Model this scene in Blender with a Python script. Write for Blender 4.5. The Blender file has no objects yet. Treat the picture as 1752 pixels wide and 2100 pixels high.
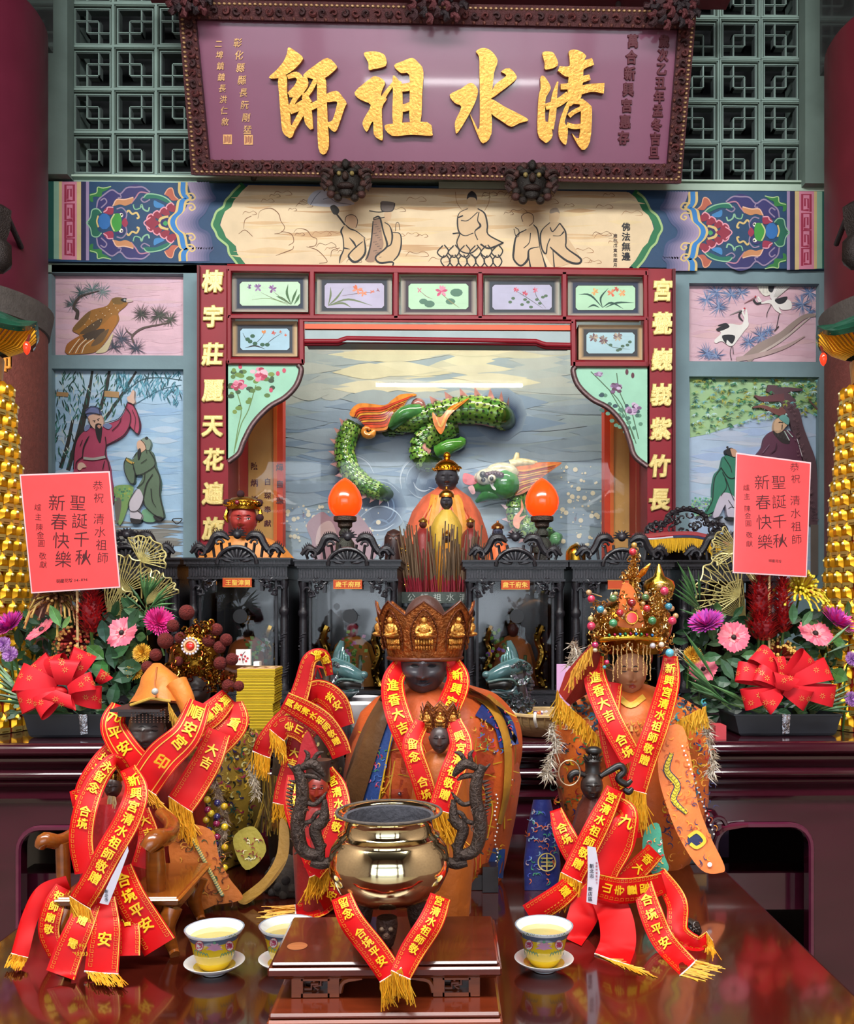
import bpy, bmesh, math, random
from math import sin, cos, pi, radians, sqrt
from mathutils import Vector, Matrix, noise
from mathutils.bvhtree import BVHTree
# ------------------------------------------------------------------ camera, world, lights
W, HT, F = 1752, 2100, 1870.0
CX, CY, HC = 947.6, 1235.0, 1.357          # principal point in photo pixels, camera height
YAW = radians(1.0)
sc = bpy.context.scene
col = sc.collection
cam = bpy.data.cameras.new('camera'); cam.sensor_fit = 'HORIZONTAL'; cam.sensor_width = 36
cam.lens = F / W * 36; cam.shift_x = (W/2 - CX) / W; cam.shift_y = (CY - HT/2) / W; cam.clip_start = .05
co = bpy.data.objects.new('camera', cam); co.location = (0, 0, HC); co.rotation_euler = (pi/2, 0, -YAW)
col.objects.link(co); sc.camera = co
sc.view_settings.view_transform = 'Standard'; sc.view_settings.look = 'None'
sc.view_settings.gamma = 1; sc.view_settings.use_curve_mapping = False
sc.view_settings.exposure = 0.55
sc.cycles.max_bounces = 6; sc.cycles.transparent_max_bounces = 12
sc.cycles.caustics_reflective = False; sc.cycles.caustics_refractive = False
sc.cycles.sample_clamp_indirect = 6
wd = bpy.data.worlds.new('overcast daylight'); sc.world = wd; wd.use_nodes = True
bg = wd.node_tree.nodes['Background']; bg.inputs[0].default_value = (.80, .90, 1.0, 1); bg.inputs[1].default_value = 3.1
def area(name, loc, rot, sx, sy, energy, color=(1, 1, 1)):
 l = bpy.data.lights.new(name, 'AREA'); l.shape = 'RECTANGLE'; l.size = sx; l.size_y = sy
 l.energy = energy; l.color = color
 o = bpy.data.objects.new(name, l); o.location = loc; o.rotation_euler = rot; col.objects.link(o); return o
area('hall_fill', (-.4, .1, 4.55), (radians(38), 0, radians(-3)), 4.8, 1.0, 270, (1.0, .985, .96))  # fill light added under the ceiling to brighten the hall, no daylight opening
area('niche_lamp', (.05, 4.86, 3.0), (radians(30), 0, 0), 2.0, .12, 12, (1, .93, .8))
# ------------------------------------------------------------------ helpers
SW, CW = sin(YAW), cos(YAW)
def ray(px, py):
 dx = (px - CX) / F; dz = (CY - py) / F
 return Vector((SW + dx*CW, CW - dx*SW, dz))
CAMP = Vector((0, 0, HC))
def P(px, py, Y):
 r = ray(px, py); return CAMP + r * (Y / r.y)
def mpp(Y): return Y / F
TZ = 0.80                                    # front table top
AZ = 1.012                                   # altar top
def ytop(py, z):                             # depth at which pixel row py meets the level z
 return (HC - z) * F / (py - CY)
def lin(h):
 if not isinstance(h, str): return h
 h = h.lstrip('#'); o = []
 for i in (0, 2, 4):
  c = int(h[i:i+2], 16) / 255
  o.append(c/12.92 if c <= .04045 else ((c+.055)/1.055)**2.4)
 return (o[0], o[1], o[2], 1.0)
def shade(c, k):
 c = lin(c); return (min(1, c[0]*k), min(1, c[1]*k), min(1, c[2]*k), 1)
def mixc(a, b, t):
 a, b = lin(a), lin(b); return tuple(a[i]*(1-t)+b[i]*t for i in range(4))
MT = {}
def mat(name, rough=.6, metal=0., var=.12, vscale=20., bump=0., bscale=120., coat=0., emit=0., spec=.5, sheen=0., trans=0., stretch=None):
 if name in MT: return MT[name]
 m = bpy.data.materials.new(name); m.use_nodes = True; nt = m.node_tree; N = nt.nodes; L = nt.links
 b = N['Principled BSDF']; a = N.new('ShaderNodeVertexColor'); a.layer_name = 'Col'
 tc = N.new('ShaderNodeTexCoord'); mp = N.new('ShaderNodeMapping')
 if stretch: mp.inputs['Scale'].default_value = stretch
 L.new(tc.outputs['Object'], mp.inputs[0])
 n = N.new('ShaderNodeTexNoise'); n.inputs['Scale'].default_value = vscale; n.inputs['Detail'].default_value = 5
 L.new(mp.outputs[0], n.inputs['Vector'])
 mr = N.new('ShaderNodeMapRange'); mr.inputs[1].default_value = .3; mr.inputs[2].default_value = .7
 mr.inputs[3].default_value = 1-var; mr.inputs[4].default_value = 1+var*.6
 L.new(n.outputs[0], mr.inputs[0])
 mx = N.new('ShaderNodeVectorMath'); mx.operation = 'SCALE'
 L.new(a.outputs[0], mx.inputs[0]); L.new(mr.outputs[0], mx.inputs['Scale'])
 L.new(mx.outputs[0], b.inputs['Base Color'])
 b.inputs['Roughness'].default_value = rough; b.inputs['Metallic'].default_value = metal
 b.inputs['Specular IOR Level'].default_value = spec
 b.inputs['Coat Weight'].default_value = coat; b.inputs['Coat Roughness'].default_value = .06
 b.inputs['Sheen Weight'].default_value = sheen
 if trans: b.inputs['Transmission Weight'].default_value = trans
 if emit:
  L.new(a.outputs[0], b.inputs['Emission Color']); b.inputs['Emission Strength'].default_value = emit
 if bump:
  n2 = N.new('ShaderNodeTexNoise'); n2.inputs['Scale'].default_value = bscale; n2.inputs['Detail'].default_value = 4
  L.new(mp.outputs[0], n2.inputs['Vector'])
  bp = N.new('ShaderNodeBump'); bp.inputs['Strength'].default_value = bump; bp.inputs['Distance'].default_value = .01
  L.new(n2.outputs[0], bp.inputs['Height']); L.new(bp.outputs[0], b.inputs['Normal'])
 MT[name] = m; return m
PAINT = mat('painted_plaster', .6, var=.10, vscale=9, bump=.08, bscale=60)
WALLM = mat('weathered_plaster', .8, var=.16, vscale=4, bump=.25, bscale=18)
LACQ = mat('red_lacquer_wood', .45, var=.1, vscale=8, spec=.3)
ROSE = mat('dark_rosewood_lacquer', .13, var=.3, vscale=3, coat=.7, stretch=(1, 6, 6))
WOOD = mat('varnished_wood', .25, var=.22, vscale=12, coat=.5, stretch=(1, 8, 8))
EBONY = mat('carved_ebony', .38, var=.2, vscale=30, bump=.15, bscale=150)
GILT = mat('gilded_paint', .36, .3, var=.16, vscale=40, bump=.2, bscale=150)
GOLD = mat('polished_gold', .22, 1., var=.1, vscale=60, bump=.1, bscale=200)
BRASS = mat('polished_brass', .09, 1., var=.14, vscale=14, bump=.015, bscale=30)
IRON = mat('dark_cast_bronze', .5, .5, var=.3, vscale=60, bump=.5, bscale=240)
STONE = mat('carved_stone', .8, var=.2, vscale=40, bump=.3, bscale=120)
CLOTH = mat('satin_cloth', .5, var=.2, vscale=22, sheen=.04, bump=.15, bscale=90)
RIB = mat('satin_ribbon', .48, var=.08, vscale=25, spec=.22)
PRINT = mat('gold_print', .45, .1, var=.06)
THREAD = mat('silk_thread', .55, var=.15, vscale=200)
FUR = mat('fur', .9, var=.2)
SKIN = mat('painted_carved_wood', .38, var=.1, vscale=40, spec=.6)
CERAM = mat('glazed_ceramic', .14, var=.35, vscale=30, coat=.5)
PORC = mat('glazed_porcelain', .08, var=.02, coat=.5)
PAPER = mat('paper', .6, var=.06)
LAMIN = mat('laminated_card', .22, var=.05, coat=.8)
LEAF = mat('leaf', .42, var=.25, vscale=60)
PETAL = mat('petal', .6, var=.12, vscale=80)
PLAST = mat('matt_black_plastic', .4, var=.1)
GEM = mat('gem_glass', .08, var=.1, coat=1)
WAX = mat('lit_lamp_shade', .2, var=.0, emit=.95, coat=.6)
BULB = mat('lit_bulb', .2, var=0., emit=6.)
TUBE = mat('lit_fluorescent_tube', .4, var=0., emit=38.)
GLOWG = mat('gold_lamp_cell', .25, .8, var=.1, emit=.06)
TEA = mat('tea', .03, var=0)
def glassmat(name, alpha=.06, rough=0.02, tint=(1, 1, 1, 1)):
 m = bpy.data.materials.new(name); m.use_nodes = True; nt = m.node_tree; N = nt.nodes; L = nt.links
 for n in list(N): N.remove(n)
 o = N.new('ShaderNodeOutputMaterial'); t = N.new('ShaderNodeBsdfTransparent'); t.inputs[0].default_value = tint
 g = N.new('ShaderNodeBsdfGlossy'); g.inputs['Roughness'].default_value = rough
 fr = N.new('ShaderNodeFresnel'); fr.inputs[0].default_value = 1.5
 ad = N.new('ShaderNodeMath'); ad.operation = 'ADD'; ad.inputs[1].default_value = alpha
 L.new(fr.outputs[0], ad.inputs[0])
 mx = N.new('ShaderNodeMixShader'); L.new(ad.outputs[0], mx.inputs[0]); L.new(t.outputs[0], mx.inputs[1]); L.new(g.outputs[0], mx.inputs[2])
 L.new(mx.outputs[0], o.inputs[0]); return m
GLASS = glassmat('cabinet_glass', -.025)
def cat(pts, n=6, closed=False):
 pts = [Vector(p) for p in pts]
 if len(pts) < 3: return pts
 out = []; N = len(pts)
 rng = range(N) if closed else range(N-1)
 for i in rng:
  if closed: p0, p1, p2, p3 = pts[i-1], pts[i], pts[(i+1) % N], pts[(i+2) % N]
  else:
   p1, p2 = pts[i], pts[i+1]; p0 = pts[i-1] if i else p1*2-p2; p3 = pts[i+2] if i+2 < N else p2*2-p1
  for k in range(n):
   t = k/n; a = p1*2; b = p2-p0; c = p0*2-p1*5+p2*4-p3; d = p1*3-p0-p2*3+p3
   out.append((a + b*t + c*(t*t) + d*(t*t*t)) * .5)
 if not closed: out.append(pts[-1])
 return out
class MB:
 def __init__(s): s.v = []; s.f = []; s.c = []; s.o = .0008
 def add(s, vs, fs, c):
  b = len(s.v); s.v.extend(Vector(v) for v in vs); c = lin(c)
  for f in fs: s.f.append([i+b for i in f]); s.c.append(c)
  return s
 def nxt(s): s.o += 9e-6; return s.o
 def poly(s, pts, c): return s.add(pts, [list(range(len(pts)))], c)
 def box(s, a, b, c):
  x0, y0, z0 = a; x1, y1, z1 = b
  v = [(x0,y0,z0),(x1,y0,z0),(x1,y1,z0),(x0,y1,z0),(x0,y0,z1),(x1,y0,z1),(x1,y1,z1),(x0,y1,z1)]
  return s.add(v, [(3,2,1,0),(4,5,6,7),(0,1,5,4),(1,2,6,5),(2,3,7,6),(3,0,4,7)], c)
 def rings(s, rs, c, caps=True, closed=True, cf=None):
  n = len(rs[0]); b = len(s.v)
  for r in rs: s.v.extend(Vector(p) for p in r)
  c = lin(c)
  for i in range(len(rs)-1):
   for j in range(n if closed else n-1):
    k = (j+1) % n
    s.f.append([b+i*n+j, b+i*n+k, b+(i+1)*n+k, b+(i+1)*n+j]); s.c.append(lin(cf(i, j)) if cf else c)
  if caps and closed:
   s.f.append([b+j for j in range(n)][::-1]); s.c.append(lin(cf(0, 0)) if cf else c)
   s.f.append([b+(len(rs)-1)*n+j for j in range(n)]); s.c.append(lin(cf(len(rs)-2, 0)) if cf else c)
  return s
 def tube(s, pts, r, c, n=8, smooth=0, cf=None, flat=1.):
  if smooth:
   if not isinstance(r, (int, float)):
    rr = cat([Vector((x, 0, 0)) for x in r], smooth); r = [max(1e-5, q.x) for q in rr]
   pts = cat(pts, smooth)
  pts = [Vector(p) for p in pts]; m = len(pts)
  if isinstance(r, (int, float)): r = [r]*m
  if len(r) != m: r = [r[min(len(r)-1, int(i*(len(r)-1)/(m-1)+.5))] for i in range(m)]
  rs = []; up = None
  for i, p in enumerate(pts):
   t = (pts[min(i+1, m-1)] - pts[max(i-1, 0)])
   t = t.normalized() if t.length > 1e-9 else Vector((0, 0, 1))
   if up is None:
    up = Vector((0, 0, 1)) if abs(t.z) < .9 else Vector((1, 0, 0))
   up = (up - t*up.dot(t))
   if up.length < 1e-6: up = t.orthogonal()
   up.normalize(); sd = t.cross(up)
   rs.append([p + (up*cos(2*pi*k/n) + sd*sin(2*pi*k/n)*flat)*r[i] for k in range(n)])
  return s.rings(rs, c, cf=cf)
 def lathe(s, o, prof, c, n=24, sx=1., sy=1., cf=None, ax=None, a0=0, caps=True):
  o = Vector(o); rs = []
  for r, z in prof:
   ring = [Vector((cos(a0+2*pi*k/n)*max(r, 1e-5)*sx, sin(a0+2*pi*k/n)*max(r, 1e-5)*sy, z)) for k in range(n)]
   if ax is not None: ring = [ax @ p for p in ring]
   rs.append([o+p for p in ring])
  return s.rings(rs, c, cf=cf, caps=caps)
 def ball(s, o, r, c, nu=12, nv=8, rot=None):
  if isinstance(r, (int, float)): r = (r, r, r)
  o = Vector(o); rs = []
  for i in range(nv+1):
   t = -pi/2 + pi*i/nv; q = max(cos(t), .002)
   ring = [Vector((cos(2*pi*k/nu)*q*r[0], sin(2*pi*k/nu)*q*r[1], sin(t)*r[2])) for k in range(nu)]
   if rot is not None: ring = [rot @ p for p in ring]
   rs.append([o+p for p in ring])
  return s.rings(rs, c)
 # ---- drawing on a surface S(px,py,off) -> point
 def shape(s, S, pts, c, off=None, sm=5, thick=0, side=None):
  if off is None:
   if thick: s.o = max(s.o+.001, thick+.001); off = .001; thick = s.o-.001
   else: off = s.nxt()
  if sm: pts = [p for p in cat([(x, y, 0) for x, y in pts], sm, True)]
  q = [(p[0], p[1]) for p in pts]
  a = sum(q[i][0]*q[(i+1) % len(q)][1]-q[(i+1) % len(q)][0]*q[i][1] for i in range(len(q)))
  if a > 0: q.reverse()
  fr = [S(x, y, off+thick) for x, y in q]; s.poly(fr[::1], c)
  if thick:
   bk = [S(x, y, off-.0005) for x, y in q]; n = len(q)
   s.add(bk+fr, [(i, (i+1) % n, n+(i+1) % n, n+i) for i in range(n)], side or c)
  return s
 def stroke(s, S, pts, w, c, off=None, sm=4, thick=0, cap=True):
  if off is None:
   if thick: s.o = max(s.o+.0005, thick+.001); off = .001; thick = s.o-.001
   else: off = s.nxt()
  m0 = len(pts)
  if isinstance(w, (int, float)): w = [w]*m0
  if len(w) != m0:
   w = [w[min(len(w)-1, round(i*(len(w)-1)/max(1, m0-1)))] for i in range(m0)]
  P3 = [(p[0], p[1], ww) for p, ww in zip(pts, w)]
  if sm and m0 > 2: P3 = cat(P3, sm)
  l, r = [], []; n = len(P3)
  for i in range(n):
   a = P3[max(0, i-1)]; b = P3[min(n-1, i+1)]; dx, dy = b[0]-a[0], b[1]-a[1]; d = sqrt(dx*dx+dy*dy) or 1
   h = max(.05, P3[i][2])*.5; x, y = P3[i][0], P3[i][1]
   l.append((x-dy/d*h, y+dx/d*h)); r.append((x+dy/d*h, y-dx/d*h))
  kc = 1 if thick else min(8, int(max(w)/8)+1)
  vs = [S(a[0]+(b[0]-a[0])*j/kc, a[1]+(b[1]-a[1])*j/kc, off+thick) for j in range(kc+1) for a, b in zip(l, r)]
  fs = [(j*n+i, j*n+i+1, j*n+n+i+1, j*n+n+i) for i in range(n-1) for j in range(kc)]
  if thick:
   q = l+r[::-1]; s.add([S(x, y, off) for x, y in q]+[S(x, y, off+thick) for x, y in q], [(i, (i+1) % (2*n), 2*n+(i+1) % (2*n), 2*n+i) for i in range(2*n)], c)
  return s.add(vs, fs, c)
 def dot(s, S, x, y, r, c, off=None, n=10, ry=None):
  ry = ry or r
  return s.shape(S, [(x+cos(2*pi*k/n)*r, y+sin(2*pi*k/n)*ry) for k in range(n)], c, off, sm=0)
 def rect(s, S, x0, y0, x1, y1, c, off=None):
  return s.shape(S, [(x0, y0), (x1, y0), (x1, y1), (x0, y1)], c, off, sm=0)
 def text(s, S, t, x, y, size, c, off=None, bold=.02, rot=0, sx=1., skew=0., ext=0., dirn=(0, 1), gap=1.08, up=None, jit=0, mir=1):
  if off is None: off = s.nxt()
  for k, ch in enumerate(t):
   if ch == ' ': continue
   V, Fc = glyph(ch, min(bold, .005), ext); d = bold*.62
   if bold > .008:
    n0 = len(V); V = [(a+e*d, b+f*d, g+.002*i) for i, (e, f) in enumerate(((-1, -1), (1, -1), (-1, 1), (1, 1))) for a, b, g in V]; Fc = [tuple(j+n0*i for j in q) for i in range(4) for q in Fc]
   cx, cy = x+dirn[0]*k*size*gap, y+dirn[1]*k*size*gap
   cr, sr = cos(rot), sin(rot)
   vs = []
   for gx, gy, gz in V:
    gx = (gx-.5)*sx*mir; gy = gy-.38; gx += gy*skew
    X, Y = (gx*cr - gy*sr)*size, (gx*sr + gy*cr)*size
    vs.append(S(cx+X, cy-Y, off+gz*size*.0024))
   s.add(vs, Fc, c)
  return s
 def build(s, name, m, parent=None, smooth=45, loc=None):
  me = bpy.data.meshes.new(name)
  o0 = Vector(loc) if loc is not None else Vector((0, 0, 0))
  me.from_pydata([v - o0 for v in s.v], [], s.f)
  ca = me.color_attributes.new('Col', 'FLOAT_COLOR', 'CORNER')
  buf = []
  for f, c in zip(s.f, s.c): buf.extend(c*len(f))
  ca.data.foreach_set('color', buf)
  me.materials.append(m)
  if smooth:
   me.polygons.foreach_set('use_smooth', [True]*len(me.polygons))
   me.set_sharp_from_angle(angle=radians(smooth))
  me.update()
  o = bpy.data.objects.new(name, me); col.objects.link(o)
  if any(w in name for w in ('inscription', 'writing', 'print', 'seams', 'embroider', 'text', 'filigree', 'mane_curls', 'strand', 'pattern', 'pearl_trim', 'roundels')): o['kind'] = 'stuff'
  if parent is not None:
   o.parent = parent; base = parent['_b'] if '_b' in parent else None
   pw = Vector((0, 0, 0)); q = parent
   while q: pw += q.location; q = q.parent
   o.location = o0 - pw
  else: o.location = o0
  return o
GC = {}
def glyph(ch, bold, ext=0.):
 k = (ch, round(bold, 3), ext)
 if k in GC: return GC[k]
 c = bpy.data.curves.new('g', 'FONT'); c.body = ch; c.offset = bold; c.resolution_u = 3 if ext else 1
 if ext: c.extrude = ext/2; c.bevel_depth = ext*.35; c.bevel_resolution = 0
 o = bpy.data.objects.new('g', c); col.objects.link(o)
 dg = bpy.context.evaluated_depsgraph_get(); me = bpy.data.meshes.new_from_object(o.evaluated_get(dg))
 V = [tuple(v.co) for v in me.vertices]; Fs = [tuple(p.vertices) for p in me.polygons]
 if ord(ch) < 128 and V:
  xs = [v[0] for v in V]; mid = (min(xs)+max(xs))/2; V = [(v[0]-mid+.5, v[1], v[2]) for v in V]
 bpy.data.objects.remove(o); bpy.data.curves.remove(c); bpy.data.meshes.remove(me)
 GC[k] = (V, Fs); return GC[k]
def flat(Y):
 def S(x, y, off=0): return P(x, y, Y) + Vector((0, -off, 0))
 return S
def plane3(a, b, c):
 n = (b-a).cross(c-a).normalized()
 if n.y > 0: n = -n
 def S(x, y, off=0):
  r = ray(x, y); t = (a-CAMP).dot(n)/r.dot(n); return CAMP + r*t + n*off
 return S
def bvh(mbs, Yf):
 V = []; Fs = []
 for m in mbs:
  b = len(V); V += m.v; Fs += [[i+b for i in f] for f in m.f]
 T = BVHTree.FromPolygons(V, Fs)
 def S(x, y, off=0):
  r = ray(x, y).normalized(); h = T.ray_cast(CAMP, r)
  p = h[0] if h[0] is not None else P(x, y, Yf)
  return p - r*off
 return S
def thing(name, label, category, loc=(0, 0, 0), group=None):
 o = bpy.data.objects.new(name, None); o.empty_display_size = .05; col.objects.link(o); o.location = loc
 o['label'] = label; o['category'] = category
 if group: o['group'] = group
 return o
def tag(o, label=None, category=None, group=None, kind=None):
 if label: o['label'] = label
 if category: o['category'] = category
 if group: o['group'] = group
 if kind: o['kind'] = kind
 return o
def struct(o): o['kind'] = 'structure'; return o
def copytree(o, off, parent=None, label=None):
 c = o.copy(); col.objects.link(c)
 if parent is not None: c.parent = parent
 if parent is None: c.location = o.location + Vector(off)
 if label: c['label'] = label
 for ch in o.children: copytree(ch, off, c)
 return c
R = random.Random(7)
def rr(a, b): return R.uniform(a, b)
# ------------------------------------------------------------------ room shell
def T(ox, oy, s):
 return lambda pts: [(ox+x/s, oy+y/s)+tuple(r) for x, y, *r in pts]
def pbox(mb, x0, y0, x1, y1, Yf, Yb, c):
 a, b = P(x0, y0, Yf), P(x1, y1, Yf)
 mb.box((a.x, Yf, b.z), (b.x, Yb, a.z), c); return mb
WY, BY = 4.60, 4.575
XL, XR = -2.95, 2.75
m = MB(); m.box((XL, -3.4, -.1), (XR, 5.9, 0), 'a39684'); struct(m.build('floor', mat('stone_floor', .35, var=.15, vscale=3)))
m = MB(); m.box((XL, -3.4, 4.75), (XR, 5.9, 4.85), '3a3334'); struct(m.build('ceiling', WALLM))
m = MB(); m.box((XL-.1, -3.4, 0), (XL, 5.9, 4.75), 'a89488'); struct(m.build('wall_left', WALLM))
m = MB(); m.box((XR, -3.4, 0), (XR+.1, 5.9, 4.75), 'a89488'); struct(m.build('wall_right', WALLM))
m = MB(); BG = '7b949b'
GP = '71857f'
def wallrect(x0, y0, x1, y1, c=BG): pbox(m, x0, y0, x1, y1, WY, WY+.25, c)
wallrect(-160, -400, 145, 360, GP); wallrect(1648, -400, 2050, 379, GP)
wallrect(404, -400, 1398, 379, GP); wallrect(145, -400, 404, -84, GP); wallrect(1398, -400, 1648, -50, GP)
wallrect(-160, 360, 404, 560, 'a9c4b4'); wallrect(404, 379, 2050, 551, 'a9c4b4')
wallrect(-160, 560, 106, 2000); wallrect(106, 728, 376, 757)
wallrect(106, 543, 376, 561); wallrect(376, 543, 412, 2000); wallrect(106, 1150, 376, 2000)
wallrect(1380, 551, 1414, 2000); wallrect(1681, 551, 2050, 2000); wallrect(1414, 551, 1681, 582)
wallrect(1414, 741, 1681, 773); wallrect(1414, 1190, 1681, 2000)
wb = struct(m.build('wall_back', WALLM))
m = MB()
m.box((XL, 5.75, 0), (XR, 5.85, 4.75), '6f6a62'); struct(m.build('wall_rear', WALLM))
m = MB(); m.box((P(80, 0, WY).x, WY+.06, .5), (P(412, 0, WY).x, WY+.22, P(0, 545, WY).z), '9aa6a0')
m.box((P(1385, 0, WY).x, WY+.06, .5), (P(1720, 0, WY).x, WY+.22, P(0, 552, WY).z), '9aa6a0'); struct(m.build('trim_1', WALLM))
m = MB(); pbox(m, 82, 357, 1705, 374, 4.57, 4.62, 'b8d0be'); pbox(m, 900, 372, 1706, 392, 4.57, 4.62, 'b8d0be')
struct(m.build('trim_2', WALLM))
m = MB(); pbox(m, 82, -300, 138, 357, 4.52, 4.6, '6f827c'); pbox(m, 1652, -300, 1705, 376, 4.52, 4.6, '71857d'); struct(m.build('trim_3', WALLM))
m = MB();
for x in (-2.95, -1.75, 1.45, 2.55): m.box((x, -3.5, 0), (x+.25, -3.25, 4.75), '5c1a18')
m.box((XL, -3.5, 3.35), (XR, -3.3, 4.75), '8a7468'); struct(m.build('wall_front', WALLM, smooth=0))  # unseen posts and lintel, added to break up and darken the glass reflections
m = MB(); m.box((-9, -14, -.12), (9, -3.4, -.02), '8c8a84'); struct(m.build('ground', PAINT))
m = MB()
for i in range(26): m.box((-3.3+i*.25, -7.2, 3.2), (-3.17+i*.25, -4.9, 3.3), 'e8eef4')
m.box((-3.4, -7.3, 3.1), (3.4, -4.8, 3.2), 'c8d8e8'); m.box((-3.4, -4.95, 3.0), (3.4, -4.85, 3.22), 'f0f0f0')
for x in (-3.2, 3.0): m.box((x, -5.1, -.02), (x+.15, -4.95, 3.1), 'd0d0d0')
struct(m.build('trim_7', PAINT, smooth=0))
tl = thing('hanging_tube_light', 'white fluorescent tube fitting hung above the offering table, mirrored in the niche glass', 'lamp', (P(922, 790, 7.74).x, 1.76, 3.2))
tx = P(922, 790, 7.74).x; m = MB(); m.tube([(tx-.62, 1.76, 3.2), (tx+.62, 1.76, 3.2)], .016, 'ffffff', n=10); m.build('tube', TUBE, tl)
m = MB(); m.box((tx-.66, 1.73, 3.235), (tx+.66, 1.79, 3.27), 'e8e8e8'); m.box((tx-.66, 1.74, 3.18), (tx-.62, 1.78, 3.24), 'e8e8e8'); m.box((tx+.62, 1.74, 3.18), (tx+.66, 1.78, 3.24), 'e8e8e8')
for x in (-.5, .5): m.tube([(tx+x, 1.76, 3.26), (tx+x, 1.76, 4.76)], .005, 'b0b0b0', n=6)
m.build('fitting', PAINT, tl, smooth=0)
# ---- lattice windows : every grille tile an object of its own
def grille_tile(flip):
 p = S_T; t = MB(); q = p/2; C1 = '5a6b68'; d = .05
 def bar(x0, z0, x1, z1, w=.010, dd=d, y0=0, c='4f5c5a'):
  x0, x1 = min(x0, x1)-w/2, max(x0, x1)+w/2; z0, z1 = min(z0, z1)-w/2, max(z0, z1)+w/2
  t.box((x0, y0+.006, z0), (x1, y0+dd, z1), c)
  t.box((x0+w*.3, y0, z0+w*.3), (x1-w*.3, y0+.006, z1-w*.3), '8ba39b')
 f = p*.41
 for a in (-1, 1):
  bar(a*f, -f, a*f, f, .013, d, .008); bar(-f, a*f, f, a*f, .013, d, .008)
  bar(a*q*.97, -q*.97, a*q*.97, q*.97, .016, d+.02, -.006, '66786f'); bar(-q*.97, a*q*.97, q*.97, a*q*.97, .016, d+.02, -.006, '66786f')
 g = f/3; k = -1 if flip else 1
 def L(x0, z0, x1, z1): bar(k*x0*g, z0*g, k*x1*g, z1*g, .011, d*.9, .012, '5d6a68')
 L(-1, -1, -1, 1); L(1, -1, 1, 1); L(-1, -1, 1, -1); L(-1, 1, 1, 1)
 L(1, 1, 1, 3); L(1, 1, 3, 1); L(-1, -1, -1, -3); L(-1, -1, -3, -1)
 return t
def lattice(name, xs, ys, label):
 global S_T
 S_T = (xs[1]-xs[0])*mpp(WY)
 root = bpy.data.objects.new(name, None); col.objects.link(root); root['kind'] = 'structure'
 proto = [None, None];
 for j, y in enumerate(ys):
  for i, x in enumerate(xs):
   k = (i+j) % 2
   if proto[k] is None:
    o = grille_tile(k).build('grille_tile', WALLM, root, smooth=0); proto[k] = o
   else:
    o = proto[k].copy(); col.objects.link(o); o.parent = root
   pp = P(x, y, WY+.03); o.location = pp
   o.scale = (1, 1, 1)
 return root
lattice('window_1', [188.5+88*i for i in range(3)], [-36+88*j for j in range(5)], '')
lattice('window_2', [1433+85*i for i in range(3)], [-5+85*j for j in range(5)], '')
m = MB(); pbox(m, 100, -300, 440, 362, WY+.28, WY+.3, '1d2124'); pbox(m, 1380, -300, 1700, 385, WY+.28, WY+.3, '1d2124'); struct(m.build('lattice_dark_backing', WALLM))  # dark backing sheet stands in for the unlit space behind the lattices
# ---- painted beam
beam = bpy.data.objects.new('painted_beam', None); col.objects.link(beam); beam['kind'] = 'structure'
m = MB(); SB = flat(BY)
q = [(80, 371), (1706, 392), (1706, 552), (78, 536)]
fr = [P(x, y, BY) for x, y in q]; bk = [p+Vector((0, .1, 0)) for p in fr]
m.add(fr+bk, [(0, 3, 2, 1), (0, 1, 5, 4), (1, 2, 6, 5), (2, 3, 7, 6), (3, 0, 4, 7)], '1f4468'); m.build('beam_board', PAINT, beam, smooth=0)
NAVY, LAV, YEL, ROSEC, MINT, DG = '2b2a52', '9382a0', 'd8bc78', 'd88aa0', '8fbf9c', '1f6b4a'
m = MB(); t = T(100, 360, 4.38)
def both(fn):
 for mir in (0, 1):
  def S(x, y, off=0, mir=mir): return P(1797-x, y+19.5, BY-off) if mir else P(x, y, BY-off)
  fn(S)
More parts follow.
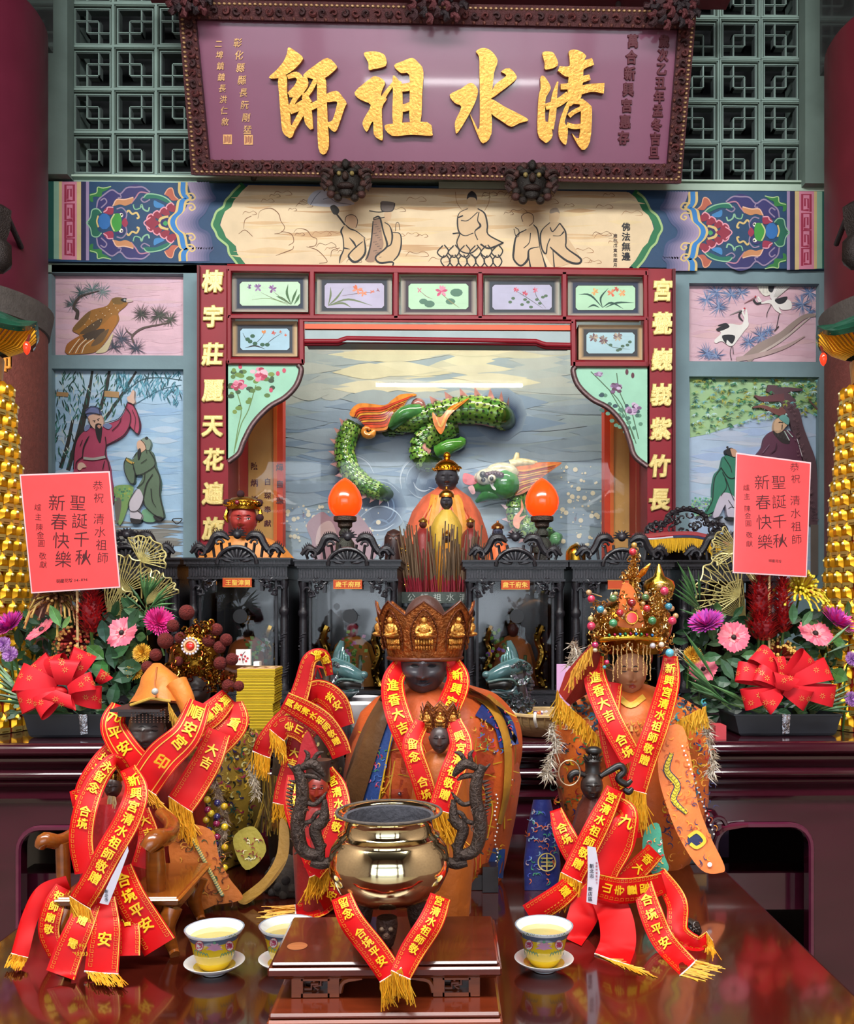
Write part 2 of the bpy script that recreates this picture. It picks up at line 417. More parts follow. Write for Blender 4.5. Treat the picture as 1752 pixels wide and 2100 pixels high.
def beamside(S):
 sh = lambda pts, c, sm=4: m.shape(S, t(pts), c, sm=sm); st = lambda pts, w, c, sm=4: m.stroke(S, t(pts), w/4.38, c, sm=sm)
 sh([(-80, 50), (45, 50), (45, 750), (-80, 745)], '1a5a52', 0); sh([(45, 50), (95, 50), (95, 752), (45, 750)], '93bda6', 0)
 sh([(92, 52), (122, 52), (122, 755), (92, 752)], 'd9c08a', 0); sh([(118, 55), (258, 55), (258, 756), (118, 755)], 'd98aa4', 0)
 sh([(252, 55), (290, 55), (290, 760), (252, 758)], 'd9c08a', 0); sh([(290, 55), (335, 55), (335, 760), (290, 760)], NAVY, 0)
 sh([(335, 55), (362, 55), (362, 762), (335, 762)], 'a08cb0', 0)
 for y0, f in ((85, 1), (255, -1), (410, 1), (570, -1)):
  X = lambda a: a if f > 0 else 375-a
  st([(X(150), y0+155), (X(150), y0), (X(225), y0), (X(225), y0+140), (X(165), y0+140)], 22, 'a5304e', 0)
  st([(X(170), y0+125), (X(172), y0+40), (X(200), y0+35), (X(200), y0+105)], 16, 'a5304e', 0)
 for sg in (0, 1):
  Y = lambda y: y if not sg else 850-y
  M = lambda pts: [(x, Y(y)) for x, y in pts]
  sh(M([(430, 290), (470, 190), (560, 130), (640, 150), (700, 100), (800, 80), (900, 140), (900, 170), (820, 160), (760, 200), (650, 210), (580, 260), (500, 300)]), '33306a')
  st(M([(430, 290), (445, 220), (500, 170), (570, 128), (640, 165), (700, 110), (780, 105), (850, 105), (910, 150)]), 13, LAV)
  st(M([(470, 290), (520, 240), (500, 205), (465, 225)]), 12, LAV); st(M([(640, 165), (650, 195), (620, 200)]), 10, LAV)
  st(M([(900, 160), (820, 150), (780, 200), (740, 250)]), 12, 'b87f95')
  sh(M([(580, 270), (610, 215), (680, 215), (760, 195), (745, 245), (690, 270), (640, 260)]), 'c98a5c'); st(M([(575, 275), (610, 215), (680, 215), (760, 195)]), 10, 'e5b9a0')
  sh(M([(850, 190), (900, 160), (1000, 175), (1060, 215), (1110, 260), (1050, 240), (960, 205), (880, 210)]), '1d6f5a'); st(M([(850, 200), (890, 165), (990, 175), (1060, 205), (1105, 245)]), 11, MINT)
  st(M([(850, 190), (830, 215), (860, 240), (910, 215)]), 12, LAV); st(M([(760, 260), (775, 300), (820, 290), (835, 260), (850, 300), (890, 320), (905, 285)]), 14, MINT)
  st(M([(765, 262), (780, 297), (822, 285)]), 7, '1d6f5a')
  sh(M([(370, 165), (430, 150), (440, 100), (490, 110), (560, 95), (520, 130), (480, 150), (470, 190), (400, 190), (400, 235), (370, 225)]), '2f7a3c'); st(M([(370, 175), (430, 155), (440, 105), (490, 112), (560, 98)]), 9, 'a9c98a')
  sh(M([(1040, 165), (1070, 120), (1110, 115), (1130, 180), (1165, 215), (1110, 225), (1075, 190)]), 'b5604a'); st(M([(1040, 170), (1070, 122), (1110, 115), (1130, 180), (1165, 215)]), 9, 'd9a080')
  sh(M([(945, 225), (985, 240), (1040, 270), (1000, 290), (950, 280)]), '3f83bd'); st(M([(700, 330), (720, 315), (750, 345), (790, 335), (810, 375), (790, 385)]), 17, YEL)
  sh(M([(490, 330), (530, 280), (580, 290), (570, 350)]), '9c2f4c'); st(M([(490, 330), (520, 310), (530, 285), (580, 285)]), 10, 'e3a3b4')
  sh(M([(385, 380), (390, 310), (440, 300), (475, 330), (440, 360), (430, 425), (380, 425), (345, 415)]), '1d6650'); st(M([(340, 425), (375, 375), (390, 310), (440, 300), (475, 335)]), 10, MINT)
  for cx, cy, r in ((1100, 295, 50), (1040, 330, 46), (975, 360, 44), (920, 385, 40)):
   sh(M([(cx-r, cy-8), (cx-r*.3, cy-r), (cx+r*.7, cy-r*.5), (cx+r, cy+r*.5), (cx, cy+r*.6)]), '8f2a40'); st(M([(cx-r, cy+5), (cx-r*.7, cy-r*.6), (cx, cy-r), (cx+r*.5, cy-r*.6)]), 11, 'e39bab')
  st(M([(610, 300), (660, 290), (700, 340), (690, 400)]), 12, LAV); sh(M([(600, 330), (660, 320), (690, 370), (650, 400), (600, 390)]), '33306a')
  m.dot(S, *t([(650, Y(355))])[0], 4.4, 'f4f0e0'); m.dot(S, *t([(656, Y(352))])[0], 1.9, '101010')
  st(M([(990, 425), (1010, 385), (1075, 370)]), 24, 'd8bc78')
 sh([(870, 425), (905, 385), (960, 400), (1000, 425), (960, 455), (905, 465)], '8f2a40'); st([(915, 375), (855, 425), (910, 480)], 11, 'e39bab')
 m.dot(S, *t([(500, 412)])[0], 13, '2a6cb0', ry=17); st([(445, 360), (432, 412), (447, 465)], 14, YEL)
 sh([(565, 420), (580, 350), (640, 345), (655, 420), (640, 490), (580, 500)], '3f9a3c'); st([(590, 345), (560, 400), (565, 450), (590, 500)], 12, 'c9cf8a')
 sh([(655, 425), (685, 380), (712, 428), (685, 465)], '9c2f4c'); sh([(1000, 425), (1030, 390), (1080, 385), (1080, 465), (1030, 460)], '2a2860'); sh([(1025, 430), (1050, 405), (1070, 430), (1050, 452)], '3f9a5c')
 e1 = [(1160, 60), (1160, 150), (1195, 210), (1150, 235), (1130, 330), (1080, 380), (1065, 425), (1090, 480), (1140, 530), (1165, 640), (1205, 655), (1165, 700), (1165, 770)]
 dx = lambda d: [(x+d, y) for x, y in e1]
 st(dx(15), 24, YEL); st(dx(48), 44, '2f7fc4'); st(dx(80), 20, YEL)
 for k in range(8):
  st([(x+(98+k*24)+(30 if 120 < y < 290 or 500 < y < 650 else 0), y) for x, y in dx(0)], 27, mixc('a090b0', '26406c', k/8.))
 for cy in (200, 290, 560, 660):
  st([(1230, cy-35), (1290, cy-38), (1315, cy), (1285, cy+22), (1262, cy), (1285, cy-10)], 13, YEL)
both(beamside)
def cart(S):
 out = [(510, 380), (497, 392), (489, 402), (480, 412), (475, 425), (462, 434), (456, 448), (452, 462), (459, 475), (464, 487), (474, 496), (484, 505), (487, 520), (497, 533), (506, 545)]
 return out
L_ = cart(None); R_ = [(1797-x+3, y+15) for x, y in L_]; R_ = [(1290, 395), (1303, 405), (1311, 418), (1318, 432), (1330, 442), (1337, 455), (1341, 470), (1334, 484), (1329, 498), (1319, 508), (1312, 520), (1303, 535), (1290, 550)]
m.stroke(SB, [(x-9, y) for x, y in L_], 16, '1f7046'); m.stroke(SB, [(x-17, y) for x, y in L_], 4.5, '9fbf80')
m.stroke(SB, [(x+9, y) for x, y in R_], 16, '1f7046'); m.stroke(SB, [(x+17, y) for x, y in R_], 4.5, '9fbf80')
m.shape(SB, L_+[(700, 548), (1000, 550)]+R_[::-1]+[(1000, 389), (700, 384)], 'dcc6a0', sm=0)
m.shape(SB, [(512, 381), (1285, 394), (1312, 420), (1290, 425), (900, 402), (500, 400)], 'd2bc98', sm=0)
RR = random.Random(3)
for i in range(70):
 x = RR.uniform(480, 1310); y = RR.uniform(390+(x-480)*.012, 545); l = RR.uniform(20, 90)
 if x-l < 470 or x+l > 1325: continue
 m.stroke(SB, [(x-l, y), (x, y+RR.uniform(-3, 3)), (x+l, y+RR.uniform(-2, 2))], [.5, RR.uniform(3, 11), .5], mixc('d8bd90', RR.choice(['b98f62', 'e6d4a8', 'c9a274', 'e2cf9f']), RR.random()*.8))
for i in range(46):
 x = RR.uniform(490, 1300); y = RR.choice([RR.uniform(395, 440), RR.uniform(480, 540)]); r = RR.uniform(5, 14)
 m.stroke(SB, [(x-r*1.6, y+2), (x-r, y-r*.5), (x, y-r*.2), (x+r, y-r*.6), (x+r*1.8, y+1), (x+r*.6, y+3)], [.5, 1.2, .7, 1.2, .4], RR.choice(['8a5a36', 'a07048', '6f4a30']))
t = T(440, 370, 3.81)
sh = lambda pts, c, sm=4: m.shape(SB, t(pts), c, sm=sm)
st = lambda pts, w, c='0c0b10', sm=4: m.stroke(SB, t(pts), [a/2.9 for a in w] if isinstance(w, (list, tuple)) else w/2.9, c, sm=sm)
for a in ([(340, 300), (360, 240), (440, 220), (500, 260), (520, 320), (550, 370), (520, 410), (470, 420)], [(520, 400), (600, 420), (620, 480), (580, 510)], [(620, 410), (650, 380), (720, 390), (760, 440), (800, 460), (790, 510), (740, 520)],
  [(720, 520), (800, 545), (860, 600), (880, 640), (820, 650)], [(910, 600), (920, 550), (980, 530)], [(480, 590), (560, 560), (610, 540), (620, 515)], [(230, 380), (240, 310), (290, 280)], [(190, 420), (240, 390), (300, 440)]):
 st(a, [2, 5, 4, 3], '7a4f2e')
sh([(740, 190), (740, 130), (800, 80), (900, 90), (1080, 170), (1070, 195), (900, 210)], 'c4c8d2'); st([(850, 150), (900, 140), (960, 175), (1070, 190)], 4, '707688'); st([(750, 195), (790, 130), (830, 90)], 4, '707688')
sh([(1020, 300), (1060, 272), (1105, 285), (1122, 320), (1105, 370), (1050, 365), (1025, 335)], 'd0ab86'); st([(1020, 330), (1030, 285), (1070, 270), (1105, 285), (1120, 325), (1105, 372)], 4, '3a2c20')
sh([(1000, 380), (1040, 350), (1100, 390), (1180, 460), (1180, 560), (1110, 640), (1060, 590), (980, 650), (1005, 540)], 'cdaf84'); st([(1010, 360), (990, 400), (1005, 450), (1010, 540), (985, 600), (978, 650)], [5, 11, 7, 10, 4])
st([(1020, 345), (1060, 380), (1110, 400), (1180, 455)], [4, 8, 6, 4]); st([(1170, 455), (1180, 560), (1140, 620), (1090, 640), (1050, 600), (1060, 570), (1110, 520), (1160, 480)], [6, 12, 14, 12, 8, 5]); st([(1055, 450), (1090, 490), (1110, 530)], [4, 12, 4]); st([(1010, 530), (1060, 540)], [10, 3])
st([(925, 225), (1020, 350)], 10, '2a2420'); sh([(905, 210), (940, 195), (975, 230), (965, 265), (930, 265)], '33302c')
sh([(1240, 310), (1300, 290), (1370, 340), (1410, 400), (1455, 430), (1450, 560), (1390, 640), (1290, 645), (1180, 620), (1220, 500)], 'cdaf84'); sh([(1240, 320), (1290, 310), (1310, 420), (1320, 520), (1270, 600), (1240, 640), (1180, 620), (1230, 480)], '9a7a62')
for k in range(16): st([(1240+k % 4*16, 350+k*17), (1270+k % 4*12, 345+k*17)], 3, '4a3a34')
st([(1240, 300), (1290, 290), (1320, 400), (1350, 500), (1330, 540), (1260, 600), (1290, 645), (1390, 640), (1395, 670)], [6, 11, 9, 12, 10, 12, 10, 8]); st([(1330, 330), (1370, 360), (1390, 430), (1380, 500), (1350, 520)], [6, 11, 8]); st([(1390, 410), (1450, 420), (1460, 500), (1440, 580), (1400, 630)], [5, 6, 9, 6])
st([(1240, 320), (1225, 480), (1200, 590), (1180, 625)], [6, 9, 5]); sh([(1330, 250), (1380, 245), (1375, 310), (1335, 310)], 'd6b48c'); sh([(1300, 175), (1330, 165), (1410, 180), (1390, 240), (1310, 240)], '6b5f58'); st([(1300, 175), (1310, 240), (1390, 240), (1410, 180)], 5); st([(1330, 245), (1280, 250), (1210, 240)], 6); st([(1330, 290), (1240, 310)], 6)
st([(1415, 400), (1420, 340), (1440, 335), (1450, 390)], 4, '5a4636')
t = T(860, 370, 3.504)
st2 = lambda pts, w=8, c='0c0b10': m.stroke(SB, t(pts), [a/2.7 for a in w] if isinstance(w, (list, tuple)) else w/2.7, c)
sh = lambda pts, c, sm=4: m.shape(SB, t(pts), c, sm=sm)
st2([(260, 85), (270, 160), (310, 220)], 3, '9a7046'); st2([(505, 85), (500, 160), (470, 220)], 3, '9a7046')
sh([(290, 225), (360, 190), (440, 210), (490, 290), (490, 390), (600, 450), (560, 480), (430, 500), (320, 520), (270, 450), (280, 330)], 'cdb088'); sh([(345, 150), (350, 105), (410, 105), (415, 160), (395, 200), (360, 200)], 'd6b88e'); sh([(342, 140), (350, 100), (380, 80), (410, 105), (415, 150), (400, 128), (360, 125)], '2a2628'); m.dot(SB, *t([(378, 92)])[0], 4, '2a2628')
for a, w in (([(350, 205), (290, 235), (275, 290), (285, 370), (330, 400), (390, 380)], [4, 8, 5]), ([(420, 205), (470, 240), (490, 320), (495, 390), (590, 445), (595, 455), (500, 490), (440, 460)], [6, 9, 8, 10, 10]), ([(240, 385), (290, 385), (270, 450), (300, 510), (370, 525), (430, 480)], 7), ([(430, 230), (420, 290), (440, 330), (400, 370), (420, 430)], [6, 12, 6]), ([(300, 290), (350, 290), (420, 230)], 5), ([(280, 270), (315, 255)], 8)): st2(a, w)
for k in range(7):
 x = 160+k*62; st2([(x+20, 540), (x-5, 580), (x+30, 625), (x+62, 585), (x+35, 535)], 7)
for k in range(6):
 x = 130+k*78; st2([(x+40, 470), (x, 520), (x+45, 555), (x+80, 510), (x+50, 465)], 7)
sh([(735, 290), (750, 240), (800, 240), (825, 280), (800, 330), (760, 330)], 'd6b88e'); st2([(745, 300), (735, 260), (775, 235), (815, 250), (820, 300), (790, 330)], 4, '5a4030')
sh([(700, 410), (780, 350), (850, 340), (870, 500), (900, 625), (800, 630), (740, 615), (680, 570)], 'cdb088')
for a, w in (([(820, 320), (850, 360), (865, 470), (890, 560), (910, 625)], [5, 8, 6, 12]), ([(770, 355), (700, 400), (680, 500), (680, 570), (730, 615), (780, 570), (790, 500), (860, 480)], [5, 8, 12, 10, 13, 8, 4]), ([(780, 520), (800, 630)], [4, 10]), ([(800, 380), (790, 450), (750, 490)], 5), ([(680, 350), (695, 405), (715, 400), (715, 360), (690, 340)], 4)): st2(a, w)
sh([(935, 290), (940, 215), (990, 205), (1010, 250), (990, 300), (960, 310)], 'd6b88e'); sh([(940, 240), (945, 210), (990, 200), (1010, 240), (990, 230)], '9a8a78')
sh([(880, 370), (930, 310), (1020, 310), (1060, 400), (1160, 570), (1080, 600), (970, 625), (920, 560), (870, 490)], 'cdb088')
for a, w in (([(940, 305), (890, 350), (870, 400), (880, 490), (910, 530), (920, 470), (940, 420)], [5, 9, 6]), ([(1010, 310), (1050, 370), (1055, 440), (1060, 490), (1160, 565), (1140, 600), (1060, 580), (970, 510), (940, 480)], [6, 9, 8, 11, 12, 10, 6]), ([(940, 340), (960, 370), (1010, 310)], 6), ([(960, 500), (970, 625)], [4, 8]), ([(960, 400), (1010, 400), (1040, 370)], [4, 9])): st2(a, w)
m.text(SB, '佛法無邊', 1284, 466, 18, '15151c', bold=.03, gap=1.12); m.text(SB, '歲在戊寅年臘月', 1262, 484, 8.5, '4a3a30', gap=1.18)
m.build('beam_painting', PAINT, beam, smooth=0)
# ---- plaque
A_, B_ = P(396, 358, 4.40), P(1392, 376, 4.40); C_ = P(368, 2, 4.14)
SG = plane3(A_, B_, C_)
plq = thing('name_plaque', 'huge purple-red name board with four raised gold characters and carved frame', 'sign', P(894, 380, 4.40))
m = MB(); pr = lambda pts, o0, o1, c, mm: mm.add([SG(x, y, o1) for x, y in pts]+[SG(x, y, o0) for x, y in pts], [(0, 3, 2, 1), (0, 1, 5, 4), (1, 2, 6, 5), (2, 3, 7, 6), (3, 0, 4, 7)], c)
pr([(404, 42), (1389, 62), (1367, 337), (432, 329)], -.03, 0, '7c4660', m); m.build('board', mat('plaque_board', .28, var=.08, vscale=2.5, coat=.35), plq, smooth=0)
O = [(368, 2), (1426, 20), (1394, 377), (396, 359)]; I = [(404, 42), (1389, 62), (1367, 337), (432, 329)]
for k in range(4):
 m = MB(); a, b = k, (k+1) % 4
 q = [O[a], O[b], I[b], I[a]]
 vs = [SG(x, y, .035) for x, y in q]+[SG(x, y, -.04) for x, y in q]
 m.add(vs, [(0, 3, 2, 1), (0, 1, 5, 4), (1, 2, 6, 5), (2, 3, 7, 6), (3, 0, 4, 7)], '4a2426')
 lerp = lambda p, r_, t: (p[0]+(r_[0]-p[0])*t, p[1]+(r_[1]-p[1])*t)
 n = 46 if k % 2 == 0 else 16
 for i in range(n):
  t0 = (i+.5)/n; po, pi_ = lerp(O[a], O[b], t0), lerp(I[a], I[b], t0)
  mid = lerp(po, pi_, .58); s = abs(lerp(O[a], O[b], 1/n)[0]-O[a][0] if k % 2 == 0 else lerp(O[a], O[b], 1/n)[1]-O[a][1])
  rot = i*1.7; pp = []
  for w in range(9):
   an = rot+w*.75; rad = 9-w*.85; pp.append(SG(mid[0]+cos(an)*rad*.9, mid[1]+sin(an)*rad*.9, .038+w*.0015))
  m.tube(pp, [.004, .009, .008, .007, .006, .006, .005, .004, .003], '5a2c2c' if i % 2 else '3c2426', n=5)
  e = lerp(po, pi_, .92); m.ball(SG(e[0], e[1], .035), .009, '6a4038', 6, 4)
 m.build('carved_frame_rail', IRON, plq)
 m = MB(); nb = 100 if k % 2 == 0 else 36
 for i in range(nb):
  e = lerp(lerp(O[a], O[b], (i+.5)/nb), lerp(I[a], I[b], (i+.5)/nb), .2); m.ball(SG(e[0], e[1], .036), (.009, .006, .006), 'a5835c', 6, 4)
 m.build('bead_moulding', GILT, plq)
t = T(540, 90, 4.867); GC_ = 'e0a247'
chars = []
def ch(polys, strokes, tt):
 m = MB(); o = .002
 for p in polys: m.shape(SG, tt(p), 'e3a84c', off=o, sm=3, thick=.034, side='b87a2c'); o += .0002
 for p, w in strokes: m.stroke(SG, tt(p), [a/4.867 for a in w] if isinstance(w, list) else w/4.867, 'e3a84c', off=o, thick=.034); o += .0002
 m.build('raised_character', mat('gold_leaf_character', .36, .45, var=.22, vscale=45, bump=.25, bscale=90), plq, smooth=30)
ch([[(265, 50), (330, 85), (400, 140), (400, 180), (330, 260), (240, 320), (165, 355), (70, 350), (150, 270), (215, 190), (250, 110)],
 [(165, 360), (245, 330), (250, 500), (280, 700), (290, 820), (330, 830), (310, 920), (285, 945), (260, 940), (205, 880), (185, 700), (170, 500)],
 [(410, 325), (530, 225), (650, 155), (740, 230), (730, 270), (640, 345), (560, 375), (480, 355)],
 [(555, 350), (630, 360), (640, 500), (655, 800), (665, 1020), (620, 1110), (560, 1040), (550, 650)],
 [(630, 520), (740, 480), (800, 540), (840, 600), (820, 650), (770, 800), (735, 880), (690, 870), (645, 800), (700, 770), (740, 640), (740, 585), (640, 590)]],
[([(255, 345), (340, 320), (380, 370), (345, 450), (270, 520)], [40, 60, 62, 62, 50]), ([(270, 520), (350, 500), (430, 420), (420, 340)], [50, 80, 60, 50]), ([(400, 480), (330, 560), (280, 660)], 48),
 ([(280, 690), (380, 630), (480, 560)], [50, 80, 60]), ([(420, 540), (440, 620), (400, 690), (300, 870)], [50, 60, 60, 50]), ([(430, 500), (450, 640), (465, 780), (495, 860)], [60, 80, 80, 30]), ([(535, 370), (490, 460), (430, 540)], 48), ([(470, 650), (570, 600), (640, 560)], 66)], t)
ch([[(1010, 110), (1080, 90), (1150, 95), (1220, 130), (1230, 230), (1110, 265), (1060, 270), (1055, 200)],
 [(920, 495), (1060, 370), (1130, 335), (1220, 390), (1190, 480), (1185, 540), (1240, 560), (1190, 660), (1200, 940), (1170, 965), (1110, 910), (1105, 790), (1080, 810), (1040, 885), (1000, 820), (1010, 760), (1080, 620), (980, 570)],
 [(1310, 230), (1400, 185), (1490, 155), (1550, 200), (1600, 280), (1590, 500), (1570, 800), (1470, 800), (1465, 560), (1460, 320), (1380, 305)], [(1300, 330), (1360, 380), (1390, 430), (1390, 810), (1300, 810), (1300, 500)],
 [(1215, 835), (1300, 805), (1640, 790), (1690, 900), (1670, 925), (1480, 915), (1290, 925)]],
[([(1190, 570), (1240, 490), (1310, 400)], [50, 40, 34]), ([(1370, 450), (1430, 445), (1490, 430)], 78), ([(1370, 650), (1430, 645), (1490, 620)], 76)], t)
t2 = T(900, 90, 4.867)
ch([[(370, 90), (440, 55), (520, 85), (585, 180), (550, 300), (530, 500), (520, 600), (525, 900), (440, 1000), (380, 900), (310, 710), (350, 780), (405, 840), (405, 300), (400, 140)],
 [(110, 520), (220, 460), (320, 400), (385, 460), (380, 540), (320, 680), (190, 895), (165, 860), (165, 780), (225, 640), (160, 600)],
 [(520, 520), (560, 420), (670, 330), (620, 290), (700, 255), (775, 340), (730, 400), (640, 470), (530, 550)], [(510, 560), (660, 640), (800, 710), (890, 770), (800, 800), (720, 835), (640, 790), (510, 690)]], [], t2)
ch([[(1030, 100), (1120, 95), (1160, 140), (1180, 230), (1060, 270), (1050, 200)],
 [(1010, 345), (1050, 340), (1110, 440), (1090, 500), (1060, 560), (1055, 700), (1060, 780), (1100, 800), (1130, 920), (1080, 990), (1040, 980), (980, 890), (990, 550), (1010, 460)], [(1290, 90), (1370, 75), (1460, 130), (1440, 200), (1420, 500), (1390, 560), (1280, 560), (1300, 200)],
 [(1270, 600), (1310, 590), (1250, 780), (1280, 850), (1270, 990), (1245, 1010), (1190, 930), (1200, 780)], [(1390, 570), (1430, 565), (1500, 620), (1520, 680), (1500, 980), (1420, 1065), (1320, 900), (1390, 950), (1410, 700)]],
[([(1060, 640), (1180, 600), (1290, 520)], [60, 80, 80]), ([(1180, 390), (1150, 520), (1130, 700), (1110, 860)], [14, 50, 70, 60]), ([(1190, 260), (1300, 290), (1440, 220), (1530, 190)], [50, 110, 80, 70]), ([(1210, 440), (1300, 430), (1420, 370), (1500, 345)], [55, 62, 62, 55]),
 ([(1290, 500), (1400, 475), (1520, 450), (1640, 455)], [110, 90, 80, 105]), ([(1290, 730), (1340, 690), (1420, 650)], 44), ([(1270, 815), (1340, 835), (1420, 830)], 50), ([(1290, 610), (1340, 585), (1430, 590)], [60, 50, 60])], t2)
m = MB()
for i, c in enumerate('彰化縣縣長阮剛猛'): m.text(SG, c, 488+i*2.9, 88+i*25.5, 20 if i < 4 else 19, 'c89a66', off=.004, bold=.012, skew=.15, sx=.9)
for i, c in enumerate('二埤鎮鎮長洪仁敘'): m.text(SG, c, 449+i*1.9, 90+i*22.8, 17, 'c89a66', off=.004, bold=.012, skew=.15, sx=.9)
m.build('gold_inscription', GILT, plq, smooth=0)
m = MB()
for x0, y0 in ((458, 276), (501, 277)):
 m.rect(SG, x0, y0, x0+18, y0+20, 'd8a468', off=.003)
 for k in range(7): m.stroke(SG, [(x0+2+k*2.3, y0+2+k % 3), (x0+3+k*2, y0+9), (x0+2+k*2.2, y0+18-k % 4)], 1.1, '7a2a38', off=.0034+k*1e-5)
m.build('seal', PRINT, plq, smooth=0)
m = MB()
for i, c in enumerate('萬合新興宮惠存'): m.text(SG, c, 1298-i*3.2, 85+i*33, 28, '5a2832', off=.004, bold=.03, sx=.8, ext=.1)
for i, c in enumerate('歲次乙丑年孟冬吉旦'): m.text(SG, c, 1362-i*2.6, 85+i*28.5, 26, '5a2832', off=.004, bold=.03, sx=.8, ext=.1)
m.build('dark_raised_inscription', LACQ, plq, smooth=20)
def mask(px, py, s, Y, name, label, grp):
 o = P(px, py, Y); k = mpp(Y)*s; root = thing(name, label, 'carving', o, grp); m = MB()
 B = lambda x, y, z, r, c='26221f', **kw: m.ball(o+Vector((x*k, y*k, z*k)), tuple(a*k for a in r) if isinstance(r, tuple) else r*k, c, 10, 7)
 B(0, 0, 0, (30, 20, 32)); B(-14, -16, 16, (12, 8, 6)); B(14, -16, 16, (12, 8, 6)); B(0, -24, 2, (7, 8, 9), '3a2a24'); B(0, -20, -16, (18, 9, 7), '2e211e'); B(-13, -20, 9, 5, '8a7a4a'); B(13, -20, 9, 5, '8a7a4a')
 B(0, -14, -26, (14, 8, 10)); B(0, -20, 28, (8, 8, 10))
 for sg in (-1, 1):
  for i in range(9):
   an = -1.1+i*.33; B(sg*(34+6*sin(i*2))*cos(an)*1.1, -6, 36*sin(an)-2, (9, 8, 8), ('2c2420', '4a2e2a')[i % 2])
  for i in range(4):
   m.tube([o+Vector((sg*(30+i*4)*k, -8*k, (18-i*12)*k)), o+Vector((sg*(44+i*2)*k, -10*k, (22-i*10)*k)), o+Vector((sg*(56-i*4)*k, -4*k, (16-i*12)*k))], [5*k, 4*k, 1*k], '3a2826', n=6, smooth=3)
 m.build('mask_face', IRON, root); return root
mask(711, 374, 1.0, 4.36, 'lion_mask', 'black carved lion mask under the plaque, below the second gold character from the left', 'lion masks under the plaque')
mask(1090, 378, 1.05, 4.36, 'lion_mask', 'black carved lion mask under the plaque, above the painted seated figure\'s right side', 'lion masks under the plaque')
for (x, y, s, lb) in ((392, 4, 42, 'carved dark scroll finial on the upper left corner of the plaque'), (898, 8, 58, 'carved dark scroll crest on the top middle of the plaque'), (1378, 26, 50, 'carved dark scroll finial on the upper right corner of the plaque')):
 root = thing('carved_finial', lb, 'carving', P(x, y, 4.05), 'carved finials of the plaque'); m = MB(); k = mpp(4.08)
 for i in range(34):
  an = i*2.4; rd = s*sqrt(i/34); c = P(x, y, 4.08)+Vector((cos(an)*rd*k*1.1, -.02-.05*(1-i/34), sin(an)*rd*k*.8))
  pp = [c+Vector((cos(an+w*.9)*(9-w)*k, -.004*w, sin(an+w*.9)*(9-w)*k)) for w in range(7)]
  m.tube(pp, [.006, .016, .014, .012, .010, .008, .003], ('3c2428', '5a2c30', '2c2226')[i % 3], n=6)
 m.build('scrollwork', IRON, root)
m = MB(); pbox(m, 300, -90, 1500, -3, 4.22, 4.3, '6e1f2c'); struct(m.build('trim_4', LACQ))
m = MB()
for x in (520, 1270): m.tube([SG(x, 352, -.02), P(x, 366, 4.55)], .014, '2a2624', n=8)
for x in (520, 1270): m.tube([SG(x, 15, -.03), P(x, -30, 4.6)], .012, '2a2624', n=8)
m.build('hanger', IRON, plq)
# ------------------------------------------------------------------ wall pictures in the recesses
PY = WY+.045
SP = flat(PY)
def picture(name, label, x0, y0, x1, y1, c):
 m = MB(); pbox(m, x0-2, y0-2, x1+2, y1+2, PY, PY+.02, c)
 root = thing(name, label, 'painting', P((x0+x1)/2, y1, PY)); m.build('plaster_ground', PAINT, root, smooth=0); return root
def streaks(m, S, x0, y0, x1, y1, cols, n, w, l, seed=1):
 q = random.Random(seed)
 for i in range(n):
  x = q.uniform(x0, x1); y = q.uniform(y0, y1); a = q.uniform(.4, 1)*l
  xa, xb = max(x0, x-a), min(x1, x+a); m.stroke(S, [(xa, y), ((xa+xb)/2, y+q.uniform(-2, 2)), (xb, y)], [.5, min(q.uniform(.4, 1)*w, 2*(y-y0)+.5, 2*(y1-y)+.5), .5], mixc(cols[0], q.choice(cols), .45))
def needles(m, S, x, y, r, n, cols, q, a0=0, a1=2*pi, w=.9, clip=None):
 for i in range(n):
  a = q.uniform(a0, a1); l = r*q.uniform(.5, 1); ex, ey = x+cos(a)*l, y+sin(a)*l
  if clip: ex = min(max(ex, clip[0]), clip[2]); ey = min(max(ey, clip[1]), clip[3])
  m.stroke(S, [(x, y), ((x+ex)/2+q.uniform(-1, 1), (y+ey)/2), (ex, ey)], [w, w*.8, .2], q.choice(cols), sm=0)
q = random.Random(5)
pc = picture('bird_painting', 'pink plaster painting of a brown bird among pine sprigs on left wall', 106, 561, 376, 728, 'dbb4c0')
m = MB(); streaks(m, SP, 107, 563, 375, 726, ['d6b0bc', 'd9b8b8', 'd8b8cc', 'cfa9b8'], 60, 14, 60)
t = T(0, 520, 3.65); clip = (107, 562, 375, 727)
for (x, y, r, n, c0) in ((165, 600, 22, 60, ['3f5a5c', '5a7070', '2f4a4a']), (190, 595, 26, 60, ['4a6462', '6a8080']), (150, 625, 22, 60, ['5a6a6c', '454f52']), (210, 598, 24, 40, ['6a8080', '8a9a98']), (290, 645, 26, 60, ['4a4a40', '2f3430']), (325, 648, 28, 70, ['4a4f44', '35382f']), (350, 655, 22, 50, ['55584a', '3a3c34']), (250, 695, 30, 50, ['2f3644', '55586a']), (280, 715, 26, 60, ['2f3644', '44485a']), (235, 712, 26, 40, ['39404e'])):
 needles(m, SP, x, y, r, n, c0, q, clip=clip)
m.stroke(SP, [(158, 655), (160, 640), (152, 630), (162, 612), (175, 605), (205, 597)], [8, 7, 5, 5, 3, 1.5], '4a3f3a'); m.stroke(SP, [(275, 703), (272, 690), (290, 675), (318, 668), (350, 662)], [3, 4, 4, 3, 1.5], '5a4a44'); m.stroke(SP, [(275, 690), (262, 680), (258, 672)], [3, 2, 1], '5a4a44')
sh = lambda p, c, sm=4: m.shape(SP, t(p), c, sm=sm)
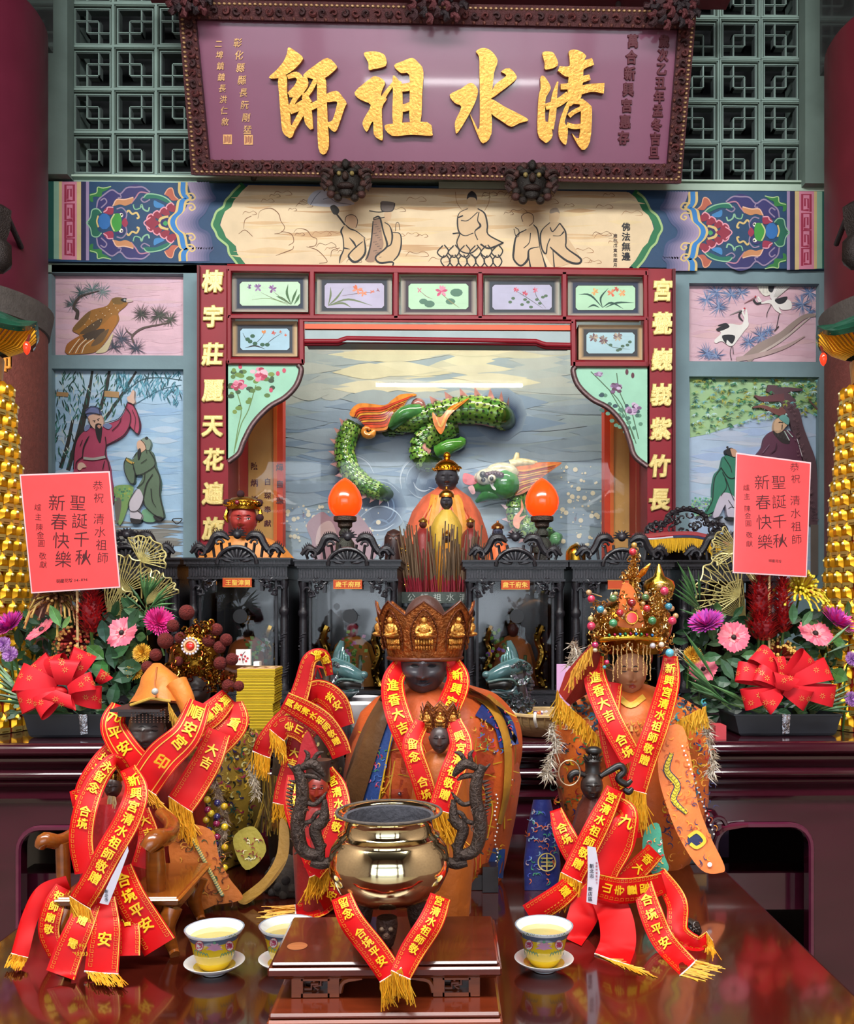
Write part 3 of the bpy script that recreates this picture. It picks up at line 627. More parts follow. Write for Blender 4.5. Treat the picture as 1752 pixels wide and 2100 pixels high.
sh([(840, 345), (880, 330), (940, 345), (960, 370), (940, 400), (890, 445), (895, 500), (840, 590), (780, 680), (700, 745), (510, 752), (505, 700), (600, 620), (545, 575), (600, 500), (680, 430), (800, 395)], '9c6a2c')
sh([(600, 620), (640, 570), (760, 540), (840, 470), (880, 480), (840, 590), (700, 690), (640, 660)], 'b0722e'); sh([(600, 600), (700, 520), (770, 490), (740, 560), (660, 600)], '5a4630'); sh([(590, 635), (700, 580), (790, 570), (730, 640), (650, 650)], '4a3c30'); sh([(690, 680), (760, 600), (820, 570), (770, 660), (700, 697)], '6a5238')
sh([(545, 575), (600, 500), (680, 430), (660, 500), (590, 570)], '7a5a30'); sh([(780, 690), (850, 600), (820, 700), (790, 740), (720, 745)], 'd3c49c'); sh([(505, 755), (500, 690), (560, 640), (620, 620), (640, 700), (600, 750)], 'a5662c')
for k in range(5): m.stroke(SP, t([(520+k*24, 748), (560+k*20, 690), (600+k*26, 640)]), 1.6, ['e6d9bc', '6a4a2a'][k % 2])
for k in range(26): m.dot(SP, *t([(620+k*11+(k % 3)*8, 520-k*7+(k % 4)*22)])[0], 1.0, 'ead9b8' if k % 3 else '6a4a24')
sh([(840, 345), (880, 330), (930, 340), (920, 380), (860, 380)], '7a5c2c'); sh([(905, 350), (940, 335), (965, 355), (940, 370)], '22201e'); m.dot(SP, *t([(937, 350)])[0], 2.1, 'cfd6d6'); m.dot(SP, *t([(938, 350)])[0], 1.1, '111111'); sh([(950, 345), (985, 345), (1000, 360), (955, 368)], 'd9c0b8'); m.stroke(SP, t([(950, 358), (1000, 358)]), .6, '5a4a44')
m.build('painted_bird_and_pine', PAINT, pc, smooth=0)
pc = picture('crane_painting', 'pink plaster painting of two cranes with blue pine on right wall', 1415, 583, 1681, 740, 'd9b4bf')
m = MB(); streaks(m, SP, 1416, 584, 1680, 738, ['d4acb8', 'dcb8b4', 'cfa6b4', 'd8b6c6'], 60, 14, 60, 2)
clip = (1416, 584, 1680, 739)
for (x, y, r, n) in ((1470, 600, 30, 60), (1450, 615, 28, 50), (1500, 605, 28, 50), (1475, 630, 26, 40), (1520, 600, 20, 30), (1660, 600, 26, 50), (1645, 625, 28, 50), (1660, 640, 20, 30), (1560, 690, 26, 60), (1535, 702, 24, 40), (1575, 680, 20, 30), (1450, 725, 26, 60), (1470, 730, 22, 40)):
 needles(m, SP, x, y, r, n, ['5f7aa8', '7a8fb8', '43587f', '8c9cbc'], q, clip=clip, w=1.3)
m.stroke(SP, [(1530, 738), (1560, 712), (1600, 690), (1625, 668), (1650, 650), (1672, 647)], [20, 17, 14, 11, 9, 6], '9a8880'); m.stroke(SP, [(1540, 735), (1600, 700), (1660, 652)], [3, 5, 2], 'c4b4ac'); m.stroke(SP, [(1510, 738), (1560, 728), (1610, 712), (1650, 690)], [10, 9, 7, 2], 'b59c98')
t = T(1300, 520, 3.876); sh = lambda p, c, sm=4: m.shape(SP, t(p), c, sm=sm); st = lambda p, w, c: m.stroke(SP, t(p), w, c)
sh([(890, 440), (905, 560), (830, 680), (770, 740), (700, 700), (650, 715), (640, 690), (690, 640), (680, 600), (760, 560), (860, 565)], 'e9e6e0'); st([(880, 440), (862, 470), (905, 560), (870, 610)], [4, 4, 5], 'e9e6e0'); st([(855, 455), (835, 500), (865, 540)], [4, 4, 2], '26262c'); st([(760, 492), (850, 455)], [.8, 3], '8f8a88'); m.dot(SP, *t([(878, 440)])[0], 2.2, 'b5303a')
for p in ([(655, 600), (740, 570), (755, 590), (680, 620)], [(665, 575), (730, 555), (750, 580)], [(700, 655), (800, 655), (780, 720), (740, 690), (730, 720)]): sh(p, '1f2128')
st([(775, 740), (765, 790), (775, 850)], 1.4, '3a3438'); st([(785, 740), (790, 800)], 1.2, '3a3438')
sh([(975, 345), (1010, 390), (1080, 370), (1230, 370), (1250, 440), (1180, 450), (1150, 430), (1170, 480), (1120, 450), (1080, 400), (1000, 400)], 'ebe8e2'); sh([(980, 250), (1080, 250), (1090, 320), (1040, 340), (1000, 300)], 'e4e0d4'); sh([(1080, 330), (1150, 250), (1250, 250), (1200, 300), (1110, 370)], 'e4e0dc'); sh([(1070, 250), (1115, 250), (1100, 310), (1070, 300)], '26262c'); sh([(1120, 370), (1215, 345), (1200, 390), (1150, 405)], '26262c')
st([(1010, 395), (975, 400), (950, 370), (965, 350)], [4, 4, 4, 2], '26262c'); st([(1010, 385), (985, 345)], [4, 3], 'ebe8e2'); st([(875, 400), (960, 355)], [.8, 3.4], '8a5a60'); m.dot(SP, *t([(965, 345)])[0], 2, 'b5303a')
st([(1090, 410), (1060, 470), (1055, 510)], 1.4, '3a3034'); st([(1155, 480), (1140, 550), (1130, 605)], 1.6, '3a3034'); st([(1115, 620), (1150, 580)], 2.2, '3a3034')
for k in range(7): st([(985+k*14, 255), (1000+k*10, 320)], .6, '9a968c'); st([(1110+k*5, 350), (1150+k*16, 260)], .6, '9a968c')
m.build('painted_cranes', PAINT, pc, smooth=0)
pc = picture('scholar_relief', 'painted relief of a scholar in crimson robe raising one arm below bamboo', 111, 757, 377, 1150, '9fc0da')
m = MB(); streaks(m, SP, 112, 759, 376, 1060, ['a8c8e0', '86b0d8', 'c9d4e0', '7fa8d4', 'b4cbdd'], 120, 16, 70, 4)
m.rect(SP, 112, 759, 376, 800, 'b5d2e4'); streaks(m, SP, 112, 1068, 376, 1148, ['8a8880', '6f6c66', '9a9a94'], 60, 12, 60, 5)
for (x0, y0, x1, y1, w) in ((140, 965, 185, 790, 9), (165, 900, 190, 760, 7), (205, 845, 225, 760, 8), (215, 860, 280, 762, 6), (125, 960, 150, 860, 8), (160, 960, 172, 880, 7)):
 m.stroke(SP, [(x0, y0), ((x0+x1)/2+2, (y0+y1)/2), (x1, y1)], [w, w, w*.7], '33302c')
def bleaf(x, y, cols, a=None, l=None):
 a = q.uniform(.9, 2.4) if a is None else a; l = l or q.uniform(9, 20); ex, ey = x+cos(a)*l, y+sin(a)*l
 ex = min(max(ex, 113), 375); ey = max(ey, 760)
 m.stroke(SP, [(x, y), ((x+ex)/2, (y+ey)/2), (ex, ey)], [.6, q.uniform(1.8, 3.2), .3], q.choice(cols), sm=2)
for i in range(330):
 x = q.uniform(114, 255); y = q.uniform(760, 950)
 if x > 150 and y > 860 and x < 300: continue
 bleaf(x, y, ['1f5a52', '2f6a5c', '24463f', '4a8a80', '3a6a5a', '1c3830', 'c8d4cc'])
for i in range(170):
 x = q.uniform(240, 372); y = q.uniform(760, 790+(x-240)*.28); bleaf(x, y, ['3a7f96', '2f6f7c', '1f4a52', '5a9ab0', '6fb0c4'])
m.stroke(SP, [(250, 812), (290, 780), (330, 775), (374, 780)], 1.5, '22484e'); m.stroke(SP, [(280, 828), (330, 800), (372, 790)], 1.2, '2f6474')
for (x, y, w, h) in ((117, 800, 24, 22), (215, 800, 30, 30)): m.stroke(SP, [(x, y+8), (x+w, y+10)], h*.4, 'b08a5c')
t = T(100, 750, 5.834)
sh = lambda p, c, sm=5, th=0: m.shape(SP, t(p), c, sm=sm, thick=th); st = lambda p, w, c='1a1416', th=0: m.stroke(SP, t(p), [a/5.834 for a in w] if isinstance(w, (list, tuple)) else w/5.834, c, thick=th)
m.o = .016
sh([(790, 1470), (900, 1430), (1020, 1450), (1010, 1560), (960, 1700), (900, 1860), (850, 1900), (830, 1650)], '7a9c5a'); sh([(800, 1620), (870, 1590), (880, 1700), (830, 1900)], '6a665c'); sh([(1130, 1740), (1250, 1720), (1290, 1860), (1150, 1860)], '6fa07a')
for k in range(40): m.dot(SP, *t([(q.uniform(800, 1010), q.uniform(1450, 1620))])[0], q.uniform(1, 2.6), q.choice(['4f8a5c', '6faa6c', '9aa84a', '3f7a5a']))
sh([(500, 760), (600, 740), (720, 700), (850, 650), (920, 560), (960, 450), (1020, 480), (1080, 600), (1110, 720), (1085, 825), (1030, 780), (990, 730), (930, 830), (830, 900), (705, 965), (700, 1080), (730, 1160), (760, 1300), (760, 1700), (330, 1700), (320, 1200), (340, 960), (400, 830)], 'a93f5c', th=.012)
sh([(960, 450), (1020, 480), (1080, 600), (1110, 720), (1085, 825), (1030, 780), (985, 720), (990, 600)], 'b84a66', th=.003)
sh([(460, 540), (530, 500), (610, 520), (640, 590), (600, 640), (480, 620)], '6a74a0', th=.018); sh([(490, 660), (500, 610), (560, 590), (640, 600), (670, 680), (650, 760), (600, 780), (540, 740)], 'd9b098', th=.016)
sh([(575, 730), (600, 700), (650, 730), (655, 800), (635, 930), (600, 880), (580, 800)], '1c1a1c', th=.004); sh([(600, 735), (620, 715), (645, 735), (625, 760)], 'c08a74', th=.003); st([(580, 720), (610, 705), (650, 715)], 12, '2a1c18'); st([(545, 672), (580, 665)], 8, '2a1c18'); st([(600, 655), (630, 640)], 8, '2a1c18'); m.dot(SP, *t([(568, 682)])[0], 1.2, '111'+'111'); m.dot(SP, *t([(612, 664)])[0], 1.2, '111111')
sh([(445, 770), (470, 725), (520, 720), (500, 770), (460, 795)], '7480a4', th=.006); sh([(670, 720), (730, 700), (775, 730), (740, 770), (690, 750)], '7480a4', th=.006)
sh([(970, 440), (960, 390), (990, 370), (1020, 310), (1045, 320), (1040, 400), (1050, 450), (1020, 470)], 'dcb8a4', th=.012); sh([(370, 1240), (380, 1180), (430, 1170), (470, 1220), (430, 1230), (400, 1260)], 'dcb8a4', th=.014)
st([(440, 1115), (560, 1125), (700, 1100)], 30, 'a5a39a', .004)
for p, w in (([(400, 780), (340, 960), (320, 1250)], 9), ([(510, 850), (480, 900), (440, 1000), (430, 1120)], [6, 16, 6]), ([(400, 970), (430, 900)], 8), ([(700, 860), (710, 960), (700, 1080), (740, 1180), (760, 1400)], 10), ([(705, 965), (830, 900), (930, 830), (990, 720), (1000, 600), (950, 520)], 10), ([(960, 450), (1030, 480), (1090, 600), (1110, 740), (1085, 825), (1030, 780), (990, 730)], 10), ([(780, 790), (860, 710), (890, 640)], 9), ([(690, 700), (850, 650), (920, 560), (960, 460)], 9), ([(1040, 800), (1060, 650), (1020, 540)], 6), ([(690, 1150), (670, 1250)], 9), ([(460, 600), (500, 580), (560, 580), (640, 600)], 9), ([(460, 560), (530, 500), (620, 520), (640, 600)], 7), ([(430, 1100), (360, 1160), (350, 1240)], 10), ([(500, 640), (530, 740), (570, 770)], 6)): st(p, w)
sh([(1080, 1040), (1240, 1030), (1290, 1150), (1300, 1210), (1360, 1400), (1350, 1580), (1400, 1820), (1290, 1790), (1180, 1680), (1160, 1600), (1110, 1490), (1080, 1470), (1150, 1330), (1060, 1320), (1050, 1410), (1000, 1415), (940, 1290), (930, 1160), (960, 1110), (1030, 1130)], '5c7158', th=.014)
sh([(1080, 1490), (1120, 1500), (1155, 1610), (1100, 1740), (1145, 1790), (1130, 1850), (1010, 1840), (995, 1740), (990, 1640), (1030, 1540)], 'c4bcc4', th=.008)
sh([(1000, 1830), (1060, 1840), (1130, 1850), (1110, 1890), (1020, 1890)], '221f20', th=.009); sh([(1280, 1800), (1380, 1820), (1350, 1865), (1290, 1840)], '221f20', th=.006)
sh([(1085, 1000), (1080, 940), (1110, 905), (1180, 930), (1190, 1000), (1130, 1050), (1100, 1030)], 'd6ac90', th=.018); sh([(1130, 900), (1200, 870), (1245, 940), (1225, 1020), (1190, 1010), (1170, 930)], '7f8f7c', th=.019); m.dot(SP, *t([(1197, 882)])[0], 3.6, '2a2c2a'); sh([(950, 1115), (1000, 1150), (1050, 1170), (1020, 1185), (960, 1150)], 'c4a04a', th=.006)
sh([(1090, 1040), (1120, 1000), (1130, 1060), (1100, 1140)], '1c1a1a', th=.003)
for p, w in (([(1080, 1050), (1040, 1110), (1030, 1130)], 8), ([(1230, 1030), (1290, 1130), (1290, 1210), (1180, 1290), (1080, 1320), (1050, 1240), (1030, 1170)], 9), ([(960, 1110), (930, 1180), (940, 1290), (1000, 1410), (1050, 1410), (1060, 1300), (1040, 1230)], 9), ([(1290, 1210), (1355, 1350), (1355, 1560), (1405, 1820), (1290, 1790), (1180, 1690), (1160, 1600)], 9), ([(1180, 1290), (1160, 1400), (1080, 1470)], 8), ([(1270, 1310), (1200, 1420), (1170, 1540), (1150, 1640), (1090, 1740), (1000, 1740), (985, 1640), (1080, 1480)], [10, 14, 8, 8, 8, 6]), ([(1250, 1480), (1265, 1620), (1310, 1700)], [10, 8, 4]), ([(1090, 1740), (1145, 1790), (1130, 1850)], 8), ([(1130, 900), (1180, 960), (1200, 1060)], 6), ([(1130, 1180), (1200, 1130)], 7), ([(1500, 1850), (1560, 1900), (1620, 1840), (1520, 1840), (1500, 1870)], 12)): st(p, w)
m.build('painted_relief', PAINT, pc, smooth=0)
pc = picture('pine_scholar_relief', 'painted relief of a bearded scholar in maroon under a leaning pine tree', 1414, 773, 1681, 1190, 'a9bed4')
m = MB(); streaks(m, SP, 1415, 860, 1680, 1180, ['b4c0d4', '8fb0d8', 'c4c8d0', '86aadc', 'a8b8d0'], 110, 18, 70, 8)
t = T(1400, 760, 5.833); m.shape(SP, t([(85, 75), (1620, 75), (1620, 560), (1540, 520), (1400, 440), (1250, 400), (1150, 470), (960, 510), (800, 580), (600, 660), (300, 760), (90, 800)]), '9cc08c', sm=0)
for i in range(360):
 x = q.uniform(1416, 1678); y = q.uniform(775, 895-(x-1415)*.22 if x < 1600 else 850)
 needles(m, SP, x, y, q.uniform(7, 12), 7, q.choice([['3f8a5c', '2f6f50'], ['4f9a9a', '86bcc0'], ['7fb05c', 'a8c070'], ['b8a83c', '8a9a3c'], ['2c6a48', '1f5040'], ['9cc8c4', 'c4dcd8']]), q, .2, pi-.2, 1.3, (1415, 774, 1680, 900))
for i in range(120):
 x = q.uniform(1416, 1470); y = q.uniform(1022, 1060); m.dot(SP, x, y, q.uniform(1, 2.6), q.choice(['6fae86', '9cc06a', '8fc0a0', '4f9a7c']))
m.o = .016
TR = '5c4148'
m.stroke(SP, t([(1290, 420), (1200, 330), (1130, 260), (1000, 220)]), [26, 24, 22, 14], TR, thick=.02); m.stroke(SP, t([(1150, 260), (1250, 240), (1420, 240)]), [16, 10, 4], TR, thick=.014)
m.stroke(SP, t([(1200, 330), (1080, 340), (940, 350), (850, 310)]), [16, 14, 10, 3], '6a3f44', thick=.014); m.stroke(SP, t([(1200, 470), (1150, 510), (1050, 480), (940, 440), (830, 450)]), [16, 14, 9, 6, 3], '7a4a44', thick=.014)
m.stroke(SP, t([(1230, 380), (1310, 520), (1360, 700), (1430, 900), (1500, 1080), (1530, 1300), (1560, 1600), (1560, 1850)]), [24, 25, 24, 25, 24, 22, 20, 20], TR, thick=.022); m.stroke(SP, t([(1480, 350), (1600, 480)]), 3, '6a4a44')
for i in range(60):
 k = q.random(); x = 1260+k*300+q.uniform(-40, 40); y = 440+k*1350; m.stroke(SP, t([(x-14, y), (x, y+q.uniform(8, 20)), (x+16, y-4)]), 1, q.choice(['3a262c', '7a5a5e']), off=.0405+i*1e-5)
m.rect(SP, 1658, 1077, 1679, 1180, '6b6058', off=.03)
sh = lambda p, c, sm=5, th=0: m.shape(SP, t(p), c, sm=sm, thick=th); st = lambda p, w, c='1a1416', th=0: m.stroke(SP, t(p), [a/5.833 for a in w] if isinstance(w, (list, tuple)) else w/5.833, c, thick=th)
sh([(1040, 740), (1180, 720), (1280, 740), (1340, 830), (1390, 1000), (1410, 1400), (860, 1400), (840, 1080), (930, 930), (960, 820)], '5c2f44', th=.026); sh([(1060, 740), (1160, 720), (1230, 780), (1260, 880), (1180, 880), (1110, 820)], '2f2626', th=.003)
sh([(1075, 640), (1110, 585), (1180, 590), (1230, 650), (1200, 700), (1150, 750), (1100, 760), (1070, 720)], 'd3ae8a', th=.03); sh([(1140, 560), (1190, 545), (1245, 590), (1240, 660), (1190, 640), (1130, 590)], '6ba49c', th=.034); st([(1120, 640), (1140, 630), (1175, 640)], 8); st([(1165, 660), (1160, 720)], 9)
for k in range(9): st([(1080+k*16, 730), (1090+k*18, 800+k*6)], 3, '5a5450')
st([(1190, 740), (1250, 850)], 9, 'c4d4cc', .003); st([(1220, 730), (1290, 810)], 9, 'c4d4cc', .003); st([(1340, 830), (1400, 1040)], 8, 'd8d0d4'); st([(1100, 880), (1080, 960), (1020, 1010)], [6, 14, 4], '3a1c2c'); st([(930, 1000), (1010, 900)], 9, '7a5a70')
sh([(470, 1040), (550, 1040), (620, 1080), (640, 1200), (610, 1300), (640, 1620), (560, 1500), (420, 1520), (400, 1640), (300, 1720), (260, 1700), (330, 1560), (340, 1400), (370, 1250), (430, 1180)], '2f7a60', th=.02)
sh([(420, 1520), (500, 1470), (600, 1540), (620, 1780), (520, 1760), (490, 1620), (470, 1640), (400, 1760), (340, 1740)], 'c4bccc', th=.012); sh([(500, 1760), (610, 1770), (600, 1800), (530, 1800)], '1c1a1c', th=.014); sh([(360, 1770), (450, 1750), (440, 1780)], '1c1a1c', th=.014)
sh([(495, 960), (560, 940), (620, 990), (610, 1050), (550, 1040), (500, 1010)], '221c1c', th=.026); sh([(545, 950), (600, 960), (625, 1000), (610, 1045), (570, 1040), (555, 1000)], 'c89a7c', th=.03); m.dot(SP, *t([(508, 935)])[0], 2.6, '201a1a')
for p, w in (([(430, 1170), (520, 1290), (600, 1290), (640, 1200)], 9), ([(470, 1050), (540, 1160), (560, 1230)], 7), ([(430, 1180), (360, 1290), (340, 1440), (330, 1560), (260, 1700)], 8), ([(450, 1230), (500, 1330), (560, 1500), (620, 1620)], 8), ([(480, 1300), (500, 1400), (430, 1510)], 7), ([(520, 1660), (560, 1640), (610, 1660)], 6), ([(520, 1560), (580, 1650)], 6)): st(p, w)
m.build('painted_relief', PAINT, pc, smooth=0)
# ------------------------------------------------------------------ red niche frame
frame = bpy.data.objects.new('niche_frame', None); col.objects.link(frame); frame['kind'] = 'structure'
RED = '8a1826'
def prt(m, n, mt=LACQ, sm=0, par=frame, label=None):
 o = m.build(n, mt, par, smooth=sm)
 if label: o['label'] = label
 return o
m = MB(); pbox(m, 404, 544, 468, 1180, 4.47, 4.62, '8c1c2a'); pbox(m, 405, 544, 409, 1180, 4.45, 4.47, '5a0f1a'); prt(m, 'post')
m = MB(); pbox(m, 1328, 551, 1386, 1180, 4.47, 4.62, '8c1c2a'); pbox(m, 1380, 551, 1385, 1180, 4.45, 4.47, '5a0f1a'); prt(m, 'post')
def bar(x0, y0, x1, y1, w, Yf=4.46):
 m = MB(); dx, dy = x1-x0, y1-y0; d = sqrt(dx*dx+dy*dy); nx, ny = -dy/d*w/2, dx/d*w/2
 def q4(k, Y): return [P(x0+nx*k, y0+ny*k, Y), P(x1+nx*k, y1+ny*k, Y), P(x1-nx*k, y1-ny*k, Y), P(x0-nx*k, y0-ny*k, Y)]
 a, b, c = q4(1, 4.62), q4(1, Yf), q4(.55, Yf-.014)
 fs = [(0, 1, 5, 4), (1, 2, 6, 5), (2, 3, 7, 6), (3, 0, 4, 7), (4, 5, 9, 8), (5, 6, 10, 9), (6, 7, 11, 10), (7, 4, 8, 11), (8, 9, 10, 11)]
 m.add(a+b+c, fs, RED); prt(m, 'rail')
bar(466, 550, 1330, 559, 18); bar(466, 649, 1330, 653, 11); bar(466, 740, 624, 741, 15); bar(1176, 746, 1330, 746, 15)
for x, y0, y1 in ((640, 556, 652), (812, 558, 652), (985, 558, 652), (1158, 558, 655)): bar(x, y0, x, y1, 13)
bar(470, 552, 470, 745, 11); bar(1324, 556, 1326, 750, 11); bar(618, 655, 619, 745, 13); bar(1176, 655, 1177, 750, 13); bar(622, 657, 1176, 661, 6)
m = MB(); pts = [(622, 700, 0), (694, 700, 0), (702, 697, 0), (712, 694, 0), (1100, 700, 0), (1110, 704, 0), (1120, 707, 0), (1176, 708, 0)]
m.tube([P(x, y, 4.47) for x, y, z in pts], .013, RED, n=8); m.tube([P(x, y+6, 4.48) for x, y, z in pts], .010, '6a101c', n=8); m.tube([P(x, y-4, 4.49) for x, y, z in pts], .006, '6a101c', n=6); prt(m, 'stepped_rail', sm=60)
m = MB(); pbox(m, 625, 664, 1171, 677, 4.462, 4.6, 'e8623c'); prt(m, 'orange_board');
m = MB(); pbox(m, 625, 677, 1171, 704, 4.466, 4.6, '9db0b2'); prt(m, 'grey_board')
FP = [(476, 562, 632, 640, 'bfe0c0', '1f2f44', 0, 'purple flowers and green blades'), (650, 565, 804, 645, 'b8b4cc', '26303c', 1, 'orange orchid with long leaves'), (822, 566, 977, 647, 'b4dcb8', '3a2c38', 2, 'pink lotus with dark leaves'),
 (994, 568, 1148, 648, 'b4b4cc', '2f3a44', 3, 'three small red blossoms'), (1165, 570, 1319, 649, 'b0dcb8', '22304a', 4, 'orange flowers with dark blades'), (477, 658, 610, 731, 'a4c8d8', '2a3440', 5, 'two orange blossoms on blue'), (1187, 666, 1318, 738, 'a8ccd4', '2f3438', 6, 'grey chrysanthemums on blue')]
for x0, y0, x1, y1, c, dk, k, dsc in FP:
 root = thing('flower_painting', 'small cut-corner panel painted with '+dsc, 'painting', P((x0+x1)/2, y1, 4.5), 'flower panels of the red frame')
 m = MB(); pbox(m, x0, y0, x1, y1, 4.505, 4.6, 'b0b4a4' if k < 5 else 'c8b08a'); m.build('panel_board', PAINT, root, smooth=0)
 m = MB(); S = flat(4.504); ins = 12; w, h = x1-x0, y1-y0
 for i in range(10): a = 3+i*1.3; m.rect(S, x0+a, y0+a*.9, x1-a, y1-a*.7, mixc('b0a898' if k < 5 else 'c8a878', dk, min(1, i/6)))
 X0, Y0, X1, Y1 = x0+16, y0+16, x1-16, y1-13; b = 5
 oc = lambda e: [(X0+b-e*.4, Y0-e), (X1-b+e*.4, Y0-e), (X1+e, Y0+b-e*.4), (X1+e, Y1-b+e*.4), (X1-b+e*.4, Y1+e), (X0+b-e*.4, Y1+e), (X0-e, Y1-b+e*.4), (X0-e, Y0+b-e*.4)]
 m.shape(S, oc(1.5), '1a1c22', sm=0); m.shape(S, oc(0), c, sm=0); qq = random.Random(k)
 streaks(m, S, X0+3, Y0+4, X1-3, Y1-4, [c, shade(c, .93), shade(c, 1.05)], 20, 5, 30, k)
 fx = lambda u: X0+u*(X1-X0); fy = lambda v: Y0+v*(Y1-Y0)
 def fl(u, v, r, cols, n=7):
  for i in range(n):
   a = i*2*pi/n+qq.random(); m.stroke(S, [(fx(u), fy(v)), (fx(u)+cos(a)*r*.6, fy(v)+sin(a)*r*.6), (fx(u)+cos(a)*r, fy(v)+sin(a)*r)], [1, r*.42, .5], qq.choice(cols))
 def lf(pts, w, cc='3f5a3c'): m.stroke(S, [(fx(a), fy(b_)) for a, b_ in pts], [.6, w, w*.8, .4] if len(pts) > 3 else [.6, w, .4], cc)
 if k == 0:
  for p in ([(.85, .95), (.78, .5), (.8, .1)], [(.85, .95), (.9, .6), (.95, .3)], [(.9, .95), (.96, .7), (.99, .5)], [(.85, .95), (.7, .7), (.6, .6)]): lf(p, 5, '3f6a3c')
  lf([(.85, .95), (.6, .75), (.35, .45)], 1.4, '6a7a50'); lf([(.85, .95), (.7, .7), (.55, .4)], 1.4, '6a7a50'); lf([(.8, .97), (.5, .7), (.2, .75)], 1.4, '7a9a60'); fl(.3, .25, 9, ['7a5a8c', '9a7aac']); fl(.54, .3, 9, ['7a4a80', '9a7aac']); fl(.16, .2, 5, ['6a4a80'])
 if k == 1:
  for p in ([(.06, .9), (.1, .5), (.1, .15)], [(.06, .9), (.2, .6), (.32, .2)], [(.06, .9), (.4, .65), (.8, .9)], [(.06, .9), (.3, .8), (.45, .98)]): lf(p, 4, '6a7a54')
  lf([(.3, .5), (.6, .4), (.85, .35)], 1.2, '5a4a44'); fl(.55, .25, 11, ['d8704a', 'e09070'], 6); fl(.65, .4, 8, ['e08a60'], 5); fl(.8, .35, 5, ['d8704a'], 4); fl(.9, .28, 4, ['8a3a34'], 3)
 if k == 2:
  for u, v, r in ((.8, .35, 13), (.7, .7, 10), (.35, .8, 11), (.25, .7, 9)): m.dot(S, fx(u), fy(v), r, '4f7a64', ry=r*.65)
  fl(.55, .3, 13, ['c84a74', 'e090a8'], 9); lf([(.55, .4), (.7, .7), (.85, .95)], 2, '8a8a5c'); fl(.18, .25, 6, ['d07a90'], 4); lf([(.2, .3), (.3, .5), (.4, .6)], 1.2, '8a6a5c')
 if k == 3:
  for u, v in ((.4, .2), (.55, .35), (.72, .22)): fl(u, v, 6, ['b8304a', 'd86a80'])
  lf([(.4, .25), (.6, .55), (.85, .95)], 1.2, '4a4a40'); lf([(.72, .25), (.75, .5), (.9, .95)], 1.2, '4a4a40')
  for u, v in ((.3, .7), (.35, .55), (.5, .8), (.6, .7), (.65, .9), (.75, .6), (.85, .5), (.9, .45), (.8, .75), (.55, .6)): m.dot(S, fx(u), fy(v), 4, '4f6a50', ry=3)
 if k == 4:
  for p in ([(.45, .9), (.25, .4), (.05, .35)], [(.45, .9), (.42, .5), (.55, .1)], [(.5, .9), (.7, .7), (.98, .7)], [(.45, .9), (.6, .7), (.8, .95)], [(.4, .9), (.3, .8), (.2, .9)]): lf(p, 4, '1f4a3c')
  fl(.32, .25, 8, ['d8a05a', 'e0b878']); fl(.6, .3, 9, ['d8604a', 'e08a60']); fl(.78, .3, 8, ['d8804a', 'e0a870']); fl(.68, .15, 6, ['c85040'])
 if k == 5:
  lf([(.1, .9), (.3, .8), (.5, .95)], 3, '1c1c20'); lf([(.25, .8), (.4, .5), (.5, .2)], 1.2, '1c1c20'); lf([(.5, .8), (.65, .5), (.85, .2)], 1.2, '1c1c20'); lf([(.05, .2), (.12, .5), (.2, .6)], 1.5, '2a3a34')
  for u, v in ((.15, .5), (.25, .35), (.2, .6), (.3, .7), (.45, .75), (.55, .75)): m.dot(S, fx(u), fy(v), 5, '2a5a40', ry=4)
  fl(.48, .15, 5, ['d8843a']); fl(.68, .2, 5, ['c8442a']); fl(.82, .15, 3, ['c8643a']); fl(.92, .3, 3, ['d8643a'])
 if k == 6:
  for u, v in ((.15, .25), (.35, .35), (.65, .2)): fl(u, v, 10, ['8a8078', '6a4a54', 'b8a890'], 11)
  lf([(.35, .4), (.55, .7), (.9, .8)], 1.2, '4a5a44')
  for u, v in ((.5, .6), (.7, .8), (.75, .65), (.85, .6), (.9, .45), (.65, .85)): m.dot(S, fx(u), fy(v), 4, '4a6a54', ry=3)
 m.build('painted_flowers', PAINT, root, smooth=0)
def spandrel(pts, edge, label, fl):
 root = thing('corner_bracket', label, 'bracket', P(pts[0][0], pts[0][1], 4.5), 'painted corner brackets of the niche'); m = MB(); m.shape(flat(4.52), pts, '9ad0b4', off=0, sm=0, thick=.05); m.build('bracket_board', PAINT, root, smooth=0)
 m = MB(); m.tube([P(x, y, 4.47) for x, y in edge], .014, '6a4a4c', n=8, smooth=5); m.tube([P(x, y, 4.452) for x, y in edge], .006, 'a58a8c', n=6, smooth=5); m.build('carved_edge', IRON, root)
 m = MB(); fl(m, flat(4.47)); m.build('painted_flowers', PAINT, root, smooth=0)
E1 = [(612, 748), (618, 760), (608, 790), (585, 815), (552, 835), (520, 868), (500, 905), (490, 930), (469, 947)]
def peony(m, S, x, y, r, cols, qq):
 for k in range(22):
  a = qq.uniform(0, 2*pi); d = r*qq.uniform(.2, .8); m.dot(S, x+cos(a)*d, y+sin(a)*d*.7, r*.28, qq.choice(cols), ry=r*.2)
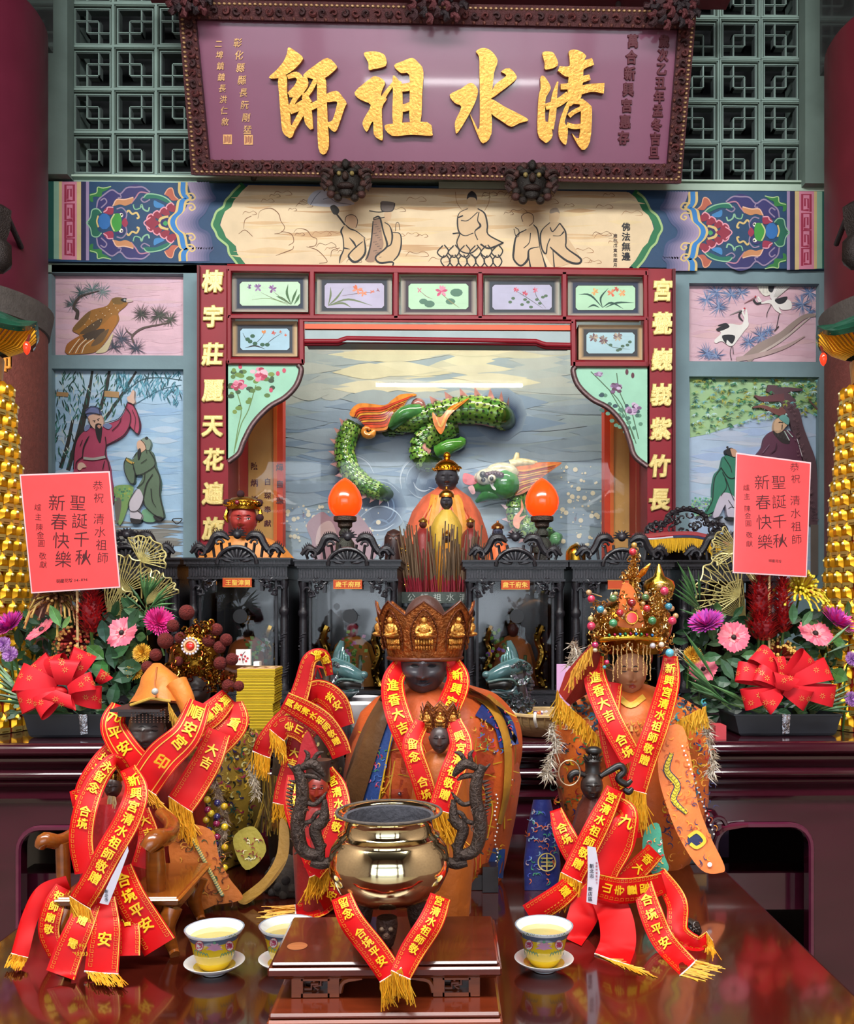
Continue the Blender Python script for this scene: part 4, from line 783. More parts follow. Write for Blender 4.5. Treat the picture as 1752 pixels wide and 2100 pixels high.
def fl1(m, S):
 qq = random.Random(11)
 for p in ([(485, 800), (495, 840), (488, 880), (480, 930)], [(525, 790), (510, 840), (495, 870), (482, 920)]): m.stroke(S, p, 2, '6a8a50')
 for k in range(34):
  x = qq.uniform(473, 560); y = qq.uniform(755, 850-(x-473)*.5); m.dot(S, x, y, qq.uniform(4, 8), qq.choice(['5a7a3c', '3f5a34', '7a9444', '2f4a30', '6a8a3c']), ry=4.5)
 peony(m, S, 532, 768, 21, ['c84a6a', 'e08aa0', 'a8304c', 'ecb4c0'], qq); peony(m, S, 490, 790, 18, ['c04a6c', 'd87a94', 'a0304c', 'e8a8b8'], qq)
 for x, y in ((570, 766), (583, 760), (493, 752), (556, 800)): m.dot(S, x, y, 4, 'c84a64', ry=5)
def fl2(m, S):
 qq = random.Random(12)
 for p in ([(1212, 762), (1240, 790), (1275, 830), (1300, 900)], [(1295, 840), (1310, 900)], [(1265, 765), (1270, 800), (1285, 835)], [(1250, 800), (1290, 870), (1305, 910)]): m.stroke(S, p, 2, '4a6a4c')
 for k in range(30):
  x = qq.uniform(1232, 1316); y = qq.uniform(790+(x-1232)*.7, 850+(x-1232)*.7); m.dot(S, min(x, 1318), y, qq.uniform(3.5, 6.5), qq.choice(['3f6a5c', '5a8a70', '2f4a54', '4a7a64']), ry=4)
 peony(m, S, 1262, 796, 17, ['a08aa8', '7a5a80', 'c4b0cc', '5a3a50'], qq); peony(m, S, 1298, 838, 18, ['a88ab0', '7a5a80', 'c8b0cc', '5a3a60'], qq); peony(m, S, 1228, 768, 9, ['b8a4c4', '8a6a90'], qq)
 for x, y in ((1286, 763), (1298, 770)): m.dot(S, x, y, 3.4, '5a2c3a', ry=6)
spandrel([(468, 745), (612, 745)]+cat([(x, y, 0) for x, y in E1], 4) and [(468, 745), (612, 745)]+[(p[0], p[1]) for p in cat([(x, y, 0) for x, y in E1[1:]], 4)], E1, 'mint corner bracket painted with two pink peonies', fl1)
E2 = [(1180, 752), (1176, 762), (1186, 790), (1214, 818), (1250, 838), (1278, 870), (1292, 905), (1302, 935), (1328, 957)]
spandrel([(1328, 752), (1180, 752)]+[(p[0], p[1]) for p in cat([(x, y, 0) for x, y in E2[1:]], 4)], E2, 'mint corner bracket painted with purple-grey flowers', fl2)
def couplet(s, xs, ys, label):
 root = thing('gold_couplet', label, 'calligraphy', P(xs[0], ys[-1], 4.47)); S = flat(4.468)
 for i, c in enumerate(s):
  m = MB(); m.text(S, c, xs[i], ys[i], 46, 'ecd488', off=.004, bold=.035, sx=.92, skew=.08, ext=.09)
  m.build('gilt_character', GILT, root, smooth=30)
couplet('楝宇莊麗天花遍施', [437, 438, 437, 438, 437, 439, 438, 438], [578, 650, 727, 801, 873, 943, 1012, 1084], 'gold raised calligraphy down the left red post of the niche')
couplet('宮甍巍峩紫竹長', [1359, 1358, 1358, 1356, 1355, 1353, 1352], [596, 664, 738, 810, 880, 956, 1024], 'gold raised calligraphy down the right red post of the niche')
# ------------------------------------------------------------------ niche interior
NY = 5.35
m = MB(); x0, x1 = P(400, 0, NY).x, P(1390, 0, NY).x
m.box((x0, NY+.06, .9), (x1, NY+.16, P(0, 540, NY).z), '93a5ac'); ns = struct(m.build('wall_niche', PAINT, smooth=0))
SN = flat(NY+.055); m = MB(); m.o = .0006
m.shape(SN, [(520, 560), (1320, 560), (1320, 1200), (520, 1200)], '8c9fa8', sm=0)
qq = random.Random(21)
for i in range(420):
 x = qq.uniform(560, 1260); y = qq.uniform(600, 1180); l = qq.uniform(30, 120)
 if y < 820: c = qq.choice(['98a6a4', 'a4aeaa', '8f9fa4', 'b0b4a8', '86989f'])
 elif x > 1100: c = qq.choice(['8e9ca0', '7f929c', '9aa6a6', '8494a0'])
 else: c = qq.choice(['7d93a8', '6b86a4', '8fa2b0', 'a0b0bc', '5f7ea0', '8ea4b8'])
 if 730 < x < 1080 and 700 < y < 810: c = qq.choice(['d8cf9c', 'c9c49c', 'dcd4aa', 'b4b8a8', 'e0d8a8'])  # lamp glow at the niche top painted into these yellow streak colours
 m.stroke(SN, [(x-l, y), (x, y+qq.uniform(-3, 3)), (x+l, y)], [.5, qq.uniform(12, 34), .5], mixc('95a5ab' if y < 820 else '8a9fb2', c, .5 if y > 815 or x < 725 or x > 1085 else .6))
for cx, cy, r in ((720, 985, 34), (1025, 850, 56), (870, 985, 40), (775, 1040, 60), (930, 905, 30), (900, 1000, 50)):
 for k in range(14): m.dot(SN, cx+k*1.2, cy+k*.8, r*(1-k*.06), mixc('7f94a8', '243f63', min(1, k/9)))
for k in range(26):
 a = qq.uniform(0, 6.28); cx, cy = qq.choice([(775, 1040), (870, 985), (720, 985), (900, 960), (780, 1090)]); r = qq.uniform(20, 55)
 m.stroke(SN, [(cx+cos(a+w*.5)*r, cy+sin(a+w*.5)*r) for w in range(5)], [.5, 2.5, 3, 2, .5], qq.choice(['c4d0da', 'a4b6c6', '5a7696']))
for i in range(150):
 lf = i % 2; x = qq.gauss(1190, 30) if lf else qq.uniform(588, 780); y = qq.uniform(955, 1130) if lf else qq.uniform(1035, 1130)
 if 1150 < x < 1242 or not lf: m.dot(SN, x, y, qq.choice([1.2, 1.8, 2.5, 3.5, 5]), 'e3d6b4', n=9)
m.shape(SN, [(640, 1110), (630, 1075), (660, 1050), (680, 1060), (700, 1040), (740, 1060), (770, 1110), (760, 1150), (650, 1150)], 'a87f88'); m.shape(SN, [(650, 1120), (655, 1080), (680, 1070), (690, 1110)], 'c9a8a4')
m.build('sky_painting_with_lamp_glow', PAINT, ns, smooth=0)
for (x0, x1, lb) in ((494, 572, 'left'), (1256, 1302, 'right')):
 root = thing('inscription_board', 'tall ochre board with dark writing beside the %s bracket' % ('mint left' if lb == 'left' else 'mint right') if lb == 'left' else 'narrow plain ochre board below the purple-flower bracket', 'board', P(x0, 1180, 5.0))
 m = MB(); pbox(m, x0, 780, x1, 1190, 5.0, 5.03, 'd9a95c'); m.build('ochre_board', PAINT, root, smooth=0)
 if lb == 'left':
  m = MB(); S = flat(5.0); m.text(S, '陳炳煌', 522, 956, 16, '5a1c1c', off=.001, bold=.03, gap=2.15); m.text(S, '自琛奉獻', 549, 988, 15, '5a1c1c', off=.001, bold=.03, gap=1.9); m.build('writing', PRINT, root, smooth=0)
for (x0, x1, xa, xb) in ((562, 567, 567, 580), (1253, 1258, 1240, 1254)):
 m = MB(); pbox(m, xa, 700, xb, 1190, 4.97, 5.06, 'd2401c'); pbox(m, x0-1, 700, x1+1, 1190, 4.965, 5.0, 'e07030'); o = m.build('orange_post', LACQ, frame, smooth=0)
m = MB(); pbox(m, 455, 700, 476, 1190, 4.62, 5.05, '8c1c2a'); pbox(m, 1322, 700, 1340, 1190, 4.62, 5.05, '8c1c2a'); prt(m, 'inner_jamb')
m = MB(); S = flat(4.965); m.text(S, '煒自琛', 574, 958, 16, '5a1c1c', off=.001, bold=.03, gap=2.15); m.build('writing', PRINT, frame, smooth=0)
m = MB(); a, b = P(490, 700, 4.75), P(1305, 1190, 4.75); m.box((a.x, 4.75, b.z), (b.x, 4.755, a.z), 'ffffff'); g = m.build('glass_pane', glassmat('niche_glass', -.02), frame, smooth=0)
# ------------------------------------------------------------------ relief dragon
DY = NY-.02
dr = thing('dragon_relief', 'green scaled relief dragon with orange mane coiling behind the niche glass', 'relief', P(930, 1120, NY+.05))
def body(pts, rad, n0, fins):
 PT = [P(x, y, Y) for x, y, Y in pts]; c = cat(PT, 10); rr_ = [v.x for v in cat([Vector((r, 0, 0)) for r in rad], 10)]
 m = MB(); m.tube(c, rr_, '33521f', n=14); m.build('body', CERAM, dr)
 m = MB(); ms = MB(); acc = 0
 for i in range(1, len(c)-1):
  tg = (c[i+1]-c[i-1]).normalized(); acc += (c[i]-c[i-1]).length
  if acc < rr_[i]*.5: continue
  acc = 0; n = Vector((0, -1, 0)); sd = tg.cross(n).normalized(); row = (i//2) % 2
  for j in range(-3, 4):
   an = (j+(.5 if row else 0))*.42
   if abs(an) > 1.45: continue
   ctr = c[i] + (sd*sin(an)+n*cos(an))*rr_[i]*1.0; nn = (sd*sin(an)+n*cos(an)); u = nn.cross(tg).normalized(); w = rr_[i]*.3
   pts_ = []
   for k in range(8):
    a = k/8*2*pi; pts_.append(ctr + nn*(.004+.006*max(0, cos(a))) + tg*cos(a)*w*1.15 + u*sin(a)*w)
   m.add(pts_+[ctr+nn*.012], [(k, (k+1) % 8, 8) for k in range(8)], qq.choice(['6f9c3c', '8fb44c', '5c8c38', 'a0bc58']) if j % 2 else qq.choice(['4f8438', '7aa446']))
   k2 = [ctr+nn*.013-tg*w*.3+tg*cos(a*pi/3)*w*.36+u*sin(a*pi/3)*w*.32 for a in range(6)]; ms.add(k2, [tuple(range(6))], '12230f')
 o = m.build('scales', CERAM, dr); o['kind'] = 'stuff'; ms.build('scale_centres', PAINT, dr, smooth=0)
 if fins:
  m = MB()
  for i in range(2, len(c)-6, 5):
   tg = (c[i+3]-c[i]).normalized(); sd = tg.cross(Vector((0, -1, 0))).normalized()*fins; b0, b1 = c[i]+sd*rr_[i]*.7, c[i+5]+sd*rr_[i]*.7; tip = c[i]+sd*rr_[i]*1.75+tg*.0
   for dy in (-.02, .01):
    m.add([b0+Vector((0, dy, 0)), b1+Vector((0, dy, 0)), tip+Vector((0, dy, 0))], [(0, 1, 2)], 'c08a84')
   m.add([b0+Vector((0, -.02, 0)), tip+Vector((0, -.02, 0)), tip+Vector((0, .01, 0)), b0+Vector((0, .01, 0)), b1+Vector((0, -.02, 0)), b1+Vector((0, .01, 0))], [(0, 1, 2, 3), (1, 4, 5, 2)], 'a87068')
  m.tube([p+ (c[min(i+1, len(c)-1)]-c[max(i-1, 0)]).normalized().cross(Vector((0, -1, 0)))*fins*rr_[i]*.85 for i, p in enumerate(c)], [r*.3 for r in rr_], 'c08c86', n=6)
  m.tube([p- (c[min(i+1, len(c)-1)]-c[max(i-1, 0)]).normalized().cross(Vector((0, -1, 0)))*fins*rr_[i]*.88 for i, p in enumerate(c)], [r*.2 for r in rr_], 'b06a60', n=6)
  m.build('back_fins', CERAM, dr)
k_ = mpp(DY)
body([(728, 868, DY), (712, 900, DY), (708, 935, DY), (722, 970, DY), (748, 995, DY), (776, 1008, DY), (800, 1015, DY+.1)], [18*k_, 19*k_, 19*k_, 19*k_, 18*k_, 16*k_, 12*k_], 8, 1)
body([(790, 885, DY+.08), (830, 870, DY), (880, 855, DY), (935, 843, DY), (985, 842, DY), (1025, 852, DY), (1045, 870, DY+.15)], [12*k_, 18*k_, 22*k_, 25*k_, 27*k_, 26*k_, 18*k_], 8, -1)
body([(935, 875, DY+.03), (885, 890, DY), (862, 915, DY), (868, 945, DY), (905, 950, DY+.12)], [20*k_, 22*k_, 20*k_, 20*k_, 14*k_], 6, 0)
body([(1080, 1000, DY+.05), (1060, 1030, DY), (1062, 1065, DY), (1090, 1090, DY), (1130, 1100, DY+.1)], [15*k_, 18*k_, 19*k_, 20*k_, 16*k_], 6, 1)
SD = flat(DY)
t = T(560, 780, 5.153); m = MB()
m.shape(SD, t([(820, 360), (870, 290), (960, 260), (1180, 280), (1260, 230), (1350, 170), (1480, 160), (1520, 175), (1440, 210), (1380, 300), (1290, 420), (1230, 480), (1200, 540), (1060, 545), (960, 470), (920, 410), (840, 400)]), 'e8903c', off=.0, thick=.05)
for k in range(8): m.stroke(SD, t([(870+k*14, 400+k*12), (930+k*12, 330+k*24), (1150+k*6, 320+k*24), (1300-k*8, 260+k*20), (1480-k*34, 180+k*28)]), [1, 7, 7, 5, 1], ['c8402c', 'e0582c', 'f0a83c'][k % 3], off=.052+k*1e-4)
for k in range(7): m.stroke(SD, t([(870+k*14, 408+k*12), (930+k*12, 340+k*24), (1150+k*6, 332+k*24), (1300-k*8, 272+k*20), (1440-k*24, 220+k*28)]), .9, '5a2414', off=.054)
m.tube([P(*t([(1000+cos(a*.7)*(70-a*7), 530+sin(a*.7)*(70-a*7))])[0], DY-.06) for a in range(10)], [.012, .022, .02, .02, .018, .016, .014, .012, .01, .006], 'e8943c', n=8, smooth=2)
m.build('tail_plume', CERAM, dr)
t = T(840, 780, 4.171); m = MB()
m.shape(SD, t([(200, 300), (240, 340), (280, 330), (340, 260), (440, 210), (510, 180), (430, 250), (360, 310), (320, 370), (300, 440), (270, 485), (230, 440), (205, 380)]), 'f08a30', off=.07, thick=.02); m.stroke(SD, t([(225, 330), (270, 420), (330, 300), (480, 195)]), [1, 5, 4, 1], 'f8c050', off=.0925)
m.shape(SD, t([(945, 1030), (965, 1110), (930, 1180), (990, 1165), (940, 1220), (925, 1280), (880, 1250), (885, 1180), (940, 1120)]), 'f0884c', off=.07, thick=.02)
m.build('flame', CERAM, dr)
m = MB()   # claws / legs / rocks on the coil
m.tube([P(*t([(130, 500)])[0], DY-.03), P(*t([(120, 580)])[0], DY-.05), P(*t([(170, 620)])[0], DY-.04)], .02, 'c08a80', n=8, smooth=3)
m.tube([P(*t([(240, 610)])[0], DY-.02), P(*t([(330, 570)])[0], DY-.05), P(*t([(450, 530)])[0], DY-.03), P(*t([(430, 490)])[0], DY-.02)], [.04, .045, .03, .01], '4a8a34', n=8, smooth=3)
m.tube([P(800, 875, DY-.02), P(830, 850, DY-.05), P(862, 842, DY-.03)], [.03, .05, .04], '4a8a4c', n=8, smooth=3); m.ball(P(858, 832, DY), .045, 'a8706c')
m.tube([P(1135, 1120, DY), P(1140, 1105, DY-.02), P(1150, 1100, DY)], [.02, .04, .02], '6aa070', n=8, smooth=3)
m.build('leg', CERAM, dr)
m = MB()
hx = lambda x, y, d=0: P(*t([(x, y)])[0], DY-.04-d)
m.tube([hx(870, 880), hx(800, 890, .03), hx(720, 900, .03), hx(640, 900, .02), hx(560, 910)], [.075, .09, .06, .045, .03], '3f8a3c', n=12, smooth=4)
m.tube([hx(850, 930), hx(760, 960, .02), hx(660, 980, .02), hx(570, 1040)], [.05, .045, .035, .01], '3a8044', n=10, smooth=4)
m.ball(hx(700, 830, .05), (.10, .05, .055), 'd9d2b8'); m.ball(hx(640, 830, .07), (.05, .04, .045), 'd9d2b8'); m.ball(hx(790, 790, .03), (.1, .05, .06), 'cfc8a8'); m.ball(hx(628, 808, .1), .02, '1c1818'); m.ball(hx(632, 850, .1), .014, '1c1818')
m.build('head', CERAM, dr)
m = MB(); m.ball(hx(705, 840, .115), .024, 'e8e0c0'); m.ball(hx(703, 840, .134), .013, '0c0c0c', 8, 6);
for k in range(6): m.ball(hx(665+k*24, 795-abs(2.5-k)*-6, .11), .018, '4a2634', 8, 6)
m.build('eye', CERAM, dr)
m = MB()
m.tube([hx(860, 720), hx(905, 700), hx(925, 620)], [.03, .025, .012], 'd9c89c', n=8, smooth=4); m.tube([hx(880, 715), hx(970, 705), hx(1060, 715), hx(1095, 705)], [.03, .028, .022, .012], 'd9c89c', n=8, smooth=4); m.build('horn', CERAM, dr)
m = MB(); m.shape(SD, t([(880, 760), (1000, 740), (1100, 715), (1285, 715), (1240, 760), (1140, 830), (1060, 900), (980, 970), (890, 995), (870, 960), (930, 900), (890, 820)]), 'e07a3c', off=.02, thick=.04)
for k in range(9): m.stroke(SD, t([(890+k*3, 780+k*24), (980, 785+k*18), (1100+(-k*4), 760+k*18), (1270-k*34, 725+k*27)]), [1, 3.4, 3, .6], ['e8a040', 'b8402c', 'f0b450'][k % 3], off=.062+k*1e-4); m.stroke(SD, t([(890+k*3, 792+k*24), (980, 797+k*18), (1100+(-k*4), 772+k*18), (1240-k*30, 742+k*27)]), .8, '4a1c10', off=.064)
m.shape(SD, t([(860, 860), (900, 840), (940, 900), (900, 930), (930, 960), (870, 990), (800, 1030), (740, 1010), (660, 1040), (600, 1050), (680, 990), (800, 970)]), 'c88a94', off=.01, thick=.03)
m.build('mane', CERAM, dr)
m = MB(); m.shape(SD, t([(455, 830), (480, 810), (560, 840), (600, 880), (520, 910), (460, 890)]), 'd04a4c', off=.05, thick=.03); m.shape(SD, t([(500, 930), (540, 915), (560, 975), (530, 985)]), 'e0a0a0', off=.05, thick=.03); m.shape(SD, t([(680, 900), (710, 905), (730, 960), (700, 950)]), 'f0ece0', off=.1, thick=.03); m.build('tongue_and_tusk', CERAM, dr)
# ------------------------------------------------------------------ columns
def zpx(py, Y): return HC - (py-CY)/F*Y
def shaft(name, xe, side, ytop_, cup, clow, label):
 Y = 3.95; k = mpp(Y); r = .42; x = P(xe, 0, Y).x - side*r; m = MB(); c = Vector((x, Y, 0)); zc = zpx(640, Y)
 root = bpy.data.objects.new(name, None); col.objects.link(root); root['kind'] = 'structure'
 m.lathe(c, [(r, zc), (r, zpx(ytop_, Y)), (r*.97, zpx(ytop_, Y)+.02)], cup, n=48); m.build('upper_shaft', LACQ, root)
 m = MB(); m.lathe(c, [(r*1.0, 0), (r*1.0, zc-.06)], clow, n=48); m.build('lower_shaft', STONE, root)
 m = MB(); m.lathe(c, [(r*.98, zc-.09), (r*1.02, zc-.08), (r*1.03, zc-.05), (r*1.05, zc-.01), (r*1.06, zc+.02), (r*.99, zc+.03)], '5a5450', n=48); m.build('stone_ring', STONE, root)
 m = MB(); m.box((x-.35, Y-.2, zpx(ytop_, Y)+.02), (x+.35, Y+.3, 4.75), '2a2226')
 for i in range(5): m.box((x-.5, Y-.3+i*.01, zpx(ytop_, Y)+.05+i*.14), (x+.5, Y-.22, zpx(ytop_, Y)+.1+i*.14), '33262a')
 m.build('bracket_block', WOOD, root)
shaft('column_left', 81, 1, 42, '561a2c', '7d4238', ''); shaft('column_right', 1707, -1, 75, '5c1c26', '6e3630', '')
m = MB(); S = flat(3.45); m.text(S, '仰', 6, 745, 36, 'e89a3c', off=0, bold=.02, ext=.1); m.text(S, '裝', 8, 810, 34, 'e8a04c', off=0, bold=.02, ext=.1)
o = m.build('column_writing', GILT, None, smooth=0); o.parent = bpy.data.objects['column_left']
for (x, y, sg, lb) in ((6, 487, 1, 'dark hexagonal bracket lamp on the left red column'), (1745, 480, -1, 'dark metal bracket lamp on the right column')):
 root = thing('bracket_lamp', lb, 'lamp', P(x, y+50, 3.4)); m = MB(); c = P(x-10*sg, y, 3.42)
 m.lathe(c, [(.02, .12), (.05, .10), (.045, .03), (.03, -.01), (.05, -.03), (.052, -.10), (.02, -.13)], '2a2220', n=6); m.build('lamp_body', IRON, root)
 m = MB(); m.tube([c+Vector((0, 0, .1)), c+Vector((-.06*sg, .2, .16)), c+Vector((-.1*sg, .4, .12))], .012, '2a2220'); m.build('arm', IRON, root)
# ------------------------------------------------------------------ altar
AX0, AX1, AY = -1.75, 1.85, 2.25
alt = thing('altar', 'long dark purple lacquered altar with moulded edge and openings, behind the front table', 'altar', (0, AY, 0))
m = MB()
prof = [(1522, 0), (1526, -.012), (1540, -.016), (1547, -.006), (1550, .006), (1553, -.004), (1560, .0), (1568, .02), (1576, .024), (1582, .008), (1590, .004), (1598, .012), (1600, .03), (1604, .022), (1609, .028), (1614, .03), (1618, .045), (1632, .03), (1638, .02), (1646, .03), (1650, .035)]
a = [(AX0, AY+d, zpx(y, AY)) for y, d in prof]; b = [(AX1, AY+d, zpx(y, AY)) for y, d in prof]; n = len(a)
m.add(a+b, [(i, i+1, n+i+1, n+i) for i in range(n-1)], '360c18'); m.box((AX0, AY+.0, AZ-.03), (AX1, 3.5, AZ), '360c18')
m.build('top_board', ROSE, alt, smooth=60)
m = MB(); zt, zo = zpx(1648, AY), zpx(1701, AY); Xp = lambda px: P(px, 1700, AY).x
y0, y1 = AY+.035, AY+.08
def fboard(pts):   # polygon board in xz
 fr = [Vector((x, y0, z)) for x, z in pts]; bk = [Vector((x, y1, z)) for x, z in pts]; k = len(pts)
 m.add(fr+bk, [tuple(range(k))[::-1], tuple(range(k, 2*k))]+[(i, (i+1) % k, k+(i+1) % k, k+i) for i in range(k)], '3c0e1e')
def opening(xa, xb, curl):
 pts = []; r = .055
 for i in range(7): t_ = pi-i*pi/12; pts.append((xa+r+cos(t_)*r, zo-r+sin(t_)*r))
 for i in range(7): t_ = pi/2-i*pi/12; pts.append((xb-r+cos(t_)*r, zo-r+sin(t_)*r))
 return pts
OL = opening(Xp(25), Xp(345), 0); OR_ = opening(Xp(1476), Xp(1675), 0)
zb = .02
fboard([(AX0, zb), (AX0, zt), (OL[0][0], zt), (OL[0][0], zb)]); fboard([(OL[0][0], zt), (OL[-1][0], zt)]+OL[::-1])
fboard([(OL[-1][0], zb), (OL[-1][0], zt), (OR_[0][0], zt), (OR_[0][0], zb)]); fboard([(OR_[0][0], zt), (OR_[-1][0], zt)]+OR_[::-1]); fboard([(OR_[-1][0], zb), (OR_[-1][0], zt), (AX1, zt), (AX1, zb)])
m.build('apron', ROSE, alt, smooth=0)
for O_ in (OL, OR_):
 m = MB(); pp = [Vector((O_[0][0], y0-.004, zb))]+[Vector((x, y0-.004, z)) for x, z in O_]+[Vector((O_[-1][0], y0-.004, zb))]; m.tube(pp, .007, '5c2038', n=6); m.build('edge_bead', ROSE, alt)
m = MB()
for sg, px in ((1, 1474),):
 c = P(px-4, 1691, AY); m.tube([c+Vector((cos(a*.8)*(.022-a*.002), -.005, sin(a*.8)*(.022-a*.002)))for a in range(9)], .006, '3c0e1e', n=6, smooth=2); m.tube([c+Vector((.0, -.005, -.02)), P(1490, 1703, AY)+Vector((0, .02, 0)), P(1540, 1696, AY)+Vector((0, .02, 0))], [.008, .008, .005], '5c1c30', n=6, smooth=3)
m.build('carved_scroll', ROSE, alt)
for px0, px1 in ((38, 360), (1460, 1668)):
 m = MB(); a = P(px0, 1866, 2.36); b = P(px1, 1790, 2.36); m.box((a.x, 2.36, a.z), (b.x, 2.45, b.z), '3c1020'); m.build('stretcher', ROSE, alt, smooth=0)
m = MB()
for x in (AX0, Xp(345), Xp(1400), AX1-.1): m.box((x, AY+.1, 0), (x+.1, AY+.2, AZ-.04), '2a0c16')
m.box((Xp(1478), 2.62, .62), (Xp(1590), 2.9, AZ-.06), '3a2a3a'); m.box((AX0, 3.2, 0), (AX1, 3.25, AZ-.04), '141012')  # the wide near-black board stands in for the dark void under the altar
m.build('inner_legs_and_dark_backing', ROSE, alt, smooth=0)
# ------------------------------------------------------------------ front table
tb = thing('offering_table', 'dark red-brown polished table in front that carries the statues and cups', 'table', (0, 1.5, 0))
TX0, TX1, TY0, TY1 = -.737, .582, .92, 2.19
m = MB(); m.box((TX0, TY0, TZ-.035), (TX1, TY1, TZ), '3a0f08'); o = m.build('table_top', mat('table_lacquer', .13, var=.25, vscale=2.2, coat=.55, stretch=(1, 5, 1)), tb, smooth=0)
bv = o.modifiers.new('b', 'BEVEL'); bv.width = .006; bv.segments = 2
m = MB(); m.box((TX0+.04, TY0+.04, TZ-.12), (TX1-.04, TY1-.04, TZ-.035), '3a100a'); m.build('apron', WOOD, tb, smooth=0)
for x in (TX0+.04, TX1-.11):
 for y in (TY0+.05, TY1-.12):
  m = MB(); m.box((x, y, 0), (x+.07, y+.07, TZ-.1), '3a100a'); m.build('leg', WOOD, tb, smooth=0)
# ------------------------------------------------------------------ lamp towers
def tower(px, side, label):
 Yc = 2.52; k = mpp(Yc); X = P(px, 0, Yc).x; c = Vector((X, Yc, 0)); root = thing('golden_lamp_tower', label, 'lamp tower', (X, Yc, AZ), 'golden lamp towers')
 rad = lambda z: .216 - (z-AZ)*.082
 m = MB(); m.lathe(c, [(rad(AZ)+.01, AZ+.002), (rad(1.94)-.008, 1.95), (.05, 1.97)], '8c1a12', n=40); m.build('core', LACQ, root)
 m = MB(); w = .0165
 prof = [(-w, 0), (-w, .018), (-w*.62, .03), (0, .041), (w*.62, .03), (w, .018), (w, 0)]
 fr = [Vector((x, -.006, z)) for x, z in prof]; inn = [Vector((x*.5, -.016, .008+z*.55)) for x, z in prof]; bk = [Vector((x, .012, z)) for x, z in prof]; n = 7
 m.add(fr+inn+bk, [(i, (i+1) % n, n+(i+1) % n, n+i) for i in range(n)]+[tuple(range(n, 2*n))]+[(i, (i+1) % n, 2*n+(i+1) % n, 2*n+i) for i in range(n)], 'd99a1c')
 m.box((-.0145, -.013, -.011), (.0145, -.005, .003), 'd8bc6a'); m.box((-.009, -.0145, -.008), (.009, -.013, -.0055), '7a5a20'); m.ball((0, -.016, .024), .0045, 'fff0a0', 6, 4)
 me = None; cnt = 0
 for r_ in range(22):
  z = AZ+.013+r_*.0425; rd = rad(z)+.004; nn = int(2*pi*rd/.0375)
  for i in range(nn):
   a = 2*pi*(i+(r_ % 2)*.5)/nn
   if sin(a) > .25 or cos(a)*side < -.35: continue
   if me is None: o = m.build('gold_lamp_cell', GLOWG, root, smooth=30); me = o
   else: o = me.copy(); col.objects.link(o)
   p = Vector((X+cos(a)*rd, Yc+sin(a)*rd, z)); o.location = p-root.location; o.rotation_euler = (0, 0, a+pi/2); cnt += 1
 for i in range(14):
  z = AZ+.05+i*.06; a = -pi/2+side*(.3+.2*(i % 3)); m2 = MB(); m2.ball((0, 0, 0), .006, 'ffc040', 8, 6)
 zr = zpx(690, Yc); m = MB(); R0 = .232
 tip = [(R0*1.0, .012), (R0*.8, .028), (R0*.55, .07), (R0*.25, .14), (.03, .22)]
 def ringp(rf, z, lift):
  out = []
  for i in range(48):
   a = 2*pi*i/48 + (0 if side > 0 else 0); h = (i % 8)/8; cn = min(h, 1-h)*2; rr2 = rf*(1-.10*cn); out.append(Vector((X+cos(a)*rr2, Yc+sin(a)*rr2, z+lift*(1-cn)**3)))
  return out
 m.rings([ringp(R0*.97, zr-.012, .03), ringp(R0, zr, .035), ringp(R0*.8, zr+.02, .02), ringp(R0*.5, zr+.06, .01), ringp(R0*.2, zr+.12, 0)], '1f4a38', caps=True); m.build('roof', CERAM, root)
 m = MB()
 for i in range(96):
  a = 2*pi*i/96
  if sin(a) > .3: continue
  h = ((i/2) % 8)/8; cn = min(h, 1-h)*2; rf = R0*(1-.10*cn)
  m.tube([Vector((X+cos(a)*rf*.97, Yc+sin(a)*rf*.97, zr-.004+.03*(1-cn)**3)), Vector((X+cos(a)*rf*.8, Yc+sin(a)*rf*.8, zr-.035)), Vector((X+cos(a)*.14, Yc+sin(a)*.14, zr-.05))], .0042, 'e09a20', n=5)
 o = m.build('eave_rafters', GLOWG, root); o['kind'] = 'stuff'
 m = MB(); m.lathe(c, [(.13, zr-.06), (.125, 1.97)], 'c8801c', n=24); m.build('neck', GILT, root)
 bx = 55 if side > 0 else 1689; b0 = P(bx, 712 if side > 0 else 735, 2.42); e = thing('small_red_bulb', 'small glowing red bulb hanging under the roof tip of the %s lamp tower' % ('left' if side > 0 else 'right'), 'light bulb', b0, 'bulbs under the tower roofs')
 m = MB(); m.lathe(b0, [(.001, -.02), (.006, -.014), (.0095, -.002), (.008, .008), (.004, .014)], 'ff2a14', n=12); m.build('glass', mat('red_bulb_glass', .15, var=0, emit=1.3), e)
 m = MB(); m.tube([b0+Vector((0, 0, .012)), b0+Vector((-.006*side, .03, .04))], .0035, '5a1a14', n=6); m.build('socket', PLAST, e)
 return root
tower(-99, 1, 'tall golden cone tower of small lamp cells at the left edge'); tower(1846, -1, 'tall golden cone tower of small lamp cells at the right edge')
